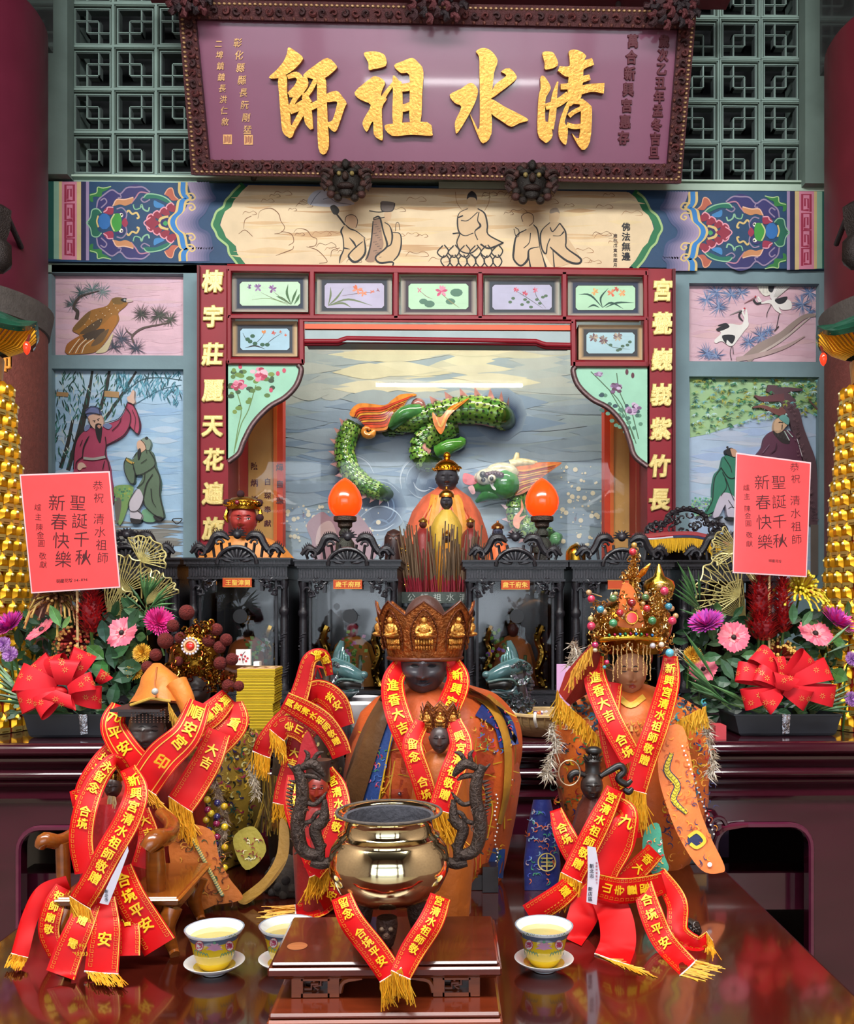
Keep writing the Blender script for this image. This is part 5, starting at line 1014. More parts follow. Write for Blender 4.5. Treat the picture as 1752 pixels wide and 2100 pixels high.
# ------------------------------------------------------------------ shrines
BK = '1d1b20'
def spiral(m, c, r, n, w, colr, sg=1, Y=0, turns=.8, d=0):
 m.tube([c+Vector((sg*cos(a*turns+d)*(r-a*r/n), -.002*a, sin(a*turns+d)*(r-a*r/n))) for a in range(n)], [w*(1-.5*a/n) for a in range(n)], colr, n=6)
def shrine(px, pyt, label, text, Yf=3.0, wpx=216, sign=True, figure=0, top_only=False):
 k = mpp(Yf); w = wpx*k; c = P(px, pyt, Yf); X, zt = c.x, c.z; D = .3
 root = thing('display_shrine', label, 'shrine', (X, Yf+D/2, AZ), 'carved black glass shrines'); hw = w/2
 Bx = lambda m, x0, x1, z0, z1, y0, y1, cc=BK: m.box((X+x0, Yf+y0, zt+z0), (X+x1, Yf+y1, zt+z1), cc)
 m = MB(); Bx(m, -hw, hw, -.022, 0, -.012, D+.01); Bx(m, -hw*1.02, hw*1.02, -.006, 0, -.02, D+.01); Bx(m, -hw*.93, hw*.93, -.066, -.022, 0, D); Bx(m, -hw*.96, hw*.96, -.028, -.022, -.008, D); Bx(m, -hw*.95, hw*.95, -.07, -.063, -.006, D); m.build('cornice', EBONY, root, smooth=0)
 m = MB(); nz = 17
 for i in range(nz*2):   # chevron flutes
  x = -hw*.9 + 1.8*hw*(i+.5)/(nz*2); h = abs((i % 8)-4)/4
  Bx(m, x-.0022, x+.0022, -.06, -.03-.018*h, -.004, .002, '2e2b30'); Bx(m, x-.0015, x+.0015, -.03-.018*h, -.03, -.0028, .002, '262328')
 o = m.build('fluted_frieze', EBONY, root, smooth=0); o['kind'] = 'stuff'
 m = MB()
 m.tube([Vector((X+cos(a)*.064, Yf-.015, zt-.02+sin(a)*.055)) for a in [pi*i/16 for i in range(17)]], .007, BK, n=8)
 fan = [Vector((X+cos(pi*i/12)*.058, Yf-.006, zt-.018+sin(pi*i/12)*.05)) for i in range(13)]; m.add(fan+[p+Vector((0, .02, 0)) for p in fan], [tuple(range(13))[::-1]]+[(i, i+1, 14+i, 13+i) for i in range(12)], BK)
 for i in range(9):
  a = pi*(i+.7)/9.4; m.tube([Vector((X+cos(a)*.012, Yf-.012, zt-.015+sin(a)*.01)), Vector((X+cos(a)*.036, Yf-.016, zt-.015+sin(a)*.032)), Vector((X+cos(a)*.052, Yf-.012, zt-.015+sin(a)*.046))], [.002, .006, .003], '2c2a2e', n=6)
 m.build('arched_pediment', EBONY, root)
 m = MB()
 for sg in (-1, 1):
  zc = zt+.004
  pts = [Vector((X+sg*x*hw, Yf-.004, zc+z)) for x, z in ((.88, .012), (.74, .034), (.6, .02), (.5, .04), (.42, .066), (.28, .07), (.16, .056))]
  m.tube(pts, [.006, .011, .012, .012, .013, .012, .006], BK, n=7, smooth=4)
  cc = cat(pts, 4)
  for i in range(1, len(cc)-1):
   nrm = Vector((0, 0, 1)); m.tube([cc[i]+nrm*.006, cc[i]+nrm*.02+Vector((sg*.004, 0, 0))], [.004, .0006], '2a282c', n=4)
  spiral(m, Vector((X+sg*.66*hw, Yf-.01, zt+.016)), .02, 9, .006, '252328', sg); spiral(m, Vector((X+sg*.34*hw, Yf-.01, zt+.048)), .016, 8, .005, '2a282c', -sg)
  for i in range(5): m.tube([Vector((X+sg*(.12+.16*i)*hw, Yf, zt+.002)), Vector((X+sg*(.16+.16*i)*hw, Yf, zt+.02+(.03 if i < 3 else 0)))], .005, BK, n=5)
 m.ball((X, Yf-.008, zt+.075), .014, '2c2a30');
 for i in range(9): a = pi*i/8; m.tube([Vector((X+cos(a)*.013, Yf-.006, zt+.075+sin(a)*.013)), Vector((X+cos(a)*.032, Yf-.006, zt+.072+sin(a)*.028))], [.005, .001], BK, n=5)
 m.build('dragon_cresting', EBONY, root)
 if sign:
  m = MB(); Bx(m, -.047, .047, -.096, -.066, -.012, -.004, 'b5441c'); m.build('name_tablet', LACQ, root, smooth=0)
  m = MB(); S = flat(Yf-.012); mid = P(px, pyt+50, Yf); z_ = zt-.081
  py_ = CY+(HC-z_)*F/(Yf-.012); bx0 = px
  for i, ch_ in enumerate(text): m.text(S, ch_, bx0-19.5+i*13, py_, 12.5, 'e8b84c', off=.001, bold=.025)
  m.rect(S, bx0-29, py_-9.5, bx0+29, py_-8.7, 'd89a3c', off=.0012); m.rect(S, bx0-29, py_+8.7, bx0+29, py_+9.5, 'd89a3c', off=.0012); m.build('gold_writing', PRINT, root, smooth=0)
 zb = AZ - zt
 for sg in (-1, 1):
  m = MB(); o = Vector((X+sg*hw*.86, Yf+.014, zt)); pr_ = [(.010, zb+.05), (.016, zb+.052), (.016, zb+.07), (.011, zb+.08), (.013, zb+.1), (.013, -.2), (.011, -.19), (.017, -.18), (.017, -.17), (.011, -.16), (.012, -.15), (.010, -.1), (.016, -.08), (.016, -.068)]
  m.lathe(o, pr_, BK, n=12)
  for i in range(14): m.tube([o+Vector((cos(a+i*.5)*.0135, sin(a+i*.5)*.0135, zb+.11+i*.0105+a*.004)) for a in (-2.2, -1.5, -.9)], .0028, '2b292e', n=4)
  m.build('turned_column', EBONY, root)
  m = MB(); Bx(m, sg*hw*.9-.006 if sg > 0 else -hw*.9-.006, sg*hw*.9+.006, zb+.05, -.068, .02, D); Bx(m, sg*hw*.72-.004, sg*hw*.72+.004, zb+.05, -.068, .004, .012); m.build('side_frame', EBONY, root, smooth=0)
  m = MB();
  for i in range(9):
   a = i*1.9; spiral(m, Vector((X+sg*hw*(.76-.035*i), Yf+.002, zt-.083-.014*sin(i*1.3)-(.018 if i < 3 else 0))), .014, 7, .0042, '232127', sg, d=a)
  Bx(m, min(sg*hw*.84, sg*hw*.44), max(sg*hw*.84, sg*hw*.44), -.074, -.066, -.002, .01); Bx(m, min(sg*hw*.48, sg*hw*.42), max(sg*hw*.48, sg*hw*.42), -.108, -.066, -.002, .01); m.build('carved_spandrel', EBONY, root)
 m = MB(); Bx(m, -hw*1.0, hw*1.0, zb, zb+.028, -.02, D+.01); Bx(m, -hw*.95, hw*.95, zb+.028, zb+.045, -.008, D); Bx(m, -hw*.98, hw*.98, zb+.045, zb+.055, -.014, D)
 for i in range(12): spiral(m, Vector((X-hw*.85+i*hw*1.7/11, Yf-.022, zt+zb+.014)), .009, 6, .003, '2b292e', 1 if i % 2 else -1)
 m.build('base', EBONY, root)
 m = MB(); Bx(m, -hw*.8, hw*.8, zb+.05, -.068, D-.02, D-.01, '241c1e'); m.build('back_board', WOOD, root, smooth=0)
 m = MB(); Bx(m, -hw*.7, hw*.7, zb+.055, -.07, .012, .015, 'ffffff'); m.build('glass_pane', GLASS, root, smooth=0)
 m = MB(); hc = P(px+4, 1264, Yf); m.lathe((hc.x, Yf+.006, hc.z), [(.0235, 0), (.0235, .003), (.001, .003)], '0c0a0c', n=24, ax=Matrix.Rotation(pi/2, 3, 'X')); m.build('round_hole', PLAST, root)
 if figure:
  y = Yf+.14; zf = AZ+.058; B0 = Vector((X+.002, y, zf))
  st = thing('shrine_figure', figure[3], 'statue', B0, 'small robed statues inside the shrines'); m = MB()
  m.rings([[B0+Vector((cos(a)*r*1.0*(1+.1*sin(a*7)), sin(a)*r*.6, z)) for a in [2*pi*i/28 for i in range(28)]] for r, z in ((.085, 0), (.082, .05), (.07, .10), (.058, .14), (.03, .165), (.015, .172))], figure[0]); m.build('robe', CLOTH, st)
  m = MB(); m.ball(B0+Vector((0, -.01, .195)), (.021, .022, .028), figure[1]); m.ball(B0+Vector((0, -.032, .193)), (.004, .004, .007), figure[1], 6, 5); m.build('head', SKIN, st)
  m = MB(); m.lathe(B0+Vector((0, 0, .205)), [(.026, 0), (.03, .012), (.024, .02), (.028, .036), (.012, .048), (.003, .06)], figure[2], n=12, sy=.9); m.build('crown', GOLD, st)
  for sg in (-1, 1):
   pl = MB(); pc_ = B0+Vector((sg*hw*.5, -.07, 0)); pts = [pc_+Vector((cos(a*.9)*.008, sin(a*.9)*.008, a*.016)) for a in range(14)]
   pl.tube(pts, .013, 'b8903c', n=7, smooth=2)
   for i in range(26): pl.ball(pts[i//2]+Vector((cos(i*2.1)*.014, sin(i*2.1)*.014, .006*(i % 2))), .006, ('d8b45c', '8a6a24')[i % 2], 5, 4)
   g = thing('gold_dragon_pillar', 'small gold coiled-dragon pillar at the %s inside the %s shrine' % ('left' if sg < 0 else 'right', figure[5]), 'ornament', pc_, 'gold dragon pillars inside the shrines'); pl.build('pillar', GOLD, g)
  gr = thing('reflected_greenery', 'green and %s leaves standing in for a reflection in the %s shrine glass' % (figure[4], figure[5]), 'reflection stand-in', B0+Vector((.05, -.09, 0)), 'leaves standing in for reflections in the shrine glass'); m = MB(); qq = random.Random(px)  # leaf cluster added to imitate greenery reflected in the shrine glass
  for i in range(46):
   a = qq.uniform(0, 6.3); r = qq.uniform(.005, .05); c0 = B0+Vector((.045*(1 if px < 600 else (-1 if px > 1000 else 0))+cos(a)*r, -.10, .12+sin(a)*r*1.6)); d = Vector((qq.uniform(-1, 1), -.2, qq.uniform(-.5, 1))).normalized()*.018; s_ = d.cross(Vector((0, 1, 0)))*.4
   m.add([c0, c0+d*.5+s_, c0+d, c0+d*.5-s_], [(0, 1, 2, 3)], qq.choice(['7fae3c', '5a8a34', 'a8c85c', '3f6a2c', figure[6]]))
  m.build('leaves', LEAF, gr, smooth=0)
  m = MB(); m.tube([B0+Vector((.03, -.09, 0)), B0+Vector((.035, -.10, .11))], .006, '4a6a34'); m.build('stem', LEAF, gr)
 return root
shrine(488, 1144, 'black carved shrine with red tablet 開漳聖王, left of the left orange lamp', '王聖漳開', figure=('c8642c', '241c1c', 'd8a43c', 'black-faced robed statuette in the leftmost tablet shrine behind the yellow books', 'white', 'leftmost tablet', 'e0e0d8'))
shrine(714, 1148, 'black carved shrine under the left orange lamp, tablet ending in 府邢', '歲千府邢', figure=('d8862c', 'b83a48', 'd060a8', 'pink-crowned red-faced statuette in the shrine below the left orange lamp', 'pink', 'left lamp', 'e080b0'))
shrine(1057, 1149, 'black carved shrine under the right orange lamp, beside the stone censer', '歲千府朱', figure=('c87034', '5a2c24', 'c8a040', 'brown-faced statuette in the shrine below the right orange lamp', 'purple', 'right lamp', '9a5ac0'))
shrine(1275, 1149, 'black carved shrine directly behind the beaded crown of the goddess statue', '  主法', figure=('c8642c', '241c1c', 'd8a43c', 'dark-faced statuette in the shrine behind the beaded crown', 'pale yellow', 'rightmost tablet', 'd8d060'))
shrine(262, 1144, 'black carved shrine behind the left bouquet, mostly hidden by the red card', '', sign=False, Yf=3.02)
shrine(1498, 1149, 'black carved shrine behind the right bouquet and its gold fan leaves', '', sign=False, Yf=3.02)
def throne(px, py, label, txt, flip):
 Yf = 3.55; c = P(px, py, Yf); root = thing('carved_throne', label, 'throne', (c.x, Yf, 1.396), 'black carved thrones behind the shrines'); k = mpp(Yf)
 m = MB(); m.box((c.x-85*k, Yf, 1.396), (c.x+85*k, Yf+.25, c.z-55*k), BK); m.box((c.x-92*k, Yf-.02, c.z-60*k), (c.x+92*k, Yf+.27, c.z-44*k), BK); m.build('throne_body', EBONY, root, smooth=0)
 m = MB(); qq = random.Random(px)
 out = [(-82, -44), (-80, -30), (-62, -22), (-45, -24), (-38, -6), (-20, 4), (0, 8), (20, 4), (38, -6), (45, -24), (62, -22), (80, -30), (82, -44)]
 m.tube([c+Vector((x*k, 0, y*k)) for x, y in out], 5*k, BK, n=7, smooth=4)
 for i in range(34):
  x = qq.uniform(-74, 74); ymax = -26 if abs(x) > 45 else 0-abs(x)*.3
  spiral(m, c+Vector((x*k, -.004, qq.uniform(-42, ymax)*k)), 9*k, 8, 2.6*k, ('232127', BK)[i % 2], qq.choice([-1, 1]), d=qq.uniform(0, 6))
 for i in range(20):
  t_ = i/19; j = t_*(len(out)-1); a = int(min(j, len(out)-2)); f = j-a; x = out[a][0]*(1-f)+out[a+1][0]*f; y = out[a][1]*(1-f)+out[a+1][1]*f
  m.ball(c+Vector((x*k, -.004, (y+3)*k)), 5*k, BK, 6, 5)
 m.build('pierced_cresting', EBONY, root)
 if txt:
  m = MB(); m.box((c.x-29*k, Yf-.03, c.z-58*k), (c.x+29*k, Yf-.02, c.z-45*k), 'c03a20'); m.build('name_tablet', LACQ, root, smooth=0)
  m = MB(); m.text(flat(Yf-.031), txt, px-21, py+51.5, 11, 'e8b84c', off=.001, bold=.02, dirn=(1, 0), gap=1.25); m.build('gold_writing', PRINT, root, smooth=0)
 return root
throne(1408, 1052, 'black carved throne with red tablet under the yellow fringe, right of the niche', '師祖水清', 1)
throne(262, 1100, 'black pierced throne crest behind the red card of the left bouquet', '', 0)
cn = thing('fringed_canopy', 'red and dark blue cloth canopy with long yellow fringe over the right shrine', 'canopy', P(1420, 1130, 3.3))
m = MB(); pts = [(1297, 1101), (1330, 1108), (1380, 1104), (1430, 1105), (1480, 1120), (1510, 1135)]
a = [P(x, y, 3.2) for x, y in pts]; b = [P(x, y-14 if i else y-6, 3.5) for i, (x, y) in enumerate(pts)]
m.rings([cat(a, 4), cat([p+Vector((0, -.004, .012)) for p in a], 4), cat(b, 4)], 'a8202c', caps=False, closed=False); m.build('cloth', CLOTH, cn)
m = MB(); aa = cat([p+Vector((0, -.006, .004)) for p in a], 4); m.tube(aa[8:], .006, '1f2a4c', n=6); m.tube(aa, .003, 'c8ccd8', n=5); m.build('trim_band', CLOTH, cn)
def fringe(name, pts, length, n, colr, par, r=.0013, jit=.25, seed=0, mt=None, down=Vector((0, 0, -1)), smooth=6, curl=0.):
 qq = random.Random(seed or len(pts)*7); c = cat(pts, smooth) if len(pts) > 2 else [Vector(pts[0]).lerp(Vector(pts[1]), i/6) for i in range(7)]; m = MB(); N = len(c)-1
 for i in range(n):
  f = (i+qq.random()*.8)/n*N; j = min(int(f), N-1); p = c[j].lerp(c[j+1], f-j); l = length*qq.uniform(1-jit, 1+jit*.3)
  sx = qq.uniform(-.15, .15); sy = qq.uniform(-.12, .05)
  q1 = p+down*l*.5+Vector((sx*l*.3, sy*l*.5-.001, 0)); q2 = p+down*l+Vector((sx*l+qq.uniform(-curl, curl), sy*l, 0))
  m.tube([p, q1, q2], [r, r*1.1, r*.8], mixc(colr, shade(colr, .7), qq.random()), n=4)
 o = m.build(name, mt or THREAD, par, smooth=80); o['kind'] = 'stuff'; return o
fringe('fringe', [p+Vector((0, -.008, .0)) for p in a[1:]], .05, 170, 'd8a820', cn, r=.0022, seed=3)
# ------------------------------------------------------------------ stone censer and incense
cs = thing('stone_censer', 'grey-green carved stone incense censer behind the crown of the main statue', 'censer', P(880, 1440, 3.43)); Yc = 3.43
m = MB(); cc_ = P(880, 1213, Yc); k = mpp(3.1)
m.box((cc_.x-.145, Yc-.12, AZ), (cc_.x+.145, Yc+.2, AZ+.04), '4c524e'); m.box((cc_.x-.12, Yc-.09, AZ+.04), (cc_.x+.12, Yc+.17, zpx(1245, Yc-.1)), '58605a'); m.build('body', STONE, cs, smooth=0)
m = MB(); z1, z0 = zpx(1214, Yc-.12), zpx(1237, Yc-.12); m.box((cc_.x-.15, Yc-.12, z0), (cc_.x+.15, Yc-.09, z1), '4a524c'); m.box((cc_.x-.15, Yc+.17, z0), (cc_.x+.15, Yc+.2, z1), '4a524c'); m.box((cc_.x-.15, Yc-.09, z0), (cc_.x-.12, Yc+.17, z1), '4a524c'); m.box((cc_.x+.12, Yc-.09, z0), (cc_.x+.15, Yc+.17, z1), '4a524c'); m.box((cc_.x-.12, Yc-.09, z0), (cc_.x+.12, Yc+.17, z0+.02), '8a8478'); m.build('rim', STONE, cs, smooth=0)
m = MB(); m.text(flat(Yc-.12), '公師祖水清', 844, 1225, 17, 'b4b8b0', off=.001, bold=.0, dirn=(1, 0), gap=1.56); m.build('carved_writing', PAINT, cs, smooth=0)
m = MB(); m.tube([(0, 0, -.05), (0, 0, .04)], .0022, '8c1a2c', n=5); m.tube([(0, 0, .04), (0, 0, .2)], .0027, '66503a', n=5); base_st = None
for i in range(130):
 g = [(854, 10), (878, 22), (915, 20), (925, 12), (962, 10), (975, 20), (845, 10)][i % 7]; px = R.gauss(*g); px = min(max(px, 833), 992)
 if base_st is None: o = m.build('incense_stick', PAINT, None); base_st = o; me = o.data
 else: o = base_st.copy(); col.objects.link(o)
 o.location = P(px, 1205, Yc+rr(-.06, .13)); o.rotation_euler = (rr(-.12, .12), (px-915)/75*.10+rr(-.09, .09), 0); o.scale = (1, 1, rr(.55, 1.25))
 tag(o, 'thin brown incense stick with red foot burning in the stone censer', 'incense', 'incense sticks in the stone censer')
# ------------------------------------------------------------------ lotus bud lamps
for px, lb in ((708, 'glowing orange lotus-bud lamp left of the black-faced central deity'), (1112, 'glowing orange lotus-bud lamp below the dragon head')):
 Y = 3.36; b = P(px, 1116 if px < 900 else 1112, Y); dz = (0, 1)[px > 900]*.0; root = thing('lotus_lamp', lb, 'lamp', b, 'orange lotus-bud lamps'); k = mpp(Y); c = P(px, 1060, Y)
 m = MB(); m.lathe(c, [(16*k, 0), (24*k, 5*k), (32*k, 16*k), (35*k, 28*k), (34*k, 40*k), (29*k, 53*k), (21*k, 65*k), (11*k, 74*k), (3*k, 79*k), (.5*k, 80*k)], 'f8400c', n=40); m.build('bud_shade', WAX, root)
 m = MB(); m.lathe(c, [(22*k, 1*k), (23.5*k, 0), (23.5*k, -8*k), (21*k, -10*k), (18*k, -10*k), (15*k, -12*k), (14.5*k, -20*k), (11*k, -23*k)], '4a3d34', n=28); m.build('socket', IRON, root)
 m = MB(); m.lathe(c, [(11*k, -22*k), (9*k, -26*k), (13*k, -32*k), (13*k, -38*k), (8*k, -42*k), (14*k, -46*k), (19*k, -54*k), (20*k, -70*k), (20*k, -(AZ and (c.z-AZ)/k*1.0)*k/k*k if False else -74*k)], '3f4038', n=28)
 m.tube([c+Vector((0, 0, -72*k)), Vector((c.x, c.y, AZ))], .03, '2f2c28', n=12); m.build('turned_stem', IRON, root)
# ------------------------------------------------------------------ bouquets
Q = random.Random(99)
def V3(x, y, z): return Vector((x, y, z))
def petal(m, c, n, d, l, w, cup, cc, c2=None, wid=.5):
 s = n.cross(d).normalized()*w*.5; n = n.normalized()
 p = [c+d*l*.1, c+d*l*.45+s*.8+n*cup*.25, c+d*l*.85+s*wid*1.6+n*cup*.8, c+d*l+n*cup, c+d*l*.85-s*wid*1.6+n*cup*.8, c+d*l*.45-s*.8+n*cup*.25, c+d*l*.5+n*(cup*.3+w*.12)]
 m.add(p, [(0, 1, 6), (1, 2, 6), (2, 3, 6), (3, 4, 6), (4, 5, 6), (5, 0, 6)], cc)
def frame_of(n):
 n = n.normalized(); u = n.orthogonal().normalized(); return n, u, n.cross(u)
def bloom(name, label, px, py, Y, r, n, rows, grp, centre=None, cat_='flower', mt=None):
 c = P(px, py, Y); r *= mpp(Y); n, u, v = frame_of(V3(*n)); root = thing(name, label, cat_, c, grp)
 for cnt, l, w, cup, cols, wid in rows:
  m = MB()
  for i in range(cnt):
   a = 2*pi*(i+Q.uniform(-.1, .1))/cnt; d = u*cos(a)+v*sin(a); petal(m, c+n*cup*r*.1, n, d, l*r*Q.uniform(.93, 1.05), w*r, cup*r*Q.uniform(.8, 1.2), Q.choice(cols), wid=wid)
  o = m.build('petals', PETAL, root, smooth=60)
  if cnt > 300: o['kind'] = 'stuff'
 if centre:
  m = MB(); m.ball(c+n*r*.04, tuple([centre[1]*r]*3), centre[0], 12, 6); m.build('flower_centre', PETAL, root)
 m = MB(); m.tube([c-n*r*.1, c-n*r*.6+V3(0, .02, -.02), c+V3(0, .05, -.09)], .003, '4a6a2c', n=5, smooth=3); m.build('stem', LEAF, root); return root
PK = ['e8667c', 'f07f90', 'e05a74']; GB = 'coral pink gerberas'
gr = lambda lb, px, py, r, n, Y=2.4: bloom('gerbera', lb, px, py, Y, r, n, [(26, 1, .32, .12, PK, .6), (22, .74, .26, .1, ['f08a96', 'e8707f'], .5), (18, .36, .12, .1, ['f4a0a0', 'd85468'], .4)], GB, ('2a1a18', .17))
gr('coral gerbera turned to the upper left, beside the magenta daisy at the left edge', 87, 1292, 36, (-.5, -.5, .75))
gr('coral gerbera with dark centre left of the red-berry crown', 250, 1298, 34, (-.1, -1, .45))
gr('coral gerbera with dark centre beside the magenta mum of the right bouquet', 1505, 1307, 34, (-.05, -1, .25))
gr('coral gerbera right of the red celosia plumes', 1672, 1300, 38, (.15, -.8, .75))
gr('lowest coral gerbera of the right bouquet, wrapped in clear film', 1443, 1372, 30, (-.4, -.9, .3))
MG = ['c8248c', 'b01f8a', 'd83c9c', 'a02c9c']
def mum(lb, px, py, r, n, cols, name='chrysanthemum', Y=2.42, grp='magenta chrysanthemums'):
 return bloom(name, lb, px, py, Y, r, n, [(34, 1, .14, .25, cols, .5), (32, .86, .14, .4, cols, .5), (28, .68, .14, .5, cols, .5), (22, .48, .13, .55, cols, .5), (14, .28, .12, .55, cols, .5)], grp)
mum('magenta daisy at the left edge of the left bouquet', 20, 1285, 36, (-.3, -.6, .7), MG); mum('magenta chrysanthemum beside the red-berry crown', 325, 1277, 34, (.5, -.7, .4), ['d81f7c', 'e03c94', 'c01a74'])
mum('magenta and violet chrysanthemum beside the beaded crown', 1450, 1281, 40, (-.35, -.5, .8), ['b838a8', 'd82c84', 'c84cb0', 'a83aa8']); mum('magenta and violet chrysanthemum near the right golden tower', 1714, 1278, 42, (.4, -.5, .75), ['b838a8', 'd82c84', 'c84cb0'])
def spider(lb, px, py, r, n, c1, c2, Y=2.44, droop=.5, cnt=90):
 c = P(px, py, Y); rr_ = r*mpp(Y); n, u, v = frame_of(V3(*n)); root = thing('spider_chrysanthemum', lb, 'flower', c, 'spider chrysanthemums'); m = MB()
 for i in range(cnt):
  a = Q.uniform(0, 2*pi); t_ = Q.random(); d = (u*cos(a)+v*sin(a))*(.25+.75*t_)+n*(1-t_)*.8; l = rr_*Q.uniform(.8, 1.1)
  p1 = c+d*l*.5; p2 = c+d*l*.85+V3(0, 0, -droop*l*.12*t_); p3 = c+d*l+V3(0, -.004, -droop*l*.4*t_)
  cc = Q.choice(c1); m.tube([c+d*l*.1, p1, p2, p3], [.0018, .003, .003, .0022], cc, n=4); m.ball(p3, .0042, Q.choice(c2), 5, 3)
 m.build('petals', PETAL, root)
 m = MB(); m.tube([c, c+V3(0, .05, -.08)], .003, '4a6a2c', n=5); m.build('stem', LEAF, root)
spider('brown and straw spider chrysanthemum hanging under the left red card', 118, 1228, 60, (0, -.5, .6), ['7a4a2c', 'a8783c', '5c3420', 'b89a4c'], ['a8884c', '6a4428'], droop=1.6, cnt=120)
spider('dark red spider chrysanthemum with gold tips above the left red bow', 155, 1318, 50, (0, -1, .3), ['7a1a1c', '8c2420', '6a1418'], ['d8a85c', 'c8904c', 'a83a2c'], droop=.2, cnt=150)
spider('bronze and gold spider chrysanthemum above the right red bow', 1598, 1350, 50, (0, -1, .3), ['8a3a1c', 'a0582c', '8c2420'], ['e0b85c', 'd0a04c'], droop=.2, cnt=150)
spider('bright yellow spider chrysanthemum under the right red card', 1642, 1215, 58, (.1, -.4, .9), ['d8c01c', 'e8d43c', 'c8a81c', 'b8782c'], ['e8d840', 'd8c030'], droop=.7, cnt=120)
for lb, px, py in (('small yellow button flower below the left red berries', 293, 1340), ('small yellow button flower behind the orange hood', 277, 1376), ('small yellow button flower left of the lowest coral gerbera', 1420, 1345)):
 mum(lb, px, py, 21, (-.1, -1, .3), ['d8a02c', 'e8b83c', 'c0841c'], 'button_flower', 2.38, 'yellow button flowers')
for lb, px, py in (('pale purple aster at the left edge, upper of two', 8, 1322), ('pale purple aster at the left edge, lower of two', 22, 1342), ('pale purple aster at the right edge beside the bow', 1748, 1352), ('pale purple aster at the right edge below the bow', 1746, 1434)):
 mum(lb, px, py, 17, (0, -1, .3), ['b07ac0', 'c898d0', '9a5cb0'], 'aster', 2.36, 'pale purple asters')
def celosia(lb, px, py, r, h, Y=2.41):
 c = P(px, py, Y); k = mpp(Y); root = thing('celosia', lb, 'flower', c, 'red celosia plumes'); m = MB()
 for i in range(420):
  z = Q.uniform(-1, 1); rd = sqrt(1-z*z*.9)*(1-.35*max(0, z)); a = Q.uniform(0, 2*pi); p = c+V3(cos(a)*rd*r*k*.8, sin(a)*rd*r*k*.6, z*h*k); d = V3(cos(a), sin(a), .7).normalized()*Q.uniform(.012, .024); s = d.cross(V3(0, 0, 1)).normalized()*.0038
  m.add([p-s, p+s, p+d], [(0, 1, 2)], Q.choice(['a8101c', 'c41c24', '8a0c18', 'd83430']))
 m.ball(c, (r*k*.6, r*k*.45, h*k*.85), '7a0c18', 10, 8); m.build('plume', PETAL, root, smooth=0)
 m = MB(); m.tube([c-V3(0, 0, h*k*.9), c-V3(0, -.02, h*k+.07)], .004, '4a6a2c', n=5); m.build('stem', LEAF, root)
celosia('dark red celosia plume beside the stick of the left red card', 187, 1254, 33, 44); celosia('tall bright red celosia plume under the right red card', 1561, 1228, 27, 50); celosia('narrow red celosia plume, right of the tall one', 1607, 1240, 18, 58); celosia('low spreading red celosia plume above the bronze chrysanthemum', 1566, 1284, 36, 30)
def fan(lb, px, py, r, a0, a1, Y=2.5, ins=.15):
 c = P(px, py, Y); r *= mpp(Y); root = thing('gold_wire_fan', lb, 'ornamental leaf', c, 'gold wire fan leaves'); m = MB(); n = 15; ends = []
 for i in range(n):
  a = radians(a0+(a1-a0)*i/(n-1)); rr_ = r*(1+.05*sin(i*2.3)); e = c+V3(cos(a)*rr_, -.01*sin(i), sin(a)*rr_); ends.append(e)
  md = c+V3(cos(a+.03)*rr_*.5, -.006, sin(a+.03)*rr_*.5); m.tube([c, md, e], .0015, 'd8cc88', n=4)
 m.tube(ends, .0022, 'e0d490', n=4, smooth=3)
 for f in (.35, .6, .8): m.tube([c.lerp(e, f*(1+.06*(-1)**i)) for i, e in enumerate(ends)], .0011, 'c8b870', n=4)
 for i in range(1, n-1, 2): m.tube([c.lerp(ends[i], .6), c.lerp(ends[i+1], 1.0)], .0011, 'c8b870', n=4)
 m.tube([c, c+V3(0, .01, -.1)], .002, 'c8b870', n=4); m.build('wire_mesh', GILT, root)
fan('topmost gold wire fan leaf beside the left red card', 288, 1152, 52, -15, 115); fan('large gold wire fan leaf behind the left palm frond', 245, 1218, 78, 15, 110); fan('low gold wire fan leaf right of the dark red celosia', 222, 1268, 68, 15, 95, 2.47); fan('gold wire fan leaf behind the left palm frond, farthest right', 300, 1240, 70, 20, 85, 2.56)
fan('large gold wire fan leaf left of the right red card', 1518, 1222, 92, 85, 215); fan('topmost gold wire fan leaf beside the right red card', 1515, 1128, 55, 120, 215, 2.54); fan('small gold wire fan leaf directly under the right red card', 1552, 1205, 34, 40, 130, 2.46); fan('gold wire fan leaf above the right magenta chrysanthemum', 1530, 1270, 80, 95, 165, 2.53)
def blade(m, a, b, w, cc):
 a, b = Vector(a), Vector(b); d = (b-a); s = d.cross(V3(0, 1, 0)).normalized()*w; md = a.lerp(b, .5)+V3(0, -.004, d.length*.03)
 m.add([a, md+s, b, md-s, md+V3(0, -.004, 0)], [(0, 1, 4), (1, 2, 4), (2, 3, 4), (3, 0, 4)], cc)
def palm(lb, base, tips, Y, w=.0045, cols=('3f6a3c', '55804c', '2f5430')):
 b = P(*base, Y); root = thing('palm_frond', lb, 'leaf', b, 'palm fronds of the bouquets'); m = MB()
 for i, (sx, sy, x, y) in enumerate(tips): blade(m, P(sx, sy, Y-.002*(i % 3)), P(x, y, Y-.01*(i % 3)), w, cols[i % len(cols)])
 m.tube([b]+[P(tips[0][0], tips[0][1], Y), P(tips[-1][0], tips[-1][1], Y)], .0022, '5a7a44', n=5); m.build('leaflets', LEAF, root, smooth=0)
palm('palm frond standing above the left bouquet beside the gold fans', (297, 1262), [(302-i*1.5, 1245-i*2, 286+i*9, 1168+i*2) for i in range(7)]+[(304, 1252-i*2, 352+i*3, 1192+i*15) for i in range(7)]+[(300, 1250, 262, 1195), (298, 1255, 250, 1215)], 2.46)
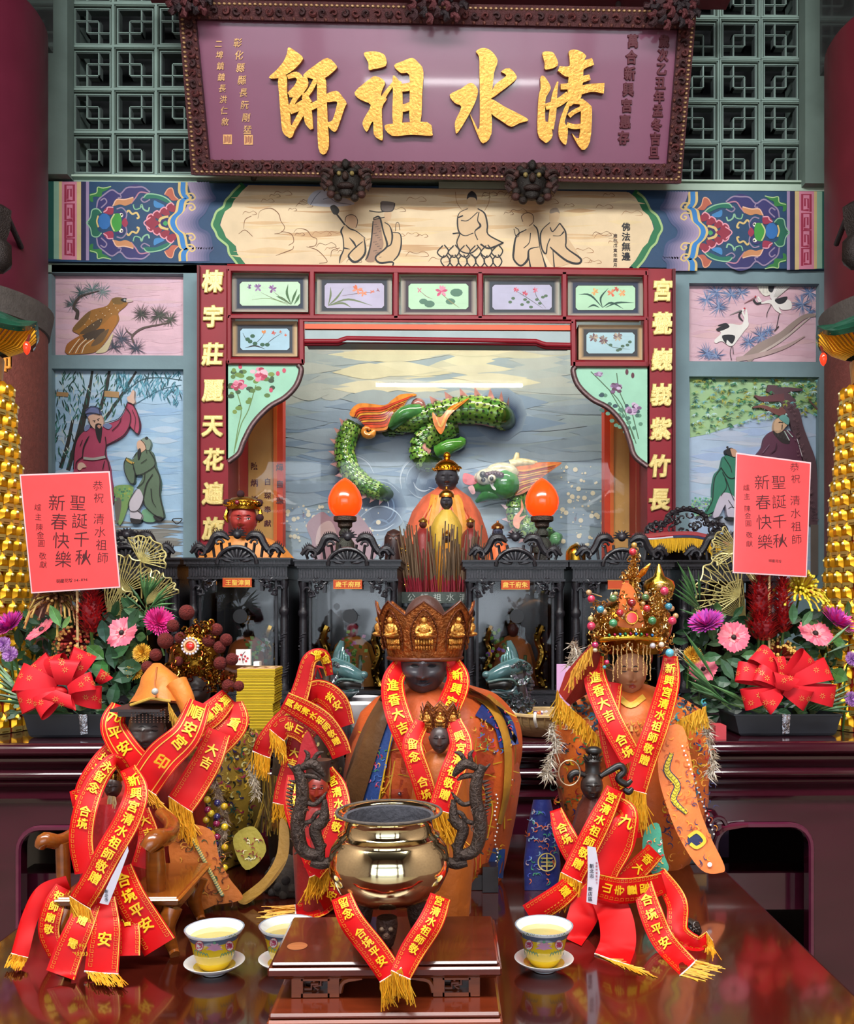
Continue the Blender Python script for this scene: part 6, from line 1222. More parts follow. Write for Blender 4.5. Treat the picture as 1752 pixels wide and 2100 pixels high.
palm('palm frond rising left in the right bouquet', (1455, 1275), [(1448-i*4, 1262-i*6, 1377+i*5, 1214-i*9) for i in range(6)]+[(1428, 1228, 1388, 1150), (1432, 1230, 1410, 1158), (1436, 1235, 1432, 1170), (1460, 1280, 1392, 1248)], 2.46)
palm('long palm blades spreading down at the left edge', (80, 1455), [(60+i*6, 1450, -20, 1340+i*16) for i in range(7)]+[(140, 1462, 20, 1438), (150, 1464, 10, 1462)], 2.34, .006)
palm('long palm blades sweeping down beside the goddess shoulder', (1500, 1455), [(1480+i*6, 1440+i*2, 1392+i*4, 1330+i*16) for i in range(6)]+[(1470, 1400, 1400, 1290), (1560, 1460, 1450, 1400)], 2.36, .006)
palm('palm blades spreading right over the right tray', (1640, 1458), [(1650+i*8, 1458, 1748, 1400+i*12) for i in range(6)]+[(1600, 1460, 1650, 1425), (1690, 1330, 1745, 1280), (1695, 1340, 1752, 1320)], 2.36, .005)
def leaf(m, c, d, l, w, cc, n=V3(0, -1, .2)):
 d = d.normalized(); s = d.cross(n).normalized()*w*.5; up = n.normalized()*w*.12
 a = [c, c+d*l*.3+s*.85, c+d*l*.6+s, c+d*l*.85+s*.5, c+d*l, c+d*l*.85-s*.5, c+d*l*.6-s, c+d*l*.3-s*.85, c+d*l*.3-up, c+d*l*.65-up]
 m.add(a, [(0, 1, 8), (1, 2, 9, 8), (2, 3, 9), (3, 4, 9), (4, 5, 9), (5, 6, 9), (6, 7, 8, 9), (7, 0, 8)], cc); m.tube([c-up*.5, c+d*l*.5-up*1.2, c+d*l*.98], .0008, shade(cc, 1.5), n=3)
def foliage(label, x0, x1, y0, y1, n, big):
 root = thing('bouquet_foliage', label, 'foliage', P((x0+x1)/2, y1, 2.45)); m = MB()
 for i in range(n):
  x = Q.uniform(x0, x1); y = Q.uniform(y0, y1); c = P(x, y, Q.uniform(2.42, 2.54)); a = Q.uniform(-.3, pi+.3) if y < 1430 else Q.choice([0, pi])+Q.uniform(-.4, .4)
  leaf(m, c, V3(cos(a), -.3, sin(a)), Q.uniform(.03, .06), Q.uniform(.018, .03), Q.choice(['1f3f24', '2a5230', '16301c', '37603a', '274a2c', '4a6a3c']))
 m.build('dark_leaves', LEAF, root, smooth=0)['kind'] = 'stuff'
 for (x, y, a, l, w, cc) in big:
  m = MB(); leaf(m, P(x, y, 2.37), V3(cos(radians(a)), -.15, sin(radians(a))), l*mpp(2.37), w*mpp(2.37), cc); m.build('leaf', LEAF, root, smooth=0)
foliage('dense dark green leaves filling the left bouquet around its flowers', 20, 300, 1255, 1462, 330, [(124, 1285, 112, 48, 22, '5a8a4c'), (127, 1290, 55, 34, 12, '6a9050'), (214, 1352, 140, 44, 30, '3f6f34'), (208, 1350, -95, 42, 36, '3a7038'), (222, 1350, 30, 52, 22, '2f5a34'), (235, 1372, 100, 50, 26, '22442c'), (240, 1368, 0, 55, 34, '24482c'), (232, 1395, 20, 55, 30, '2a5038'), (238, 1400, -100, 48, 28, '2c5236'), (216, 1318, 95, 48, 26, '24483a'), (262, 1290, 60, 50, 22, '2a4a30')])
foliage('dense dark green leaves filling the right bouquet around its flowers', 1410, 1745, 1265, 1468, 380, [(1527, 1465, -95, 46, 22, '5a8040'), (1480, 1345, 185, 44, 22, '2f5a34'), (1478, 1350, -60, 52, 22, '3a5c40'), (1490, 1352, -20, 40, 20, '33563a'), (1520, 1345, 5, 36, 22, '3f6a3c'), (1465, 1395, -10, 34, 24, '2c4f34'), (1735, 1320, 170, 30, 20, '4a7a3c'), (1740, 1395, 150, 44, 30, '3f6a30'), (1628, 1280, 95, 44, 20, '3f6a44'), (1645, 1285, 60, 40, 18, '4a7048'), (1470, 1420, 160, 60, 16, '3f6a3c'), (1405, 1372, 170, 34, 22, '335a3c')])
def bow(label, loops, cx, cy, Y):
 c0 = P(cx, cy, Y); root = thing('red_bow', label, 'ribbon bow', c0, 'red bows with gold flowers'); k = mpp(Y); spots = MB()
 for (x, y, ang, L, Wd, tw, dp) in loops:
  m = MB(); c = P(x, y, Y-dp); L *= .86; a = radians(ang); d = V3(cos(a), 0, sin(a)); ax = V3(-sin(a), 0, cos(a)); tq = radians(tw); ax = (ax*cos(tq)+V3(0, -1, 0)*sin(tq)).normalized(); hN = d.cross(ax).normalized()
  if hN.y > 0: hN = -hN
  rs = []; N = 16
  for i in range(N+1):
   t_ = i/N; s_ = sin(pi*t_)**.8; p = c+d*L*k*s_*1.0+hN*(cos(pi*t_))*L*k*.34*sin(pi*t_)**.4; wv = Wd*k*.5*(.45+.55*s_)
   rs.append([p-ax*wv, p-ax*wv*.3+hN*.001, p+ax*wv*.3+hN*.001, p+ax*wv])
  m.rings(rs, 'd8202c', caps=False, closed=False); m.build('loop', RIB, root, smooth=60)
  for q_ in range(3):
   i = 3+q_*2; i = min(i, N-1); o = (rs[i][1]+rs[i][2])/2+(rs[i][1]-rs[i][2])*Q.uniform(-.7, .7); tn = (rs[i+1][1]-rs[i-1][1]).normalized(); nn = tn.cross(ax).normalized(); nn = nn if nn.dot(hN) > 0 else -nn
   for z in range(7): e = z*.9; spots.add([o+nn*.0012+tn*cos(e)*.003+ax*sin(e)*.003, o+nn*.0012+tn*cos(e+.35)*.009+ax*sin(e+.35)*.009, o+nn*.0012+tn*cos(e+.7)*.003+ax*sin(e+.7)*.003], [(0, 1, 2)], 'd89a4c')
 m = MB(); m.ball(c0+V3(0, -.02, 0), (.02, .014, .016), 'b8141c'); m.build('knot', RIB, root); spots.build('gold_flower_print', PRINT, root, smooth=0)
bow('large red ribbon bow on the left bouquet, against the black tray', [(120, 1405, 135, 78, 56, 15, .0), (115, 1410, 165, 92, 62, 20, .02), (115, 1420, 195, 88, 50, 0, .03), (125, 1400, 105, 66, 50, -20, .01), (135, 1405, 60, 92, 48, 25, .0), (130, 1405, 85, 60, 58, 10, .03), (140, 1415, 20, 62, 38, -10, .04), (140, 1425, -5, 78, 46, 10, .02), (120, 1425, 215, 60, 50, 20, .05), (130, 1420, 250, 30, 70, 0, .06), (200, 1400, 45, 32, 30, 20, .0)], 130, 1418, 2.32)
bow('large red ribbon bow on the right bouquet, gold flowers printed on it', [(1600, 1400, 165, 108, 42, 15, .0), (1598, 1395, 130, 88, 50, 25, .01), (1600, 1400, 95, 62, 26, 15, .02), (1610, 1400, 45, 88, 52, 10, .0), (1620, 1400, 20, 100, 50, -10, .01), (1625, 1415, -8, 102, 46, 5, .02), (1600, 1415, 195, 92, 44, 0, .03), (1598, 1405, 150, 62, 40, 20, .04), (1605, 1415, 75, 36, 56, 0, .06), (1610, 1415, -25, 62, 46, 10, .04), (1600, 1420, 215, 50, 50, 10, .05)], 1605, 1412, 2.32)
for (xa, xb, label, tx) in ((48, 248, 'long matt black flower tray under the left bouquet, silver tape on it', 170), (1508, 1726, 'long dark grey flower tray under the right bouquet, clear tape on it', 1613)):
 Y = 2.33; root = thing('flower_tray', label, 'planter', P((xa+xb)/2, 1512, Y+.06), 'black flower trays'); m = MB(); a = P(xa, 1465, Y); b = P(xb, 1465, Y); x0, x1, z1 = a.x, b.x, a.z; z0 = AZ+.001
 def rg(i, z, t_=0): return [(x0+i+t_, Y+i*.4+t_, z), (x1-i-t_, Y+i*.4+t_, z), (x1-i-t_, Y+.15-i*.4-t_, z), (x0+i+t_, Y+.15-i*.4-t_, z)]
 m.rings([rg(.018, z0), rg(.012, z0+.006), rg(0, z1-.004), rg(-.003, z1-.004), rg(-.003, z1), rg(0, z1, .004), rg(.014, z0+.008, .004)], '24262c'); m.build('tray', PLAST, root, smooth=0)
 m = MB(); t0 = P(tx, 1465, Y-.004); m.add([t0+V3(-.011, 0, 0), t0+V3(.011, -.001, 0), t0+V3(.010, .006, -.05), t0+V3(-.008, .005, -.052), t0+V3(0, -.004, -.02)], [(0, 1, 4), (1, 2, 4), (2, 3, 4), (3, 0, 4)], 'c8ccd4'); m.build('tape_strip', mat('silver_tape', .15, .8, var=.4, vscale=90, bump=.8, bscale=120), root, smooth=0)
def card(label, q4, cols, Y, stick):
 n = plane3(P(*q4[0], Y), P(*q4[1], Y), P(*q4[2], Y+.01)); root = thing('greeting_card', label, 'card', P(*stick[1], Y), 'red laminated greeting cards'); m = MB()
 cx = sum(p[0] for p in q4)/4; cy = sum(p[1] for p in q4)/4; fr = [n(x, y, 0) for x, y in q4]; bk = [n(x, y, -.002) for x, y in q4]; m.add(fr+bk, [(0, 3, 2, 1), (4, 5, 6, 7)]+[(i, (i+1) % 4, 4+(i+1) % 4, 4+i) for i in range(4)], 'e0b8bc'); m.build('clear_sleeve', LAMIN, root, smooth=0)
 m = MB(); inn = [(cx+(x-cx)*.97, cy+(y-cy)*.975) for x, y in q4]; m.add([n(x, y, .0006) for x, y in inn], [(0, 3, 2, 1)], 'f0484a'); m.build('red_paper', LAMIN, root, smooth=0)
 m = MB()
 for s, pts, sz, bd in cols:
  for ch_, (x, y) in zip(s, pts): m.text(n, ch_, x, y, sz, '4a1618', off=.0012, bold=bd-.006, rot=-.04 if cx < 500 else .04)
 m.build('writing', PRINT, root, smooth=0)
 m = MB(); m.tube([P(stick[0][0], stick[0][1], Y+.03), P(*stick[1], Y+.03), P(stick[1][0], stick[1][1]+120, Y+.04)], .0035, 'd8b880', n=6); m.build('stick', WOOD, root)
ln = lambda a, b, n: [(a[0]+(b[0]-a[0])*i/(n-1), a[1]+(b[1]-a[1])*i/(n-1)) for i in range(n)]
card('tilted red laminated greeting card planted in the left bouquet', [(40, 973), (225, 966), (247, 1205), (64, 1217)], [('恭祝', [(201, 996), (203, 1021)], 22, 0), ('清水祖師', ln((203, 1064), (211, 1144), 4), 24, 0), ('聖誕千秋', ln((160, 1031), (171, 1143), 4), 34, .004), ('新春快樂', ln((117, 1031), (130, 1147), 4), 36, .004), ('爐主', [(78, 1040), (79, 1060)], 15, 0), ('陳金圓', ln((81, 1081), (85, 1114), 3), 16, 0), ('敬獻', [(88, 1140), (89, 1158)], 16, 0), ('明星花坊', ln((120, 1192), (145, 1190), 4), 9, .01), ('04-896', ln((154, 1190), (178, 1188), 6), 9, .01)], 2.36, ((157, 1150), (159, 1242)))
card('upright red laminated greeting card planted in the right bouquet', [(1510, 928), (1664, 948), (1655, 1184), (1503, 1175)], [('恭祝', [(1630, 958), (1632, 982)], 20, 0), ('清水祖師', ln((1631, 1026), (1634, 1106), 4), 22, 0), ('聖誕千秋', ln((1597, 989), (1600, 1109), 4), 31, .0), ('新春快樂', ln((1563, 989), (1569, 1111), 4), 33, .0), ('爐主', [(1531, 1000), (1532, 1018)], 14, 0), ('陳金圓', ln((1533, 1043), (1535, 1073), 3), 14, 0), ('敬獻', [(1537, 1097), (1537, 1115)], 14, 0), ('明星花坊', ln((1580, 1150), (1600, 1151), 4), 7, .01)], 2.37, ((1579, 1100), (1578, 1215)))
# ------------------------------------------------------------------ ceramic dragons
def cdragon(label, pts_fn, g='green glazed ceramic dragons'):
 Y = 2.42; root = thing('ceramic_dragon', label, 'figurine', P(*pts_fn((0, 130)), Y), g); k = mpp(Y); f = lambda x, y, d=0: P(*pts_fn((x, y)), Y-d)
 G1, G2 = '47686a', '46444a'; m = MB()
 m.tube([f(-5, 135), f(-8, 90), f(-10, 60, .01), f(-12, 30, .01)], [30*k, 30*k, 28*k, 22*k], G2, n=14, smooth=4); m.tube([f(20, 135), f(26, 100), f(10, 72)], [13*k, 15*k, 12*k], G1, n=10, smooth=3); m.build('neck', CERAM, root)
 m = MB(); m.ball(f(-8, 15, .02), (28*k, 26*k, 26*k), G2, 14, 10); m.tube([f(-14, -5, .03), f(8, 2, .05), f(28, 12, .055), f(46, 20, .05)], [20*k, 18*k, 15*k, 11*k], G1, n=12, smooth=4); m.tube([f(-12, 52, .04), f(8, 54, .05), f(26, 46, .05), f(34, 38, .05)], [12*k, 10*k, 7*k, 4*k], G1, n=10, smooth=4)
 m.ball(f(46, 12, .06), (9*k, 8*k, 8*k), G1); m.tube([f(-12, 32, .07), f(-4, 22, .08), (f(18, 22, .08)), f(42, 27, .07)], 3.2*k, '46625e', n=6, smooth=4); m.tube([f(-12, 36, .07), f(-4, 46, .08), f(12, 48, .08), f(36, 46, .07)], 2.8*k, '46545a', n=6, smooth=4); m.build('head', CERAM, root)
 m = MB(); m.tube([f(-2, 34, .078), f(12, 33, .086), f(40, 36, .07)], [7*k, 8*k, 6*k], '060606', n=10, smooth=3, flat=.5); m.build('mouth', PLAST, root)
 m = MB(); m.tube([f(-8, -8, .02), f(-4, -34, .02), f(2, -58, .02)], [13*k, 11*k, 5*k], G1, n=10, smooth=4)
 for i in range(4): m.tube([f(-2+i*6, -6, .035), f(0+i*5, -26, .04), f(4+i*1.5, -44+i*6, .03)], 2.4*k, '5a8480', n=6, smooth=3)
 m.build('horn', CERAM, root)
 m = MB(); m.ball(f(-32, -4, .04), (11*k, 10*k, 9*k), G1); m.tube([f(-36, -6, .03), f(-20, -14, .04), f(-6, -8, .045)], [6*k, 7*k, 4*k], G1, n=8, smooth=3); m.ball(f(-2, -4, .06), (9*k, 7*k, 6*k), '3a3c40'); m.build('eye_and_ear', CERAM, root)
 m = MB()
 for i in range(26):
  a = i*2.4; x, y = -16+cos(a)*(8+i*.9), 66+sin(a)*(6+i*.6)+(i % 3)*5; spiral(m, f(x, y, .055), 8*k, 7, 3*k, ('50525a', '3c4648')[i % 2], 1, d=a)
 for i in range(22): a = i*1.7; spiral(m, f(-22+cos(a)*18, 8+sin(a)*22, .058), 7*k, 6, 3*k, ('4a5856', '5a5660', '3a4a48')[i % 3], 1, d=a)
 for i in range(12): m.ball(f(-36+4*sin(i), -2+i*7, .0), (9*k, 9*k, 6*k), '4c4a50', 8, 5)
 m.build('mane_curls', CERAM, root)
cdragon('green glazed ceramic dragon facing right behind the white tea bowls', lambda p: (700+p[0], 1372+p[1])); cdragon('green and brown glazed ceramic dragon facing left beside the candy basket', lambda p: (1046-p[0]*1.05, 1372+p[1]))
for i in range(7):
 Y = 2.47; y0 = 1494-i*18.4 if i < 3 else 1494-3*18.4-(i-3)*17.2; h = 18; dx = (0, 1, -1, 3, 4, 3, 5)[i]; a = P(482+dx, y0, Y); b = P(560+dx*.8, y0-h, Y); zt = AZ+(i+1)*.0235; m = MB()
 x0, x1 = a.x, b.x; m.box((x0, Y, zt-.0225), (x1, Y+.11, zt), 'd8b81c')
 root = thing('yellow_paper_bundle', ('lowest' if i == 0 else 'topmost' if i == 6 else ['second', 'third', 'fourth', 'fifth', 'sixth'][i-1])+' yellow paper bundle, counted from the bottom of the pile', 'paper bundle', ((x0+x1)/2, Y+.055, zt-.0235), 'yellow paper bundles')
 m.build('paper_block', PAPER, root, smooth=0); m = MB()
 for j in range(12): z = zt-.0215+j*.0018; m.box((x0-.0006*(j % 3), Y-.0006*((j*5) % 4), z), (x1+.0006*((j*3) % 4), Y+.1105, z+.0008), ('c8a414', 'e8cc34')[j % 2])
 m.build('paper_edges', PAPER, root, smooth=0)['kind'] = 'stuff'
 if i == 6:
  m = MB(); m.box((x0, Y, zt), (x1, Y+.11, zt+.0012), 'c8a070')
  for j in range(9): m.box((x0+.008+j*.01, Y+.02+(j % 3)*.02, zt+.0012), (x0+.014+j*.01, Y+.05+(j % 3)*.015, zt+.0016), ('8a3a24', 'e8dcc0', '5a2a1c')[j % 3])
  m.build('printed_cover', PAPER, root, smooth=0)
def boxthing(name, lb, ct, x0, y0, x1, y1, Y, d, c, mt=PAPER, grp=None, extra=None):
 a = P(x0, y1, Y); b = P(x1, y0, Y); m = MB(); m.box((a.x, Y, a.z), (b.x, Y+d, b.z), c); root = thing(name, lb, ct, ((a.x+b.x)/2, Y+d/2, a.z), grp); m.build('body', mt, root, smooth=0)
 if extra: m = MB(); extra(m, flat(Y)); m.build('print', PRINT, root, smooth=0)
 return root
def plum(m, S):
 m.stroke(S, [(499, 1360), (497, 1345), (503, 1336)], 1.2, '5a3a34', off=.001)
 for x, y in ((492, 1352), (488, 1346), (495, 1343), (503, 1346), (508, 1350), (500, 1352), (505, 1356)): m.dot(S, x, y, 2.4, 'b83a44')
boxthing('printed_packet', 'white packet printed with red blossoms standing on the yellow paper', 'packet', 484, 1332, 514, 1364, 2.52, .012, 'e8e0e0', extra=plum)
boxthing('white_box', 'small white box beside the blossom packet on the yellow paper', 'box', 520, 1357, 532, 1366, 2.52, .03, 'e0e0e4')
boxthing('pink_paper', 'sheet of pale pink paper standing between candy basket and goddess statue', 'paper', 1142, 1362, 1176, 1492, 2.5, .003, 'd8a8d4')
boxthing('red_packet', 'pink-red paper packet lying at the left end of the right flower tray', 'packet', 1468, 1488, 1490, 1521, 2.28, .05, 'c04048')
boxthing('wooden_block', 'dark red wooden block behind the red packet', 'block', 1440, 1484, 1472, 1521, 2.33, .08, '6a1a14', WOOD)
def bowl(name, lb, px, py, Y, r, h, c, grp=None):
 c0 = P(px, py, Y); z0 = c0.z; root = thing(name, lb, 'bowl', c0, grp); m = MB(); k = mpp(Y); r *= k; h *= k
 m.lathe(c0, [(r*.4, 0), (r*.42, .004), (r*.7, h*.35), (r*.92, h*.8), (r, h), (r*.95, h), (r*.86, h*.8), (r*.6, h*.35), (.001, h*.2)], c, n=32); m.build('cup_body', PORC, root); return root
bowl('white_bowl', 'white tea bowl with faint red print beside the main statue, lower of two', 736, 1490, 2.30, 36, 48, 'e4e4e8', 'white tea bowls'); bowl('white_bowl', 'white tea bowl behind the other one, partly hidden by the main statue', 748, 1468, 2.42, 30, 40, 'e4e4e8', 'white tea bowls')
c0 = P(1118, 1502, 2.36); bk = thing('bamboo_tray', 'round shallow bamboo tray of wrapped candies between main statue and goddess', 'tray', c0); m = MB(); k = mpp(2.36)
prof = [(.05, AZ-c0.z+.001), (.06, AZ-c0.z+.004), (.082, .028), (.088, .05), (.084, .052), (.078, .03), (.055, .012), (.001, .012)]
m.lathe(c0, prof, 'b89868', n=40, sx=1.15); m.tube([c0+V3(cos(2*pi*i/40)*.1, sin(2*pi*i/40)*.088, .052) for i in range(41)], .005, 'c8aa78', n=6)
for i in range(30): a = 2*pi*i/30; m.tube([c0+V3(cos(a)*.062*1.15, sin(a)*.062, .006), c0+V3(cos(a)*.086*1.15, sin(a)*.086, .03), c0+V3(cos(a)*.0895*1.15, sin(a)*.0895, .05)], .0018, 'a08050', n=4)
m.build('woven_body', mat('bamboo', .6, var=.3, vscale=60, stretch=(1, 1, 6)), bk)
m = MB()
for a in (-1.9, -1.2, -2.6, -.5): m.tube([c0+V3(cos(a)*.08*1.15, sin(a)*.08, .025), c0+V3(cos(a)*.095*1.15, sin(a)*.095, .045), c0+V3(cos(a)*.09*1.15, sin(a)*.09, .06), c0+V3(cos(a)*.08*1.15, sin(a)*.08, .05)], .004, 'e8e4d8', n=6, smooth=2)
m.build('white_tie', PAPER, bk)
for i in range(34):
 a = Q.uniform(0, 6.28); r = sqrt(Q.random())*.07; c = c0+V3(cos(a)*r*1.15, sin(a)*r, .026+Q.uniform(0, .022)); b = Q.uniform(0, 3); d = V3(cos(b), sin(b), .1)*.009
 e = thing('wrapped_candy', 'small foil-wrapped candy in the bamboo tray', 'candy', c, 'wrapped candies in the bamboo tray'); m = MB(); m.ball((0, 0, 0), (.007, .006, .005), Q.choice(['a8202c', 'e8c030', '7a3aa8', 'e8e0e8', 'd8702c', '3a8a5c', '5a2a8a']), 7, 5)
 o_ = len(m.v); m.v = [v+c for v in m.v]; cc = m.c[0]
 for s_ in (-1, 1): m.add([c+d*.6*s_, c+d*1.5*s_+V3(0, 0, .005), c+d*1.5*s_-V3(0, 0, .003), c+d*1.6*s_+V3(.004, 0, .001)], [(0, 1, 3), (0, 3, 2)], cc)
 m.build('wrapper', GEM, e)
# ------------------------------------------------------------------ deities on the rear shelf
shelf = thing('rear_shelf', 'dark lacquered rear shelf that carries the deities below the niche', 'shelf', (0, 4, AZ)); m = MB(); m.box((-1.4, 3.66, 0), (1.2, 4.33, 1.394), '2a1014'); m.box((-1.4, 3.36, 1.37), (-.35, 3.66, 1.394), '2a1014'); m.box((.2, 3.45, 1.37), (1.2, 3.66, 1.394), '2a1014'); m.build('shelf_body', ROSE, shelf, smooth=0)
def robe(m, cx, Y, secs, colr, n=40, fold=.05, fq=9, cf=None, sq=1.):
 rs = []
 for py, dx, hw, hd in secs:
  c = P(cx+dx, py, Y); k = mpp(Y); ring = []
  for i in range(n):
   a = 2*pi*i/n; w = 1+fold*sin(a*fq+py*.02)*(1 if hw > 25 else .3); ca, sa = cos(a), sin(a)
   ring.append(c+V3(math.copysign(abs(ca)**sq, ca)*hw*k*w, math.copysign(abs(sa)**sq, sa)*hd*w, 0))
  rs.append(ring)
 m.rings(rs[::-1] if rs[0][0].z > rs[-1][0].z else rs, colr, cf=cf); return m
def face(root, cx, cy, w, h, Y, skin, lips=None, brow='120c0c', beard=None, ears=True, name='face', mt=SKIN, turn=0., eyes=True, open_=False, smile=0., amp=1.15):
 """head: w,h in px (full width/height of face); features displaced on an ellipsoid"""
 k = mpp(Y); a, b, c = w*k/2, w*k*.56, h*k/2; o = P(cx, cy, Y); m = MB(); nu, nv = 64, 56; rs = []; G = lambda x, s: math.exp(-x*x/(2*s*s)); ct, st_ = cos(turn), sin(turn)
 lipc = lips or shade(skin, .75); cols = []
 for i in range(nv+1):
  t_ = -pi/2+pi*i/nv; z = sin(t_); q_ = max(cos(t_), .004); ring = []
  for j in range(nu):
   p = 2*pi*j/nu; x, y = cos(p)*q_, sin(p)*q_; f = max(0, -y)
   jaw = 1-.20*max(0, -z-.1)**1.2; xx = x*a*jaw; yy = y*b*(1-.06*max(0, -z)); zz = z*c
   d = 0
   if y < 0:
    d += (.30*G(x, .075)*G(z+.14, .19) + .16*G(x, .13)*G(z+.29, .06))*(1 if z > -.36 else G(z+.36, .03)) + .10*(G(x-.15, .055)+G(x+.15, .055))*G(z+.30, .045)     # nose
    d += .07*G(x, .05)*G(z-.12, .12)
    for s in (-1, 1):
     d += -.13*G(x-s*.36, .17)*G(z-.06, .09) + .10*G(x-s*.36, .14)*G(z-.035, .04)   # sockets and lids
     d += .06*G(x-s*.36, .2)*G(z-.2, .045) - .05*G(x-s*(.27+.1*(-.3-z)), .035)*G(z+.42, .1)      # brow
     d += .05*G(x-s*.45, .2)*G(z+.24, .16)      # cheeks
    d += .09*G(x, .22)*G(z+.505-smile*x*x, .03) + .09*G(x, .17)*G(z+.61-smile*x*x, .035) - .09*G(x, .28)*G(z+.555-smile*x*x*1.4, .018)
    d += .07*G(x, .17)*G(z+.83, .1)
   px_, py_ = xx, yy-d*b*amp; ring.append(o+V3(px_*ct-py_*st_, px_*st_+py_*ct, zz))
  rs.append(ring)
 def cf(i, j):
  t_ = -pi/2+pi*(i+.5)/nv; p = 2*pi*(j+.5)/nu; z = sin(t_); x = cos(p)*cos(t_); y = sin(p)*cos(t_)
  if y < 0 and ((x/.22)**2+((z+.555-smile*x*x)/.10)**2) < 1: return lipc
  return skin
 m.rings(rs, skin, cf=cf); hd = m.build(name, mt, root, smooth=80); S = bvh([m], Y)
 e = MB(); X = lambda u: cx+u*w/2; Z = lambda v: cy-v*h/2
 u0 = st_*.5
 if eyes:
  for s in (-1, 1):
   ex = u0+s*.36*ct
   if open_: e.shape(S, [(X(ex-.15), Z(.05)), (X(ex), Z(.105)), (X(ex+.15), Z(.05)), (X(ex), Z(.01))], 'e8e4dc', off=.0006); e.dot(S, X(ex), Z(.055), w*.03, '0a0a0a', off=.0009)
   e.stroke(S, [(X(ex-.17), Z(.05)), (X(ex-.06), Z(.015 if not open_ else .1)), (X(ex+.08), Z(.015 if not open_ else .1)), (X(ex+.18), Z(.055))], [w*.012, w*.03, w*.03, w*.012], brow, off=.0011)
   e.stroke(S, [(X(ex-.2*s*-1 if 0 else ex-.2), Z(.19)), (X(ex), Z(.25)), (X(ex+.2), Z(.19))], [w*.01, w*.035, w*.01], brow, off=.0011)
  e.stroke(S, [(X(u0-.26), Z(-.55+smile*.09)), (X(u0), Z(-.56)), (X(u0+.26), Z(-.55+smile*.09))], [.3, w*.018, .3], shade(lipc, .35), off=.0008); e.build('eye_and_mouth_lines', PAINT, root, smooth=0)
 if ears:
  ee = MB()
  for s in (-1, 1):
   for q_ in ((0, .0), (1, -.12), (2, -.28)): ee.ball(o+V3(s*a*(1.0-.05*q_[0]), .01*k*0, c*(.08+q_[1]*1.2)), (a*.09, a*.16, c*(.17-.03*q_[0])), skin, 10, 8)
  ee.build('ear', mt, root)
 return S, hd
b0 = P(915, 1215, 4.0); dt = thing('black_faced_deity', 'black-faced deity statue in salmon orange cape standing behind the incense', 'statue', (b0.x, 4.0, 1.40))
m = MB(); robe(m, 915, 4.0, [(1215, 0, 98, .16), (1150, 0, 95, .16), (1090, 0, 82, .15), (1050, 0, 68, .13), (1020, 1, 48, .11), (1005, 2, 26, .08), (996, 2, 15, .05)], 'e8704c', fold=.03, fq=13); m.build('orange_cape', CLOTH, dt)
Sd = bvh([m], 3.9); m = MB()
for i in range(26): a = (i-13)/13; m.stroke(Sd, [(917+a*14, 1006), (917+a*48, 1060), (915+a*88, 1150), (914+a*90, 1200)], [1, 3.5, 5, 3], ('f08a5c', 'c8482c', 'f0a070')[i % 3], off=.002)
m.stroke(Sd, [(895, 1015), (885, 1080), (880, 1200)], 22, 'e8a03c', off=.004); m.stroke(Sd, [(935, 1015), (946, 1080), (950, 1200)], 22, 'e8a03c', off=.004); m.stroke(Sd, [(916, 1050), (916, 1200)], 22, 'd8b03c', off=.005); m.build('gold_stole', CLOTH, dt, smooth=0)
face(dt, 917, 982, 46, 56, 3.93, '3a3a40', lips='4a4448', ears=True)
m = MB(); c = P(917, 967, 3.93); k = mpp(3.93); m.lathe(c, [(26*k, 0), (27*k, 4*k), (23*k, 14*k), (14*k, 22*k), (7*k, 25*k), (6*k, 28*k), (8*k, 31*k), (7*k, 35*k), (1*k, 38*k)], 'd89420', n=20, sy=.9)
for i in range(20): a = 2*pi*i/20; spiral(m, c+V3(cos(a)*25*k, sin(a)*22*k, 6*k), 5*k, 6, 1.6*k, 'e8b040', 1, d=a)
m.ball(c+V3(0, 0, 33*k), 7.5*k, 'e8a428'); m.build('gold_cap', GOLD, dt)
dark = [('small gold-capped deity statuette standing in front of the black-faced deity', 916, 1030, 26, 32, 3.7, '3c3a40', 'e0a040', 'd8b040', 1215), ('small dark-faced statuette in orange robe to the right of the incense', 1021, 1092, 22, 24, 3.6, '3c4258', 'e0a060', 'e87038', 1215), ('tiny gold statuette with dark belly left behind the incense', 868, 1076, 16, 16, 3.62, '5a2c24', 'e8c060', '8a2420', 1215), ('tiny gold statuette behind the incense, right of the cape opening', 965, 1076, 16, 16, 3.62, '5a3024', 'e8c060', '7a2420', 1215), ('tiny gold statuette in the middle of the incense sticks', 917, 1105, 18, 18, 3.6, '2a2020', 'e8b050', 'd8902c', 1215)]
for lb, x, y, w, h, Y, sk, cr, rb, yb in dark:
 st = thing('small_deity', lb, 'statue', P(x, yb, Y), 'small deities before the black-faced deity'); m = MB(); robe(m, x, Y, [(yb, 0, w*1.3, .05), (y+h*1.6, 0, w*1.2, .05), (y+h, 0, w*.9, .04), (y+h*.5, 0, w*.4, .02)], rb); m.build('robe', CLOTH, st); face(st, x, y, w, h, Y, sk, ears=False)
 m = MB(); k = mpp(Y); m.lathe(P(x, y-h*.3, Y), [(w*.58*k, 0), (w*.6*k, .2*h*k), (w*.4*k, .4*h*k), (w*.12*k, .55*h*k), (w*.1*k, .7*h*k)], cr, n=14); m.build('gold_cap', GOLD, st)
st = thing('dark_bird_figure', 'dark brown owl-like carved figure left of the incense sticks', 'statue', P(806, 1215, 3.62)); k = mpp(3.62); c = P(808, 1140, 3.62)
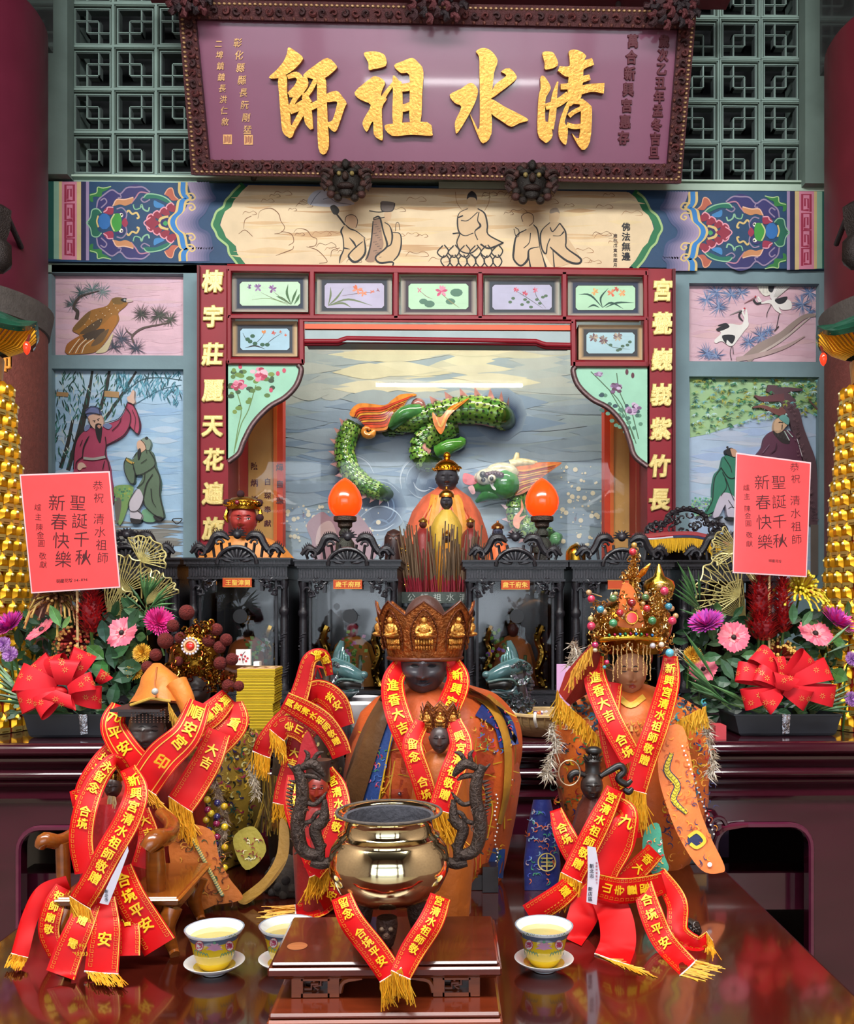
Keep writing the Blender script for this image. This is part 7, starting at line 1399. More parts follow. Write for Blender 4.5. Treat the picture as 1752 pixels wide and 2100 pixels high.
m = MB(); m.lathe(c, [(26*k, -75*k), (24*k, -40*k), (18*k, 0), (20*k, 22*k), (19*k, 38*k), (13*k, 50*k), (2*k, 55*k)], '3a2420', n=20); m.ball(c+V3(-6*k, -18*k, 34*k), 3.4*k, '7a5a50'); m.ball(c+V3(6*k, -18*k, 34*k), 3.4*k, '7a5a50'); m.tube([c+V3(-12*k, -15*k, 44*k), c+V3(0, -19*k, 38*k), c+V3(12*k, -15*k, 44*k)], 2*k, '5a3a30', n=6); m.build('carved_body', SKIN, st)
for lb, x, y in (('gold crown of a hidden statuette above the shrine gap right of the incense', 1181, 1128),):
 g = thing('gold_headpiece', lb, 'crown', P(x, 1215, 3.5)); m = MB(); k = mpp(3.5); m.lathe(P(x, 1210, 3.5), [(21*k, 0), (21*k, 72*k), (20*k, 80*k), (12*k, 90*k), (2*k, 96*k)], 'd8a838', n=18); m.build('crown_body', GOLD, g)
g = thing('gold_dragon_ornament', 'bright gold crumpled ornament beside the dark carved figure', 'ornament', P(830, 1215, 3.5)); m = MB()
for i in range(40): c = P(828+Q.uniform(-10, 14), 1215-i*2.4, 3.62+Q.uniform(-.02, .02)); m.ball(c, (.014, .012, .012), Q.choice(['e8b43c', 'd89a28', 'f0cc60', 'a8302c']), 6, 4)
m.build('ornament_body', GOLD, g)
for lb, x, w in (('narrow orange-red lacquered board seen in the gap left of the shrine of the left lamp', 601, 14), ('narrow orange cloth hanging in the gap right of the right-lamp shrine', 1166, 16)):
 boxthing('hanging_strip', lb, 'banner', x-w/2, 1185, x+w/2, 1400, 3.34, .01, 'c8501c' if x < 900 else 'd8703c', CLOTH, 'hanging strips between the shrines')
st = thing('red_faced_deity', 'red-faced deity statue with gold crown and black pompoms above the left shrine', 'statue', P(500, 1215, 3.5)); m = MB()
robe(m, 505, 3.5, [(1200, 0, 110, .1), (1150, 0, 100, .1), (1122, 0, 78, .09), (1105, 0, 50, .08), (1096, -4, 24, .06)], 'd88a3c', fold=.04, fq=15); m.build('orange_robe', CLOTH, st)
face(st, 500, 1066, 54, 74, 3.42, 'a83a34', lips='8a1c20', open_=True)
m = MB(); c = P(500, 1046, 3.42); k = mpp(3.42)
m.lathe(c, [(34*k, 0), (35*k, 5*k), (31*k, 10*k), (32*k, 18*k), (24*k, 24*k), (8*k, 27*k)], 'c8942c', n=28, sy=.9)
for i in range(28): a = 2*pi*i/28; spiral(m, c+V3(cos(a)*34*k, sin(a)*31*k, 12*k), 6*k, 6, 1.8*k, 'e0b048', 1, d=a)
for s in (-1, 1): m.tube([c+V3(s*33*k, 0, 0), c+V3(s*36*k, -.01, -16*k), c+V3(s*31*k, -.01, -26*k)], [4*k, 5*k, 2*k], 'c8942c', n=6)
m.build('gold_crown', GOLD, st); m = MB(); m.ball(c+V3(-6*k, -32*k, 12*k), 5*k, '8a1c2c'); m.build('red_jewel', GEM, st)
for dx, dy in ((-32, 14), (-5, 32), (33, 14), (34, -16)):
 m = MB(); m.ball(c+V3(dx*k, -.01, dy*k), 8*k, '3a1a20', 12, 8); m.build('pompom', FUR, st)
# ------------------------------------------------------------------ sashes
yt = lambda py: (HC-TZ-.0015)*F/(py-CY) if py > CY+60 else 99
def PT_(x, y, Y, off=0):
 r = ray(x, y); q = P(x, y, min(Y, yt(y))) - r.normalized()*off
 return q
def strands(pts, dx, dy, n, Y, c='e8a41c', w=1.1, par=None, seed=1, spread=.3, name='fringe'):
 q = random.Random(seed); m = MB(); c3 = cat([Vector((x, y, 0)) for x, y in pts], 4) if len(pts) > 2 else [Vector((pts[0][0]+(pts[1][0]-pts[0][0])*i/5, pts[0][1]+(pts[1][1]-pts[0][1])*i/5, 0)) for i in range(6)]; N = len(c3)-1; L = sqrt(dx*dx+dy*dy)
 for i in range(n):
  f = q.random()*N; j = min(int(f), N-1); p = c3[j].lerp(c3[j+1], f-j); l = q.uniform(.6, 1.1); e = (q.gauss(0, spread)*L*.4, q.gauss(0, spread)*L*.15)
  pp = [(p.x, p.y), (p.x+dx*l*.35+q.gauss(0, 1.5), p.y+dy*l*.35), (p.x+dx*l*.7+e[0]*.5, p.y+dy*l*.7+e[1]*.5), (p.x+dx*l+e[0], p.y+dy*l+e[1])]
  YY = Y-q.uniform(0, .006); m.tube([PT_(a, b, YY, .0015+q.uniform(0, .004)) for a, b in pp], mpp(Y)*w*q.uniform(.7, 1.1), mixc(c, ('f0c040', 'c87810')[i % 2], q.random()*.6), n=4)
 o = m.build(name, THREAD, par, smooth=80); o['kind'] = 'stuff'; return o
GS = 'red sashes with gold printing'
def sash(lb, pts, text='', size=26, u0=14, gap=1.15, fr=None, key=True, c='c4060c', flip=1, curl=.004, tc='f4c41c', key_w=1., sub=None, lines=True, v0=0, grp=GS, name='red_ribbon'):
 A_ = cat([Vector((x, y, Y*1000)) for x, y, Y, w in pts], 9); Wd = [v.x for v in cat([Vector((w, 0, 0)) for x, y, Y, w in pts], 9)]
 U = [0]
 for i in range(1, len(A_)): U.append(U[-1]+(A_[i].xy-A_[i-1].xy).length)
 L = U[-1]; n = len(A_)
 sd = []
 for i in range(n):
  t = (A_[min(i+1, n-1)].xy-A_[max(i-1, 0)].xy); t = t.normalized() if t.length > 1e-6 else Vector((0, 1)); sd.append(Vector((t.y, -t.x))*flip)
 def S(v, u, off=0):
  u = min(max(u, 0), L-.001); i = 0
  lo, hi = 0, n-1
  while hi-lo > 1:
   mid = (lo+hi)//2
   if U[mid] <= u: lo = mid
   else: hi = mid
  i = lo; f = (u-U[i])/max(1e-6, U[i+1]-U[i]); p = A_[i].lerp(A_[i+1], f); s_ = sd[i].lerp(sd[i+1], f); w = Wd[i]*(1-f)+Wd[i+1]*f; x = v/w*2
  return PT_(p.x+s_.x*v, p.y+s_.y*v, p.z/1000+curl*x*x*.6+.0014*sin(u*.06+v*.05), .0015+off)
 root = thing(name, lb, 'sash', PT_(pts[0][0], pts[0][1], pts[0][2]), grp); m = MB()
 rf, rb = [], []
 for i in range(n):
  w = Wd[i]; vs = [-w/2, -w*.3, 0, w*.3, w/2]; fr_ = [S(v, U[i], .001) for v in vs]; bk = [S(v, U[i], 0) for v in vs[::-1]]; rf.append(fr_+bk)
 m.rings(rf, c, caps=True); m.build('band', RIB, root, smooth=60)
 g = MB(); o1 = .0022; w0 = Wd[0]
 if lines:
  for s_ in (-1, 1):
   us = [L*i/(n*2) for i in range(n*2+1)]
   hw = lambda u: (lambda i: Wd[min(n-1, i)])(min(n-1, int(u/L*(n-1))))/2
   for e in (((.9, 2.),) if s_ > 0 else ()) if key else ((.62, 2.2), (.92, 1.)):
    g.add([S(s_*hw(u)*e[0]-e[1]/2, u, o1) for u in us]+[S(s_*hw(u)*e[0]+e[1]/2, u, o1) for u in us], [(i, i+1, len(us)+i+1, len(us)+i) for i in range(len(us)-1)], 'e8a838')
   if key:
    u = 4
    while u < L-10:
     h = hw(u); vc = s_*h*.70; b = h*.10; g.stroke(S, [(vc-b, u), (vc-b, u+7), (vc+b, u+7), (vc+b, u+2), (vc, u+2)], 1.0, 'd08418', off=o1, sm=0); u += 9.5
 if text:
  g.text(S, text, v0, u0, size*.9, tc, off=.0036, bold=.028, gap=gap, mir=1)
 if sub: g.text(S, sub, w0*.24, u0+4, size*.28, 'e8a838', off=.0024, bold=.01, gap=1.15)
 if g.v: g.build('gold_print', PRINT, root, smooth=0)
 if fr:
  i = n-1; p = A_[i]; s_ = sd[i]; w = Wd[i]/2; a = (p.x-s_.x*w, p.y-s_.y*w); b = (p.x+s_.x*w, p.y+s_.y*w); strands([a, b], fr[0], fr[1], fr[2], p.z/1000, par=root, seed=int(p.x))
  m = MB(); m.tube([PT_(a[0], a[1], p.z/1000, .004), PT_(p.x, p.y+1, p.z/1000, .005), PT_(b[0], b[1], p.z/1000, .004)], mpp(1.5)*1.7, 'e4e0dc', n=5); m.build('edge_braid', THREAD, root)
 return root
def crown_petals(root, cx, yb, yt_, wb, wt, Y, n=8, body='a8602c', gold='e8a850'):
 k = mpp(Y); c = P(cx, yb, Y); H = (yb-yt_)*k; m = MB(); N = n*10; rs = []
 prof = lambda i: 1-abs((i % 10)-5)/5.
 for lv in range(7):
  f = lv/6; ring = []
  for i in range(N):
   a = -pi/2+2*pi*(i-5)/N; hh = H*(.76+.24*prof(i))*f; rr_ = (wb+(wt-wb)*f*(.94+.06*prof(i)))*k/2; bulge = 1+.03*cos((i % 10-5)/5*pi/2); ring.append(c+V3(cos(a)*rr_*bulge, sin(a)*rr_*bulge*.92, hh))
  rs.append(ring)
 inn = [[c+(p-c)*.95 for p in r] for r in rs[::-1]]; inn = [[Vector((q.x, q.y, r0.z-(.002 if j == 0 else 0))) for q, r0 in zip(r, r2)] for j, (r, r2) in enumerate(zip(inn, rs[::-1]))]
 m.rings(rs+inn, body, caps=False); m.build('petal_band', mat('worn_copper_gilt', .3, .65, var=.4, vscale=70, bump=.6, bscale=170), root, smooth=40)
 m = MB(); m.tube([rs[-1][i]*1.0 for i in list(range(N))+[0]], wb*k*.012, '5a2a18', n=6); m.tube([rs[0][i] for i in list(range(N))+[0]], wb*k*.03, '6a2c14', n=8); m.build('rim', SKIN, root)
 m = MB()
 for b in range(n):
  a = -pi/2+2*pi*b/n
  if sin(a) > .4: continue
  o = c+V3(cos(a)*(wb+wt)*k/4*1.0, sin(a)*(wb+wt)*k/4*.93, H*.45); nn = V3(cos(a), sin(a), -.15).normalized(); u = V3(-sin(a), cos(a), 0); up = V3(cos(a)*.2, sin(a)*.2, 1).normalized()
  L = lambda x, z, d=0: o+u*x*H+up*z*H+nn*(d*H+.002)
  m.ball(L(0, .24, .02), H*.055, gold, 8, 6); m.ball(L(0, .1, .02), (H*.1, H*.06, H*.1), gold, 10, 7); m.ball(L(0, -.02, .03), (H*.15, H*.08, H*.05), gold, 10, 6)
  for s in (-1, 1): m.tube([L(s*.09, .14, .02), L(s*.13, .04, .04), L(s*.03, .0, .06)], H*.03, gold, n=6, smooth=3)
  for j in range(7): m.ball(L((j-3)*.045, -.14, .03), (H*.026, H*.03, H*.05), 'e0a048', 6, 5); m.ball(L((j-3)*.045, -.24, .03), (H*.026, H*.03, H*.045), 'b87430', 6, 5)
  m.tube([L(-.2, -.3, .02), L(-.22, .1, .01), L(0, .42, .01), L(.22, .1, .01), L(.2, -.3, .02)], H*.016, '6a3418', n=5, smooth=5)
  for j in range(16): t_ = j*1.1; m.ball(L(.18*cos(t_)*1.0, .05+.26*sin(t_), .005), H*.022, ('a8642c', '7a3c18')[j % 2], 5, 4)
 m.build('buddha_reliefs', mat('worn_copper_gilt', .3, .65, var=.4, vscale=70, bump=.6, bscale=170), root)
def scrollmass(root, name, pts, r, n, cols, Y, seed, mt=GOLD, sz=5, d=.02):
 q = random.Random(seed); m = MB(); k = mpp(Y)
 for i in range(n):
  x, y, w, h = q.choice(pts); spiral(m, P(x+q.uniform(-w, w), y+q.uniform(-h, h), Y-q.uniform(0, d)), sz*k*q.uniform(.7, 1.5), 6, 1.7*k, q.choice(cols), q.choice((-1, 1)), d=q.uniform(0, 6))
 return m.build(name, mt, root)
def furpatch(root, pts, n, l, Y, cols=('c8b8a0', 'e8e0d0', 'a89880', '8a7460')):
 q = random.Random(n); m = MB(); c = cat([Vector((x, y, 0)) for x, y in pts], 5)
 for i in range(n):
  p = q.choice(c); a = q.uniform(0, 6.28); e = q.uniform(.5, 1)*l; s = P(p.x+q.uniform(-5, 5), p.y+q.uniform(-5, 5), Y); d = V3(cos(a), -.6, sin(a)-.3)*mpp(Y)*e; w = d.cross(V3(0, 1, 0)).normalized()*mpp(Y)*1.4; m.add([s-w, s+w, s+d], [(0, 1, 2)], q.choice(cols))
 o = m.build('fur_trim', FUR, root, smooth=0); o['kind'] = 'stuff'
def embro(m, S, x0, y0, x1, y1, n, cols, sd, w=2.2, l=9, off=.002):
 q = random.Random(sd)
 for i in range(n):
  x, y, a = q.uniform(x0, x1), q.uniform(y0, y1), q.uniform(0, 6.28); pp = [(x+cos(a+b*.6)*l*(b*.35), y+sin(a+b*.6)*l*(b*.35)) for b in range(4)]
  m.stroke(S, pp, [w, w, w*.6, .4], q.choice(cols), off=off+q.uniform(0, .0006), sm=2)
def tilt(root, cx, cy, Y, deg):   # lean a finished figure about a pivot in the picture plane
 c = P(cx, cy, Y); R_ = Matrix.Rotation(radians(deg), 4, 'Y')
 for o in root.children: o.matrix_local = Matrix.Translation(c-root.location) @ R_ @ Matrix.Translation(-(c-root.location)) @ o.matrix_local
# ------------------------------------------------------------------ main black-faced statue
Y = 1.86; ms = thing('main_statue', 'large black-faced smiling statue with copper lotus crown and patchwork orange cape', 'statue', (P(885, 1800, Y).x, Y, TZ))
m = MB(); robe(m, 885, Y, [(1795, 0, 142, .11), (1760, 0, 150, .12), (1680, -4, 170, .13), (1600, 0, 180, .14), (1520, 4, 168, .14), (1460, 4, 144, .125), (1428, 0, 108, .10), (1412, -6, 66, .08), (1400, -14, 34, .06)], 'c4541a', fold=.045, fq=9); m.build('orange_cape', CLOTH, ms); Sb = bvh([m], 1.8)
m = MB()
gl = lambda p, w=2.6, c='c8941c', o=.0038: m.stroke(Sb, p, w, c, off=o)
for s in ([(716, 1565), (760, 1590), (790, 1600)], [(706, 1610), (760, 1640)], [(700, 1660), (740, 1690), (780, 1700)], [(800, 1600), (770, 1660), (760, 1700)], [(830, 1690), (850, 1640)], [(735, 1500), (795, 1530)], [(960, 1580), (1040, 1560)], [(960, 1640), (1050, 1610)], [(950, 1700), (1050, 1680)], [(960, 1760), (1030, 1740)], [(1000, 1520), (985, 1780)], [(1035, 1530), (1035, 1700)], [(965, 1470), (1040, 1500)], [(1000, 1440), (1060, 1470)], [(980, 1600), (1010, 1650), (1000, 1720)], [(810, 1560), (800, 1640), (830, 1720)]): gl(s)
m.stroke(Sb, [(800, 1470), (778, 1560), (752, 1680)], 34, '2a4a8a', off=.009); m.stroke(Sb, [(815, 1460), (795, 1550), (768, 1690)], 3, 'd8a81c', off=.0105)
embro(m, Sb, 758, 1540, 790, 1680, 34, ['b8202c', '3f8a4c', 'e8b030', '4a78c8', 'd86a8a'], 5, off=.0105); m.stroke(Sb, [(985, 1450), (1030, 1480), (1045, 1530)], 40, '1c2c6a', off=.007); embro(m, Sb, 975, 1450, 1050, 1540, 50, ['3a6ac8', 'c82c3a', '4aa05a', 'e8a83c'], 6, off=.0085)
m.stroke(Sb, [(1020, 1740), (1015, 1800)], 34, '2a4a8a', off=.002); embro(m, Sb, 1002, 1730, 1035, 1800, 20, ['b8202c', '3f8a4c', 'e8b030'], 8)
for x, y in ((727, 1608), (820, 1628), (1015, 1544), (975, 1630), (1005, 1650), (1030, 1645), (1040, 1545), (1052, 1600)): m.dot(Sb, x, y, 4, ('3a6a2c', '4a1a2c', '2a3a2c')[int(x) % 3], off=.003); m.dot(Sb, x-1, y-1, 1.4, 'd8d8d0', off=.0034)
m.build('gold_seams_and_embroidery', CLOTH, ms, smooth=0)
m = MB()
for i in range(22): m.ball(Sb(1018+3*sin(i), 1630+i*8.5, .004), mpp(1.75)*2.2, 'e8e4dc', 6, 5)
m.build('pearl_trim', PORC, ms)
def stole(nm, pts, w, c, S, par, off=.013):
 m = MB(); m.stroke(S, pts, w, c, off=off); vs = [v+V3(0, .004, 0) for v in m.v]; n = len(m.v)//2; f0 = list(m.f); m.add(vs, [tuple(x for x in f) for f in f0], c); m.build(nm, CLOTH, par)
stole('brown_stole', [(800, 1424), (765, 1500), (735, 1590), (712, 1680)], [30, 44, 48, 40], '5c3c1c', Sb, ms); stole('gold_stole', [(960, 1416), (1010, 1450), (1040, 1520), (1040, 1620), (1025, 1690)], [14, 17, 16, 14, 9], 'a8741c', Sb, ms)
m = MB(); pts = [(965, 1405, 1.84), (1020, 1425, 1.86), (1062, 1475, 1.88), (1072, 1530, 1.88), (1062, 1590, 1.88), (1045, 1650, 1.88)]
a = cat([P(*p) for p in pts], 5); b = cat([P(x-60+i*4, y+20, Y_-.05) for i, (x, y, Y_) in enumerate(pts)], 5); bk = cat([P(x-50, y+20, Y_+.05) for i, (x, y, Y_) in enumerate(pts)], 5)
m.rings([[b[i], (a[i]+b[i])/2+V3(0, -.025, 0), a[i], (a[i]+bk[i])/2+V3(0, .02, 0), bk[i]] for i in range(len(a))], 'b8501c', caps=False, closed=False); m.build('right_cape_fold', CLOTH, ms); Sc = bvh([m], 1.8)
m = MB(); m.stroke(Sc, [(1000, 1426), (1038, 1470), (1050, 1540), (1040, 1620)], [10, 18, 18, 14], '9a6a1c', off=.003)
for p in ([(1010, 1470), (1062, 1480)], [(1015, 1520), (1070, 1530)], [(1015, 1570), (1065, 1585)], [(1015, 1610), (1055, 1635)]): m.stroke(Sc, p, 2.2, 'a8801c', off=.002)
m.build('cape_band', CLOTH, ms, smooth=0)
face(ms, 869, 1368, 98, 112, 1.805, '3a383e', lips='46424a', brow='161518', smile=.5, amp=1.6)
m = MB(); k = mpp(1.8); m.ball(P(872, 1275, 1.84), (44*k, 44*k, 56*k), '4a2c24', 20, 14); m.build('hood_dome', CLOTH, ms)
crown_petals(ms, 872, 1349, 1233, 146, 196, 1.82)
m = MB(); k = mpp(1.85); c = P(885, 1800, 1.86); m.box((c.x-.16, 1.76, TZ+.001), (c.x+.13, 1.99, TZ+.03), '2a1a14')
for x in (-.15, .10): m.box((c.x+x, 1.745, TZ+.001), (c.x+x+.03, 1.78, TZ+.05), '241814')
m.build('footed_base', WOOD, ms, smooth=0)
sash('red sash from the left of the black smiling face, reading 進香大吉合境', [(832, 1352, 1.80, 34), (806, 1400, 1.75, 46), (818, 1470, 1.68, 52), (856, 1560, 1.66, 50), (884, 1640, 1.66, 48)], '進香大吉 合境', 28, 60, 1.2)
sash('red sash from the right of the black smiling face, reading 新興宮', [(926, 1352, 1.80, 30), (940, 1395, 1.75, 48), (920, 1450, 1.68, 50), (888, 1510, 1.65, 46)], '新興宮', 26, 34, 1.25, sub='彰化二林')
m = MB()
Y = 1.60; st = thing('small_crowned_statue', 'small black-faced statue with copper petal crown before the main statue', 'statue', (P(902, 1860, Y).x, Y, TZ))
m = MB(); robe(m, 905, Y, [(1874, 0, 60, .05), (1760, 0, 66, .055), (1640, 0, 62, .055), (1560, 0, 50, .045), (1540, -2, 22, .03)], 'b8601c', fold=.04); m.build('robe', CLOTH, st)
face(st, 902, 1516, 42, 58, 1.57, '443838', lips='5a4040'); crown_petals(st, 903, 1500, 1440, 56, 72, 1.59)
sash('red sash on the left of the small crowned statue, reading 留念合境', [(866, 1480, 1.58, 30), (846, 1530, 1.55, 42), (866, 1600, 1.53, 44), (890, 1680, 1.53, 42)], '留念 合境', 25, 50, 1.2)
sash('red sash on the right of the small crowned statue ending in gold fringe, reading 興宮清祖師', [(930, 1478, 1.57, 34), (946, 1530, 1.54, 48), (926, 1590, 1.50, 50), (902, 1662, 1.48, 48)], '興宮清祖敬贈', 25, 34, 1.12, fr=(24, 85, 90))
m = MB(); m.shape(flat(1.60), [(940, 1500), (978, 1545), (950, 1580), (925, 1560)], 'd01820', sm=0, thick=.002); o = m.build('red_cloth_corner', RIB, st, smooth=0)
# ------------------------------------------------------------------ goddess statue on the right
Y = 1.98; gs = thing('goddess_statue', 'goddess statue with jewelled gold crown, bead veil and fringed orange robe', 'statue', (P(1295, 1760, Y).x, Y, TZ))
m = MB(); robe(m, 1297, Y, [(1761, 0, 120, .11), (1720, 0, 138, .13), (1640, 2, 152, .14), (1560, 0, 158, .14), (1500, -2, 156, .13), (1455, 0, 140, .12), (1430, 0, 100, .1), (1412, 0, 55, .07), (1402, 0, 26, .04)], 'd86a24', fold=.03, fq=9); m.build('orange_robe', CLOTH, gs); Sg = bvh([m], 1.9)
m = MB(); embro(m, Sg, 1142, 1430, 1230, 1500, 60, ['2f7a9a', '1c4a6a', 'e8b45c', '3f9a9a', '24305a', 'f0d8b0'], 21, 4, 12); embro(m, Sg, 1365, 1430, 1448, 1500, 50, ['2f7a9a', '1c4a6a', 'e8b45c', '3f9a9a', '24305a'], 22, 4, 12); embro(m, Sg, 1135, 1520, 1230, 1740, 160, ['e8c02c', '2a2c6a', '3f8a4c', '8a4a1c', 'c8501c', '1c3a2c', 'b8282c'], 23, 3, 14); embro(m, Sg, 1360, 1510, 1455, 1700, 130, ['e8c02c', '2a2c6a', '3f8a9c', 'c8202c', 'e8c84c'], 24, 3.4, 12); m.build('embroidery', CLOTH, gs, smooth=0)
face(gs, 1293, 1378, 66, 96, 1.93, 'b8805c', lips='a84438', brow='2a1a14', turn=-.05)
k = mpp(1.93)
m = MB(); m.ball(P(1293, 1345, 1.98), (48*k, 42*k, 50*k), '1c1614', 16, 12); m.lathe(P(1295, 1340, 1.96), [(62*k, 0), (70*k, 22*k), (82*k, 40*k), (86*k, 60*k), (74*k, 92*k), (40*k, 112*k), (12*k, 125*k)], '8a5c1c', n=28, sy=.8); m.build('crown_core', GOLD, gs)
scrollmass(gs, 'gold_filigree', [(1295, 1320, 72, 16), (1290, 1290, 80, 20), (1250, 1255, 40, 22), (1350, 1245, 28, 30), (1300, 1240, 50, 30), (1230, 1300, 18, 30), (1365, 1300, 14, 40), (1360, 1215, 16, 14)], 5, 330, ['e0c080', 'c8a058', 'f0d090', 'a87840'], 1.89, 31, sz=6, d=.05)
scrollmass(gs, 'phoenix_column', [(1298, 1190, 14, 18), (1300, 1155, 12, 16), (1302, 1135, 5, 8), (1285, 1180, 10, 6)], 5, 90, ['d8b070', 'b88848', 'e8c888'], 1.9, 32, sz=5);
m = MB(); m.tube([P(1298, 1240, 1.9), P(1300, 1135, 1.9)], [.012, .004], 'b07c30', n=8); m.tube([P(1306, 1188, 1.89), P(1320, 1172, 1.88), P(1334, 1156, 1.88)], [.004, .007, .0015], 'e89030', n=6); m.tube([P(1340, 1260, 1.92), P(1352, 1215, 1.92), P(1352, 1195, 1.92)], [.02, .012, .012], 'b88430', n=10); m.lathe(P(1352, 1215, 1.92), [(.03, 0), (.034, .012), (.03, .024), (.012, .034), (.006, .05), (.002, .06)], 'b89a3c', n=16); m.build('finials', GOLD, gs)
m = MB(); m.shape(flat(1.875), [(1268, 1268), (1270, 1220), (1282, 1195), (1300, 1210), (1312, 1250), (1318, 1285), (1270, 1285)], 'e8762c', thick=.008); m.build('orange_silk_peak', CLOTH, gs)
Pr = [(1298, 1132, 8, 'c02838'), (1301, 1118, 6, 'b8903c'), (1213, 1228, 8, 'c82c50'), (1208, 1215, 6, 'b89060'), (1258, 1227, 8, '5a7a4a'), (1263, 1218, 5, 'a08850'), (1324, 1225, 8, '4a6a3c'), (1326, 1217, 5, 'a87c50'), (1363, 1212, 9, 'c83058'), (1353, 1201, 6, 'c8a060'), (1232, 1250, 8, '3a8aa0'), (1240, 1255, 6, 'b88c60'), (1327, 1248, 8, 'b8282c'), (1319, 1238, 5, 'b08850'), (1372, 1244, 8, '2f7a90'), (1378, 1248, 6, 'a87850'), (1272, 1257, 8, 'a81c2c'), (1278, 1262, 5, 'a87850'), (1213, 1284, 9, 'c83458'), (1212, 1269, 6, 'b0a060'), (1258, 1278, 9, '3f8a5c'), (1255, 1284, 5, 'c0a070'), (1338, 1273, 9, '3a7a4a'), (1379, 1273, 9, 'c82c54'), (1386, 1263, 6, 'b89060'), (1221, 1323, 7, 'b01c5c'), (1221, 1333, 5, 'c8c0a0'), (1374, 1339, 9, '5ab0c8'), (1339, 1324, 6, 'c8c0c8'), (1357, 1322, 6, 'e0c8b0'), (1296, 1236, 9, '8a1418'), (1294, 1249, 4, '6a1c2c'), (1245, 1358, 5, 'c02858'), (1240, 1368, 4, '3a8a9a')]
for x, y, r, c in Pr:
 m = MB(); cc = P(x, y, 1.83); k = mpp(1.83); m.ball(cc, r*k, c, 14, 10); m.tube([cc, P(x*.7+1295*.3, y+8, 1.89)], .0012, 'b88c3c', n=4); m.build('pearl', GEM, gs)
m = MB(); k = mpp(1.82); m.lathe(P(1296, 1267, 1.82), [(.001, -.008), (8*k, -.007), (10.5*k, -.002), (10.5*k, .002)], 'e01418', n=20, ax=Matrix.Rotation(pi/2, 3, 'X')); m.build('red_jewel', GEM, gs)
m = MB(); m.tube([P(1296+cos(2*pi*i/24)*12, 1267+sin(2*pi*i/24)*12, 1.825) for i in range(25)], .0022, 'c89038', n=6); m.tube([P(1232+i*9, 1312-6*sin(pi*i/14), 1.845-.02*sin(pi*i/14)) for i in range(15)], .006, 'e0b03c', n=8)
for i in range(9): m.ball(P(1250+i*11, 1303-3*sin(pi*i/8), 1.82), .004, ('3f7a4a', 'a82c4a', '3a6a9a')[i % 3], 6, 5)
m.build('jewel_setting', GOLD, gs)
for i in range(9):
 m = MB(); x = (1258, 1267, 1275, 1286, 1297, 1309, 1320, 1327, 1334)[i]; y0 = 1320+abs(i-4)*1.5; n_ = (24, 22, 20, 18, 19, 18, 21, 20, 23)[i]
 for j in range(n_): m.ball(P(x+.6*sin(j), y0+j*3.1, 1.835+.0004*j), mpp(1.83)*1.55, 'd8b070', 6, 4)
 m.build('bead_strand', GILT, gs)
m = MB(); m.rings([[P(x, y, Y_) for x, y, Y_ in r] for r in ([(1215, 1318, 1.93), (1190, 1345, 1.9), (1160, 1380, 1.9), (1146, 1420, 1.9)], [(1225, 1325, 1.88), (1208, 1352, 1.86), (1188, 1395, 1.86), (1160, 1438, 1.86)], [(1232, 1345, 1.9), (1225, 1380, 1.88), (1200, 1425, 1.88), (1170, 1446, 1.88)])], '8a1c10', caps=False, closed=False); m.build('maroon_head_cape', CLOTH, gs)
strands([(1218, 1322), (1195, 1345), (1172, 1378)], -6, 42, 60, 1.85, 'd8a040', 1.3, gs, 41); furpatch(gs, [(1175, 1320), (1185, 1345), (1170, 1360)], 160, 26, 1.92)
strands([(1146, 1428), (1170, 1452), (1200, 1478), (1228, 1512)], 0, 40, 170, 1.84, 'd89c20', 1.4, gs, 42); strands([(1448, 1448), (1420, 1462), (1390, 1480), (1372, 1500)], 0, 42, 150, 1.84, 'e0ac30', 1.4, gs, 43); strands([(1144, 1415), (1150, 1440)], -3, 60, 40, 1.88, 'b88c20', 1.4, gs, 44)
furpatch(gs, [(1128, 1490), (1140, 1530), (1120, 1575), (1130, 1590)], 260, 24, 1.86); furpatch(gs, [(1446, 1470), (1452, 1510), (1462, 1560), (1456, 1590)], 220, 22, 1.86); furpatch(gs, [(1385, 1335), (1380, 1350)], 90, 18, 1.9)
def panel(nm, pts, c, th=.006, Yp=1.8): m = MB(); m.shape(lambda x, y, off=0: PT_(x, y, Yp-(y-1500)*.0003, off), pts, c, thick=th, off=.001); m.build(nm, CLOTH, gs); return bvh([m], Yp)
Sp = panel('dragon_panel', [(1360, 1500), (1400, 1490), (1418, 1560), (1430, 1640), (1455, 1710), (1486, 1775), (1478, 1790), (1440, 1785), (1400, 1730), (1370, 1660), (1350, 1580)], 'ec7a34')
m = MB(); m.stroke(Sp, [(1378, 1545), (1368, 1580), (1390, 1610), (1382, 1640), (1408, 1668)], [9, 15, 15, 14, 8], '1c2450', off=.002); m.stroke(Sp, [(1378, 1545), (1368, 1580), (1390, 1610), (1382, 1640), (1408, 1668)], [6, 11, 11, 10, 5], 'e0c82c', off=.003); m.dot(Sp, 1428, 1722, 18, '1c2450', off=.002); m.stroke(Sp, [(1412, 1716), (1430, 1706), (1446, 1724), (1430, 1738), (1416, 1730)], 7, 'd8c030', off=.003); m.dot(Sp, 1456, 1773, 5, 'e0e0e8', off=.004)
for i in range(20): m.dot(Sp, 1400+i*3.4, 1530+i*9.5, 2, 'e8e4e0', off=.004)
embro(m, Sp, 1362, 1510, 1465, 1775, 110, ['f0a030', 'b8501c', '2a2c5a'], 27, 2, 12); m.build('gold_dragon', CLOTH, gs, smooth=0)
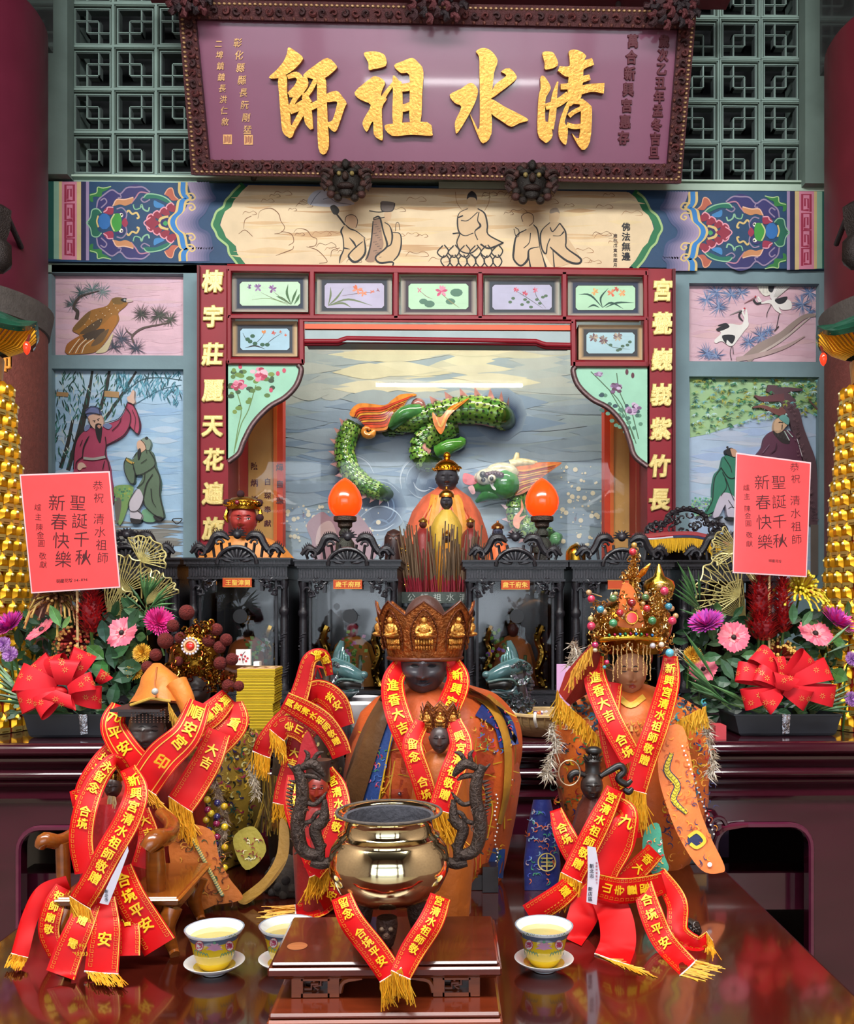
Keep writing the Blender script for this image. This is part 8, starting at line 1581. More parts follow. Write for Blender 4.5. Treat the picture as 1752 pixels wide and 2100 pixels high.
Sq = panel('teal_panel', [(1325, 1700), (1352, 1690), (1362, 1750), (1372, 1782), (1350, 1798), (1330, 1780), (1318, 1740)], '3f9a7c'); m = MB(); embro(m, Sq, 1325, 1720, 1362, 1790, 26, ['e86a6a', 'f0f0e0', 'c8281c', 'e8b040'], 28, 2.4, 8); m.build('beast_embroidery', CLOTH, gs, smooth=0)
m = MB(); m.rings([[PT_(1112+cos(a)*w*1.0, y, 1.80+sin(a)*.03) for a in [2*pi*i/24 for i in range(24)]] for y, w in ((1640, 18), (1700, 30), (1770, 38), (1826, 36))][::-1], '1c2668'); m.build('blue_skirt', CLOTH, gs); Sk = bvh([m], 1.78)
m = MB(); embro(m, Sk, 1084, 1660, 1140, 1810, 70, ['8ab0c8', 'c8602c', '3f8a6a', 'b8a0a8', '4a5ab8'], 29, 2.4, 10)
m.stroke(Sk, [(1122+cos(a*.7)*18, 1768+sin(a*.7)*18) for a in range(10)], 2.4, 'd8c06c', off=.004)
for d in (-8, 0, 8): m.stroke(Sk, [(1110, 1768+d), (1134, 1768+d)], 2.4, 'd8c06c', off=.004)
m.stroke(Sk, [(1122, 1752), (1122, 1786)], 2.4, 'd8c06c', off=.004); m.build('gold_emblem', CLOTH, gs, smooth=0)
m = MB(); c = P(1400, 1740, 1.95); m.box((c.x-.07, 1.93, TZ+.001), (c.x+.05, 2.05, TZ+.055), '1c1614'); m.box((c.x-.065, 1.925, TZ+.02), (c.x+.045, 1.932, TZ+.045), 'a8842c'); m.build('gilt_throne_base', WOOD, gs, smooth=0)
sash('red sash from the left of the goddess face, reading 進香大吉合境', [(1222, 1345, 1.9, 34), (1222, 1395, 1.86, 48), (1250, 1470, 1.80, 48), (1298, 1560, 1.76, 46)], '進香大吉 合境', 27, 44, 1.15)
sash('lower red sash under the left one of the goddess, only its edge showing', [(1262, 1400, 1.88, 30), (1250, 1470, 1.84, 46), (1262, 1550, 1.82, 46), (1285, 1640, 1.8, 42), (1300, 1720, 1.78, 40)], '平安', 22, 190)
sash('red sash from the right of the goddess face with gold fringe, reading 新興宮清水祖師敬贈', [(1376, 1345, 1.88, 30), (1372, 1400, 1.84, 46), (1350, 1480, 1.76, 50), (1322, 1560, 1.73, 50), (1304, 1622, 1.72, 46)], '新興宮清水祖師敬贈', 24, 26, 1.13, fr=(2, 75, 110), sub='彰化縣二林鎮萬合里興宮六之二號')
# ------------------------------------------------------------------ dark jar-headed statue before the goddess
Y = 1.68; st = thing('dark_antler_statue', 'dark lacquered figure with topknot and curled arms before the goddess, wrapped in sashes', 'statue', (P(1225, 1850, Y).x, Y, TZ)); k = mpp(Y)
m = MB(); robe(m, 1222, Y, [(1854, 0, 70, .06), (1780, 0, 62, .06), (1700, 0, 48, .05), (1650, -4, 30, .04), (1630, -6, 16, .03)], '5a2418'); m.build('body', CLOTH, st)
face(st, 1214, 1612, 46, 56, 1.66, '2c2422', lips='3a2c2c', ears=False)
m = MB(); m.lathe(P(1216, 1596, 1.67), [(21*k, 0), (20*k, 8*k), (15*k, 16*k), (16*k, 30*k), (19*k, 36*k), (12*k, 42*k), (8*k, 50*k)], '201a18', n=18)
for i in range(14): a = i*.45; m.tube([P(1216+cos(a)*8, 1562, 1.665), P(1216+cos(a)*20, 1550+3*sin(i*3), 1.655)], [.005, .001], '2a2420', n=5)
m.ball(P(1218, 1540, 1.67), (17*k, 14*k, 10*k), '181412'); m.build('topknot_crown', SKIN, st)
for pts in ([(1232, 1592), (1252, 1580), (1272, 1570), (1280, 1582), (1268, 1596), (1284, 1608), (1296, 1600)], [(1200, 1590), (1182, 1584), (1170, 1592), (1172, 1604)], [(1280, 1618), (1290, 1624), (1298, 1616)]):
 m = MB(); m.tube([P(x, y, 1.655) for x, y in pts], [5*k]+[7*k]*(len(pts)-2)+[4*k], '1c1715', n=10, smooth=4); m.build('curled_arm', SKIN, st)
m = MB(); m.tube([P(1168+cos(2*pi*i/20)*22, 1585+sin(2*pi*i/20)*26, 1.65) for i in range(21)], .0012, 'b8a080', n=4); m.build('wire_ring', GILT, st)
SS = sash
SS('red sash over the dark antlered figure ending in gold fringe, reading 宮清水祖師敬贈', [(1262, 1618, 1.64, 36), (1232, 1680, 1.60, 48), (1202, 1740, 1.57, 50), (1172, 1800, 1.55, 48)], '宮清水祖師敬贈', 25, 20, 1.12, fr=(-8, 66, 80))
SS('wide red sash looped right of the dark antlered figure, reading 九', [(1256, 1640, 1.66, 26), (1288, 1668, 1.62, 40), (1270, 1720, 1.6, 70), (1238, 1780, 1.58, 70), (1225, 1830, 1.56, 60)], '九', 34, 60, lines=True)
SS('red sash crossing low behind the fringe, reading 合境 at the left of the dark figure', [(1140, 1660, 1.68, 26), (1158, 1710, 1.64, 44), (1190, 1770, 1.62, 46), (1240, 1840, 1.6, 46)], '合境', 24, 40)
SS('red sash with sawtooth end pointing to the left teacup of the goddess side, reading 贈', [(1190, 1800, 1.56, 40), (1145, 1840, 1.52, 50), (1085, 1878, 1.50, 50)], '號贈', 24, 16, sub='(06)6793333')
SS('plain broad red sash hanging straight down to the table behind the right cup', [(1215, 1820, 1.56, 66), (1195, 1880, 1.52, 62), (1172, 1930, 1.5, 46)], '', lines=False)
SS('broad plain red sash with gold fringe fanned on the table right of the right cup', [(1235, 1820, 1.55, 60), (1262, 1880, 1.50, 70), (1268, 1930, 1.46, 74), (1256, 1968, 1.44, 76)], '', lines=False, fr=(58, 24, 70))
SS('horizontal red sash across the lap of the dark figure, reading 山寺靈聖', [(1222, 1815, 1.53, 50), (1270, 1826, 1.5, 54), (1320, 1822, 1.51, 52), (1362, 1810, 1.54, 44)], '山寺靈聖', 24, 24, 1.2)
SS('red sash from the goddess lap sloping down left, reading 香大', [(1345, 1745, 1.7, 40), (1310, 1780, 1.62, 46), (1270, 1812, 1.58, 44)], '香大', 24, 24, 1.2)
SS('red sash curving to the lower right with gold fringe on the table, reading 合境平安', [(1318, 1812, 1.52, 40), (1335, 1870, 1.48, 48), (1362, 1930, 1.45, 48), (1412, 1985, 1.40, 46)], '合境平安', 27, 34, 1.3, fr=(52, 12, 60))
SS('red sash looping right beside the wooden knob, plain ends', [(1350, 1790, 1.58, 34), (1388, 1850, 1.52, 44), (1392, 1910, 1.48, 42), (1430, 1935, 1.46, 34), (1455, 1920, 1.47, 22)], '', 20, fr=(6, 40, 40))
pp = thing('paper_slip', 'white paper slip with printed district name hanging among the right sashes', 'label', P(1215, 1740, 1.5)); m = MB(); Sx = lambda x, y, off=0: PT_(x, y, 1.515, off); m.shape(Sx, [(1205, 1735), (1222, 1738), (1231, 1790), (1224, 1856), (1203, 1850), (1206, 1790)], 'd8d4e0', off=.006, thick=.0006, sm=0); m.build('paper', PAPER, pp, smooth=0)
m = MB(); m.text(Sx, '新北市', 1214, 1776, 9.5, '3a3a4a', off=.0075, gap=1.1); m.text(Sx, '新店區', 1211, 1823, 9.5, '3a3a4a', off=.0075, gap=1.1); m.text(Sx, '香燭神尊登記卡', 1224, 1770, 4.5, 'b84a5a', off=.0075, gap=1.5); m.build('printed_text', PRINT, pp, smooth=0)
kn = thing('carved_ornament', 'small dark carved wooden knob lying on the table beside the right sashes', 'ornament', P(1418, 1905, 1.53)); m = MB(); m.tube([PT_(1400, 1888, 1.53, .01), PT_(1420, 1905, 1.53, .01), PT_(1434, 1915, 1.53, .008)], [.01, .016, .008], '2a1c18', n=10, smooth=3)
for i in range(10): spiral(m, PT_(1408+i*2.4, 1896+(i*7) % 12, 1.52, .014), .007, 6, .002, '3a2a24', 1, d=i)
m.build('knob', SKIN, kn)
# ------------------------------------------------------------------ stands, censer, cups
rs = thing('small_stand', 'small polished wooden stand with carved legs that carries the brass censer', 'stand', (P(789, 1978, 1.2).x, 1.29, .832))
SZ = .882; a, b = P(548, 1975, 1.2).x, P(1030, 1975, 1.2).x
m = MB(); m.box((a, 1.2, SZ-.018), (b, 1.385, SZ-.006), '5c2010'); m.box((a+.004, 1.204, SZ-.006), (b-.004, 1.381, SZ), '4c180c'); m.box((a+.006, 1.206, SZ-.023), (b-.006, 1.379, SZ-.018), '6a2c14'); o = m.build('stand_top', WOOD, rs, smooth=0); o.modifiers.new('b', 'BEVEL').width = .0025
def cleg(px0, px1, y0):
 m = MB(); x0, x1 = P(px0, 2030, 1.22).x, P(px1, 2030, 1.22).x; z0, z1 = .833, SZ-.023; w = x1-x0; h = z1-z0
 for q in ((x0, x0+w*.24, z0, z1), (x0+w*.76, x1, z0, z1), (x0+w*.2, x1-w*.2, z0, z0+h*.2), (x0+w*.2, x1-w*.2, z1-h*.16, z1)): m.box((q[0], y0, q[2]), (q[1], y0+.02, q[3]), '8a4420')
 for pp in ([(.25, .3), (.4, .3), (.4, .55), (.55, .55)], [(.75, .75), (.6, .75), (.6, .5), (.45, .42), (.55, .25)], [(.3, .8), (.45, .8), (.45, .65)]): m.tube([(x0+u*w, y0+.01, z0+v*h) for u, v in pp], .0028, '6a3018', n=6)
 m.box((x0+w*.2, y0+.016, z0+h*.2), (x1-w*.2, y0+.02, z1-h*.16), '2c120a'); m.build('leg', WOOD, rs, smooth=0)
for y0 in (1.212, 1.35):
 for q in ((600, 697), (889, 984)): cleg(*q, y0)
m = MB()
for sx, px in ((1, 697), (-1, 889)): x = P(px, 2000, 1.22).x; m.tube([(x, 1.218, SZ-.045), (x+sx*.006, 1.218, SZ-.03), (x+sx*.03, 1.218, SZ-.025)], .004, '8a4420', n=6, smooth=3)
m.build('bracket', WOOD, rs)
m = MB(); c = P(607, 1940, 1.25); m.lathe((c.x, 1.262, SZ), [(.014, .0002), (.014, .0008), (.0001, .0008)], 'a86840', n=24, caps=False); m.build('round_inlay', WOOD, rs)
r2 = thing('wide_stand', 'lower reddish wooden stand at the bottom edge carrying the small stand', 'stand', (P(789, 2080, 1.17).x, 1.28, TZ)); a, b = P(550, 2070, 1.165).x, P(1028, 2070, 1.165).x
m = MB(); m.box((a, 1.165, .824), (b, 1.40, .832), '6a2812'); m.box((a-.002, 1.163, .812), (b+.002, 1.402, .824), '8a3c1c'); o = m.build('stand_top', WOOD, r2, smooth=0); o.modifiers.new('b', 'BEVEL').width = .003
for x in (a, b-.05):
 for y in (1.17, 1.37): m = MB(); m.box((x, y, TZ+.001), (x+.05, y+.025, .812), '7a3418'); m.build('leg', WOOD, r2, smooth=0)
m = MB(); m.box((a+.05, 1.17, .804), (b-.05, 1.18, .812), '7a3418'); m.build('apron', WOOD, r2, smooth=0)
CYY = 1.30; cz = P(796, 1866, CYY); cn_ = thing('brass_censer', 'polished round brass incense burner with flared rim and dragon handles', 'censer', (cz.x, CYY, SZ)); k = mpp(CYY); X0 = P(798, 1690, CYY)
zz = lambda py: HC-(py-CY)*k-X0.z
pr_ = [(10, 1872), (40, 1870), (80, 1856), (110, 1832), (124, 1800), (126, 1778), (120, 1752), (108, 1736), (104, 1731), (106, 1727), (98, 1722), (92, 1716), (91, 1703), (92, 1690), (98, 1686), (108, 1683), (109, 1680), (106, 1680), (96, 1684), (88, 1692), (86, 1712), (98, 1728), (112, 1752), (110, 1790), (60, 1800), (2, 1800)]
m = MB(); m.lathe((X0.x, CYY, X0.z), [(r*k*.985, zz(y)+.012) for r, y in pr_], 'f4e4b4', n=72); m.build('bowl_body', BRASS, cn_, smooth=80)
m = MB(); m.lathe((X0.x, CYY, X0.z), [(107*k, zz(1682)+.0125), (86*k, zz(1692)+.014), (84*k, zz(1712)+.012), (84*k, zz(1740)), (2*k, zz(1745))], '4a4a52', n=48, caps=False); m.tube([(X0.x+cos(2*pi*i/48)*107*k, CYY+sin(2*pi*i/48)*107*k, X0.z+zz(1681)+.012) for i in range(49)], .0022, '5a5048', n=8); m.build('ash_lined_rim', STONE, cn_)
for an in (-pi/2, pi/6, 5*pi/6):
 m = MB(); c = Vector((X0.x+cos(an)*.045, CYY+sin(an)*.045, SZ)); m.lathe(c, [(.006, .001), (.009, .004), (.013, .018), (.015, .032), (.014, .042)], '4a342c', n=14)
 m.ball(c+V3(cos(an)*.012, sin(an)*.012, .020), .006, '5a4034'); m.ball(c+V3(cos(an)*.013-.006, sin(an)*.013, .03), .0035, '8a7460'); m.ball(c+V3(cos(an)*.013+.006, sin(an)*.013, .03), .0035, '8a7460'); m.build('mask_leg', IRON, cn_)
def dhandle(cx, sg):
 m = MB(); f = lambda x, y, d=0: P(cx+sg*x, y, 1.315-d); D = '4a3c36'
 def tb(p, r, c=D): m.tube([f(*q) for q in p], [q*k for q in r], c, n=9, smooth=4)
 tb([(-42, 1570), (-30, 1600), (-28, 1640), (-38, 1690), (-28, 1740), (0, 1752), (18, 1730)], [9, 13, 14, 15, 14, 12, 6]); tb([(18, 1640), (16, 1680), (-2, 1700), (8, 1735), (10, 1760), (24, 1770)], [5, 12, 13, 11, 10, 5]); tb([(-10, 1768), (14, 1772), (36, 1762), (52, 1745)], [9, 11, 9, 6])
 tb([(-30, 1575), (-8, 1566), (8, 1578), (18, 1592)], [7, 11, 9, 4]); tb([(-24, 1590), (-4, 1592), (10, 1600)], [5, 6, 2])
 for q in ([(-20, 1568), (-16, 1548), (-24, 1538)], [(-6, 1560), (4, 1546), (16, 1542)], [(-44, 1580), (-58, 1566)], [(-30, 1640), (-6, 1650), (10, 1640), (22, 1624)], [(-34, 1690), (-10, 1684), (2, 1668), (22, 1660)], [(-28, 1740), (-44, 1752)], [(14, 1690), (30, 1680)]): tb([*q], [5]*(len(q)-1)+[1.5])
 for i in range(30): x = -30+6*sin(i*.7); y = 1600+i*5; spiral(m, f(x+6*cos(i), y, .02), 5*k, 6, 1.4*k, '5e4e46', 1, d=i)
 for i in range(16): m.tube([f(-42-3*sin(i*.4)*2, 1604+i*8), f(-56-3*sin(i*.4)*2, 1600+i*8)], [.003, .0006], D, n=4)
 m.build('dragon_handle', IRON, cn_)
dhandle(648, 1); dhandle(948, -1)
sash('red sash draped in a V left under the brass censer with gold fringe, reading 留念合境平安', [(700, 1838, 1.22, 44), (722, 1890, 1.20, 52), (768, 1950, 1.185, 54), (802, 2000, 1.17, 54)], '留念 合境平安', 25, 14, 1.06, fr=(6, 55, 90))
sash('red sash draped in a V right under the brass censer, reading 宮清水祖師敬', [(904, 1838, 1.22, 44), (884, 1890, 1.20, 52), (846, 1950, 1.18, 52), (822, 2000, 1.165, 44)], '宮清水祖師敬', 23, 10, 1.08, fr=(6, 50, 50));
def cup(label, px, py):
 Yc = yt(py); c = P(px, py, Yc); c.z = TZ+.001; k = mpp(Yc); root = thing('teacup', label, 'cup', c, 'yellow porcelain teacups on saucers'); SP_ = 'e8ecee'
 m = MB(); m.lathe(c, [(24*k, 0), (26*k, 3*k), (46*k, 12*k), (60*k, 22*k), (61*k, 24*k), (58*k, 24*k), (42*k, 15*k), (22*k, 9*k), (1*k, 9*k)], SP_, n=44, cf=lambda i, j: 'd8c04a' if i in (6,) else SP_); m.build('saucer', PORC, root)
 m = MB(); pf = [(24, 10), (26, 12), (30, 16), (36, 26), (41, 40), (45, 58), (49, 72), (56, 84), (60, 90), (60, 91.5), (57, 91), (47, 76), (40, 50), (30, 30), (1, 26)]
 m.lathe(c, [(r*k, z*k) for r, z in pf], SP_, n=48, cf=lambda i, j: 'd8b428' if 1 <= i <= 5 else ('5a6a80' if i == 6 else ('8a98a8' if i == 9 else SP_))); m.build('cup_body', PORC, root);
 Su = bvh([m], Yc); g = MB(); cy = py-48
 for q in range(7): a = pi*q/6; g.stroke(Su, [(px, cy+8), (px+cos(a)*9, cy+4-sin(a)*9), (px+cos(a)*17, cy+6-sin(a)*13)], [2, 5, 1], 'c890b0', off=.0004)
 g.dot(Su, px, cy-8, 3, '5aa07a', off=.0008)
 for s in (-1, 1):
  g.dot(Su, px+s*31, cy-2, 9, 'c83a4a', off=.0005, ry=11); g.dot(Su, px+s*31, cy-2, 7.6, 'e8e4e0', off=.0008, ry=9.6); g.text(Su, '壽', px+s*31, cy-2, 13, 'c83a6a', off=.0011, bold=.02)
  for q in range(5): g.stroke(Su, [(px+s*(12+q*6), cy+22-q*3), (px+s*(16+q*6), cy+14-q*2), (px+s*(20+q*5), cy+18)], [.8, 2, .6], '5a8a6a', off=.0005); g.stroke(Su, [(px+s*(6+q*8), cy-20), (px+s*(10+q*8), cy-26), (px+s*(13+q*8), cy-20)], [.8, 1.6, .6], '6a8a5a', off=.0005)
 g.build('flower_print', PRINT, root, smooth=0)
 m = MB(); m.lathe(c, [(47.5*k, 77*k), (.5*k, 77*k)], 'd0c07a', n=40, caps=False); m.build('tea', TEA, root); return root
cup('yellow patterned teacup on a white saucer at the front left of the small stand', 440, 1990); cup('yellow patterned teacup half hidden behind the left end of the small stand', 592, 1984); cup('yellow patterned teacup on a white saucer in front of the right sashes', 1116, 1988)
# ------------------------------------------------------------------ hooded statue on the left
Y = 1.76; hs = thing('hooded_statue', 'black-faced statue in orange peaked hood and beaded mortarboard at the left', 'statue', (P(300, 1830, Y).x, Y, TZ))
m = MB(); robe(m, 310, Y, [(1826, 0, 90, .09), (1700, 0, 110, .1), (1600, 0, 100, .1), (1550, -5, 70, .07), (1530, -8, 30, .04)], '9a2418', fold=.05); m.build('red_robe', CLOTH, hs)
face(hs, 302, 1500, 74, 86, 1.715, '4c4442', lips='5a4642', turn=.12, smile=.1); k = mpp(1.73)
m = MB(); m.ball(P(312, 1490, 1.78), (48*k, 44*k, 50*k), '1c1412', 16, 12); c = P(314, 1444, 1.76); m.box((c.x-50*k, 1.70, c.z-18*k), (c.x+44*k, 1.84, c.z), '3a201a'); m.box((c.x-52*k, 1.665, c.z-4*k), (c.x+46*k, 1.845, c.z+1*k), '2a1814'); m.build('mortarboard', SKIN, hs)
m = MB()
for i in range(11):
 for j in range(6): m.ball(P(270+i*7.6, 1456+j*5, 1.668), k*1.4, '6a4a3c', 5, 4)
m.build('bead_veil', SKIN, hs)
m = MB(); m.rings([[P(330+dx+cos(a)*w, y+sin(a)*h_*.3, 1.75+sin(a)*d) for a in [2*pi*i/28 for i in range(28)]] for y, dx, w, d, h_ in ((1442, -4, 62, .085, 20), (1425, -2, 52, .075, 14), (1405, 0, 44, .06, 10), (1388, -2, 38, .05, 8), (1372, -6, 22, .03, 6), (1360, -8, 8, .01, 2))], 'd87a28'); m.tube([P(362, 1400, 1.70), P(382, 1440, 1.69), P(388, 1478, 1.69)], [22*k, 18*k, 12*k], 'd87a28', n=12, smooth=4); m.tube([P(268, 1446, 1.68), P(310, 1432, 1.665), P(350, 1438, 1.67)], 3*k, 'c8a040', n=6); m.tube([P(322, 1368, 1.69), P(318, 1400, 1.68), P(320, 1430, 1.665)], 2*k, 'b86420', n=6); m.build('orange_hood', CLOTH, hs)
m = MB(); m.ball(P(318, 1418, 1.655), 7*k, 'b8b8b0'); m.build('crystal', GEM, hs)
strands([(345, 1440), (362, 1470), (380, 1486)], 8, 44, 60, 1.675, 'c89838', 1.1, hs, 51)
sash('red sash crossing under the hooded black face from the left, reading 元平安', [(246, 1446, 1.74, 36), (232, 1490, 1.70, 54), (266, 1548, 1.66, 58), (322, 1600, 1.645, 58)], '元平安', 32, 24, 1.25, key=False)
sash('broad red sash from the right of the hooded face ending at a square seal, reading 順安宮', [(410, 1440, 1.68, 48), (382, 1506, 1.65, 62), (332, 1555, 1.63, 72), (292, 1612, 1.62, 70)], '順安宮', 33, 22, 1.2, key=False, fr=(26, 42, 70))
sash('narrow red sash showing behind the arch of the chair statue, reading 喜境平', [(246, 1520, 1.72, 30), (212, 1560, 1.70, 44), (180, 1610, 1.68, 44), (168, 1650, 1.67, 40)], '喜境平', 26, 20, 1.2)
sash('red sashes hanging from the right shoulder of the hooded statue to a long gold fringe', [(450, 1500, 1.72, 50), (425, 1560, 1.69, 60), (390, 1620, 1.66, 62), (370, 1650, 1.65, 60)], '大吉', 28, 40, fr=(12, 74, 110))
# ------------------------------------------------------------------ statue with pompom crown
Y = 1.98; ps = thing('pompom_crown_statue', 'black-faced statue with towering gold crown full of dark red pompoms at the left', 'statue', (P(430, 1761, Y).x, Y, TZ)); k = mpp(1.86)
m = MB(); robe(m, 440, Y, [(1761, 0, 70, .09), (1700, 10, 86, .10), (1600, 16, 84, .11), (1520, 10, 72, .1), (1470, -10, 60, .08), (1445, -25, 30, .05)], 'a8842c', fold=.05); m.build('gold_robe', CLOTH, ps); S5 = bvh([m], 1.85)
m = MB(); embro(m, S5, 385, 1480, 525, 1770, 420, ['e8c848', '8a6418', '3a2c5a', '2f5a4a', 'e0b030', '5a3a18', 'a82c4a', 'f0e090', '24200c'], 61, 4, 12); m.build('embroidery', CLOTH, ps, smooth=0)
face(ps, 404, 1418, 54, 70, 1.85, '3c3230', lips='4a3430', turn=-.15)
m = MB(); m.lathe(P(400, 1396, 1.88), [(30*k, -30*k), (48*k, 0), (56*k, 25*k), (50*k, 60*k), (34*k, 90*k), (10*k, 112*k)], '6a4814', n=24, sy=.8); m.ball(P(410, 1410, 1.9), (40*k, 34*k, 42*k), '1a1412', 14, 10); m.build('crown_core', GOLD, ps)
scrollmass(ps, 'gold_filigree', [(398, 1380, 50, 14), (398, 1345, 48, 22), (400, 1310, 34, 20), (420, 1290, 20, 16), (450, 1395, 26, 20), (352, 1380, 10, 16)], 5, 300, ['a87c2c', '7a5418', 'c89a40', '8a3a1c', '5a4014'], 1.83, 62, sz=6, d=.05)
for x, y, r in ((383, 1256, 16), (355, 1283, 13), (340, 1314, 17), (370, 1308, 12), (320, 1343, 13), (303, 1368, 13), (444, 1291, 13), (428, 1314, 13), (464, 1312, 13), (451, 1327, 13), (476, 1352, 13), (452, 1360, 14), (468, 1406, 13), (490, 1407, 11), (366, 1356, 10)):
 m = MB(); m.ball(P(x, y, 1.79), r*mpp(1.79), '6a1a14', 14, 10); m.build('pompom', mat('felt_pompom', .9, var=.3, vscale=160, bump=.8, bscale=400), ps)
m = MB(); c = P(390, 1325, 1.775); m.ball(c, (8*k, 4*k, 8*k), 'e0281c'); m.build('red_jewel', GEM, ps); m = MB(); m.tube([P(390+cos(i*pi/10)*12, 1325+sin(i*pi/10)*12, 1.778) for i in range(21)], .0035, 'd89848', n=6)
for i in range(16): m.ball(P(390+cos(i*pi/8)*16.5, 1325+sin(i*pi/8)*16.5, 1.776), .0028, 'c8c8d8', 6, 4)
m.build('jewel_setting', GEM, ps)
sash('red sash band rising right below the pompom crown, reading 興宮清水祖', [(470, 1428, 1.80, 40), (438, 1460, 1.77, 54), (400, 1490, 1.75, 54), (372, 1520, 1.74, 50)], '興宮清水祖', 24, 12, 1.08, sub='彰化縣二林鎮萬合里')
sash('red sash hooking down at the right under the lowest pompoms, reading 貢', [(478, 1440, 1.80, 40), (482, 1480, 1.78, 56), (450, 1520, 1.76, 58), (420, 1548, 1.75, 50)], '貢', 28, 44)
furpatch(ps, [(440, 1600), (452, 1640), (462, 1690), (450, 1740), (430, 1790)], 420, 15, 1.77, ('a89078', '8a7058', 'c8b49c', '6a5444')); furpatch(ps, [(515, 1570), (522, 1600), (528, 1630)], 180, 14, 1.8, ('a89880', '8a7860', 'c8b8a0'))
def drape(nm, pts, c, Yp, em=None, root=ps):
 m = MB(); SS_ = lambda x, y, off=0: PT_(x, y, Yp, off); m.shape(SS_, pts, c, thick=.012, off=.002); m.build(nm, CLOTH, root)
 if em: g = MB(); embro(g, lambda x, y, off=0: PT_(x, y, Yp, off+.013), *em); g.build(nm+'_embroidery', CLOTH, root, smooth=0)
drape('orange_skirt', [(350, 1700), (430, 1700), (450, 1760), (470, 1800), (498, 1838), (480, 1850), (440, 1856), (400, 1868), (360, 1820)], 'c87030', 1.66, (360, 1720, 470, 1850, 60, ['3a4a2c', '8a3a1c', 'e0a040', '5a2c14'], 64, 2.6, 14))
drape('gold_apron_tip', [(478, 1720), (520, 1695), (546, 1745), (504, 1784)], 'a8983c', 1.72, (488, 1715, 532, 1765, 24, ['24301c', 'e8e0b0', '8a2c2c'], 65, 2.4, 9))
drape('gold_ribbon_streamer', [(575, 1680), (592, 1700), (590, 1760), (560, 1810), (520, 1845), (500, 1855), (490, 1842), (540, 1800), (568, 1750)], 'a87c2c', 1.70)
m = MB()
for i in range(60): m.ball(PT_(385+i*1.2, 1700+i*2.3, 1.645), .004, ('c8b060', '6a7a5a')[i % 2], 6, 4)
for i in range(24): m.ball(PT_(425+(i % 3)*14+8*sin(i), 1640+i*7, 1.70), .007, ('d8b828', '24245a', 'c8a020', '8a1c4a')[i % 4], 8, 5)
m.build('sequin_roundels', GEM, ps)
# ------------------------------------------------------------------ sash-wrapped statue left of centre
Y = 1.92; ws = thing('sash_wrapped_statue', 'dark statue almost hidden by wrapped red sashes, left of the main statue', 'statue', (P(630, 1775, Y).x, Y, TZ)); k = mpp(Y)
m = MB(); robe(m, 632, Y, [(1777, 0, 72, .08), (1700, 0, 78, .09), (1600, 0, 74, .09), (1520, 0, 66, .08), (1460, 6, 50, .06), (1420, 12, 26, .04)], '4a3a2c', fold=.06); m.build('dark_robe', CLOTH, ws); S6 = bvh([m], 1.88)
m = MB(); m.ball(P(655, 1425, Y), (30*k, 28*k, 34*k), '2a1c18', 14, 10); m.tube([P(652, 1420, Y), P(650, 1380, Y), P(656, 1352, Y)], [26*k, 16*k, 12*k], '2c1a16', n=12, smooth=3); m.tube([P(648, 1350, 1.9), P(645, 1390, 1.88), P(668, 1402, 1.87)], 5*k, '3a201c', n=8, smooth=3); m.tube([P(672, 1360, 1.87), P(668, 1420, 1.87)], 8*k, '5a4a38', n=8); m.build('crowned_head', SKIN, ws)
m = MB(); m.tube([P(642, 1370, 1.85), P(650, 1366, 1.84), P(664, 1370, 1.84)], 2*k, 'c81820', n=5); m.tube([P(650, 1368, 1.84), P(642, 1400, 1.85), P(636, 1420, 1.85)], 1.8*k, 'c81820', n=5); m.tube([P(652, 1368, 1.84), P(660, 1390, 1.85)], 1.8*k, 'c81820', n=5); m.build('red_cord', THREAD, ws)
m = MB(); m.shape(lambda x, y, off=0: P(x, y, 1.80)+V3(0, -off, 0), [(618, 1615), (614, 1560), (625, 1510), (636, 1500), (650, 1530), (664, 1570), (655, 1600), (630, 1618)], 'b81420', thick=.02); m.build('red_cloth_hood', CLOTH, ws)
m = MB(); embro(m, S6, 560, 1480, 700, 1640, 90, ['8a7a3c', 'a89a5c', '3a3a2c', '6a5a2c'], 71, 5, 14); m.build('olive_pattern', CLOTH, ws, smooth=0)
strands([(535, 1600), (560, 1590), (580, 1600)], 4, 110, 130, 1.83, '3a3026', 1.8, ws, 72, name='dark_tassels')
m = MB(); c = PT_(600, 1838, 1.8); m.lathe((c.x, 1.77, TZ+.001), [(.05, 0), (.055, .01), (.05, .05), (.045, .055)], '3a3028', n=24)
for i in range(40): a = i*.55; z = .006+(i//12)*.014; m.ball((c.x+cos(a)*.053, 1.77+sin(a)*.053, TZ+z), (.009, .006, .009), ('4a4036', '2c2420')[i % 2], 7, 5)
m.build('scaled_stool', STONE, ws)
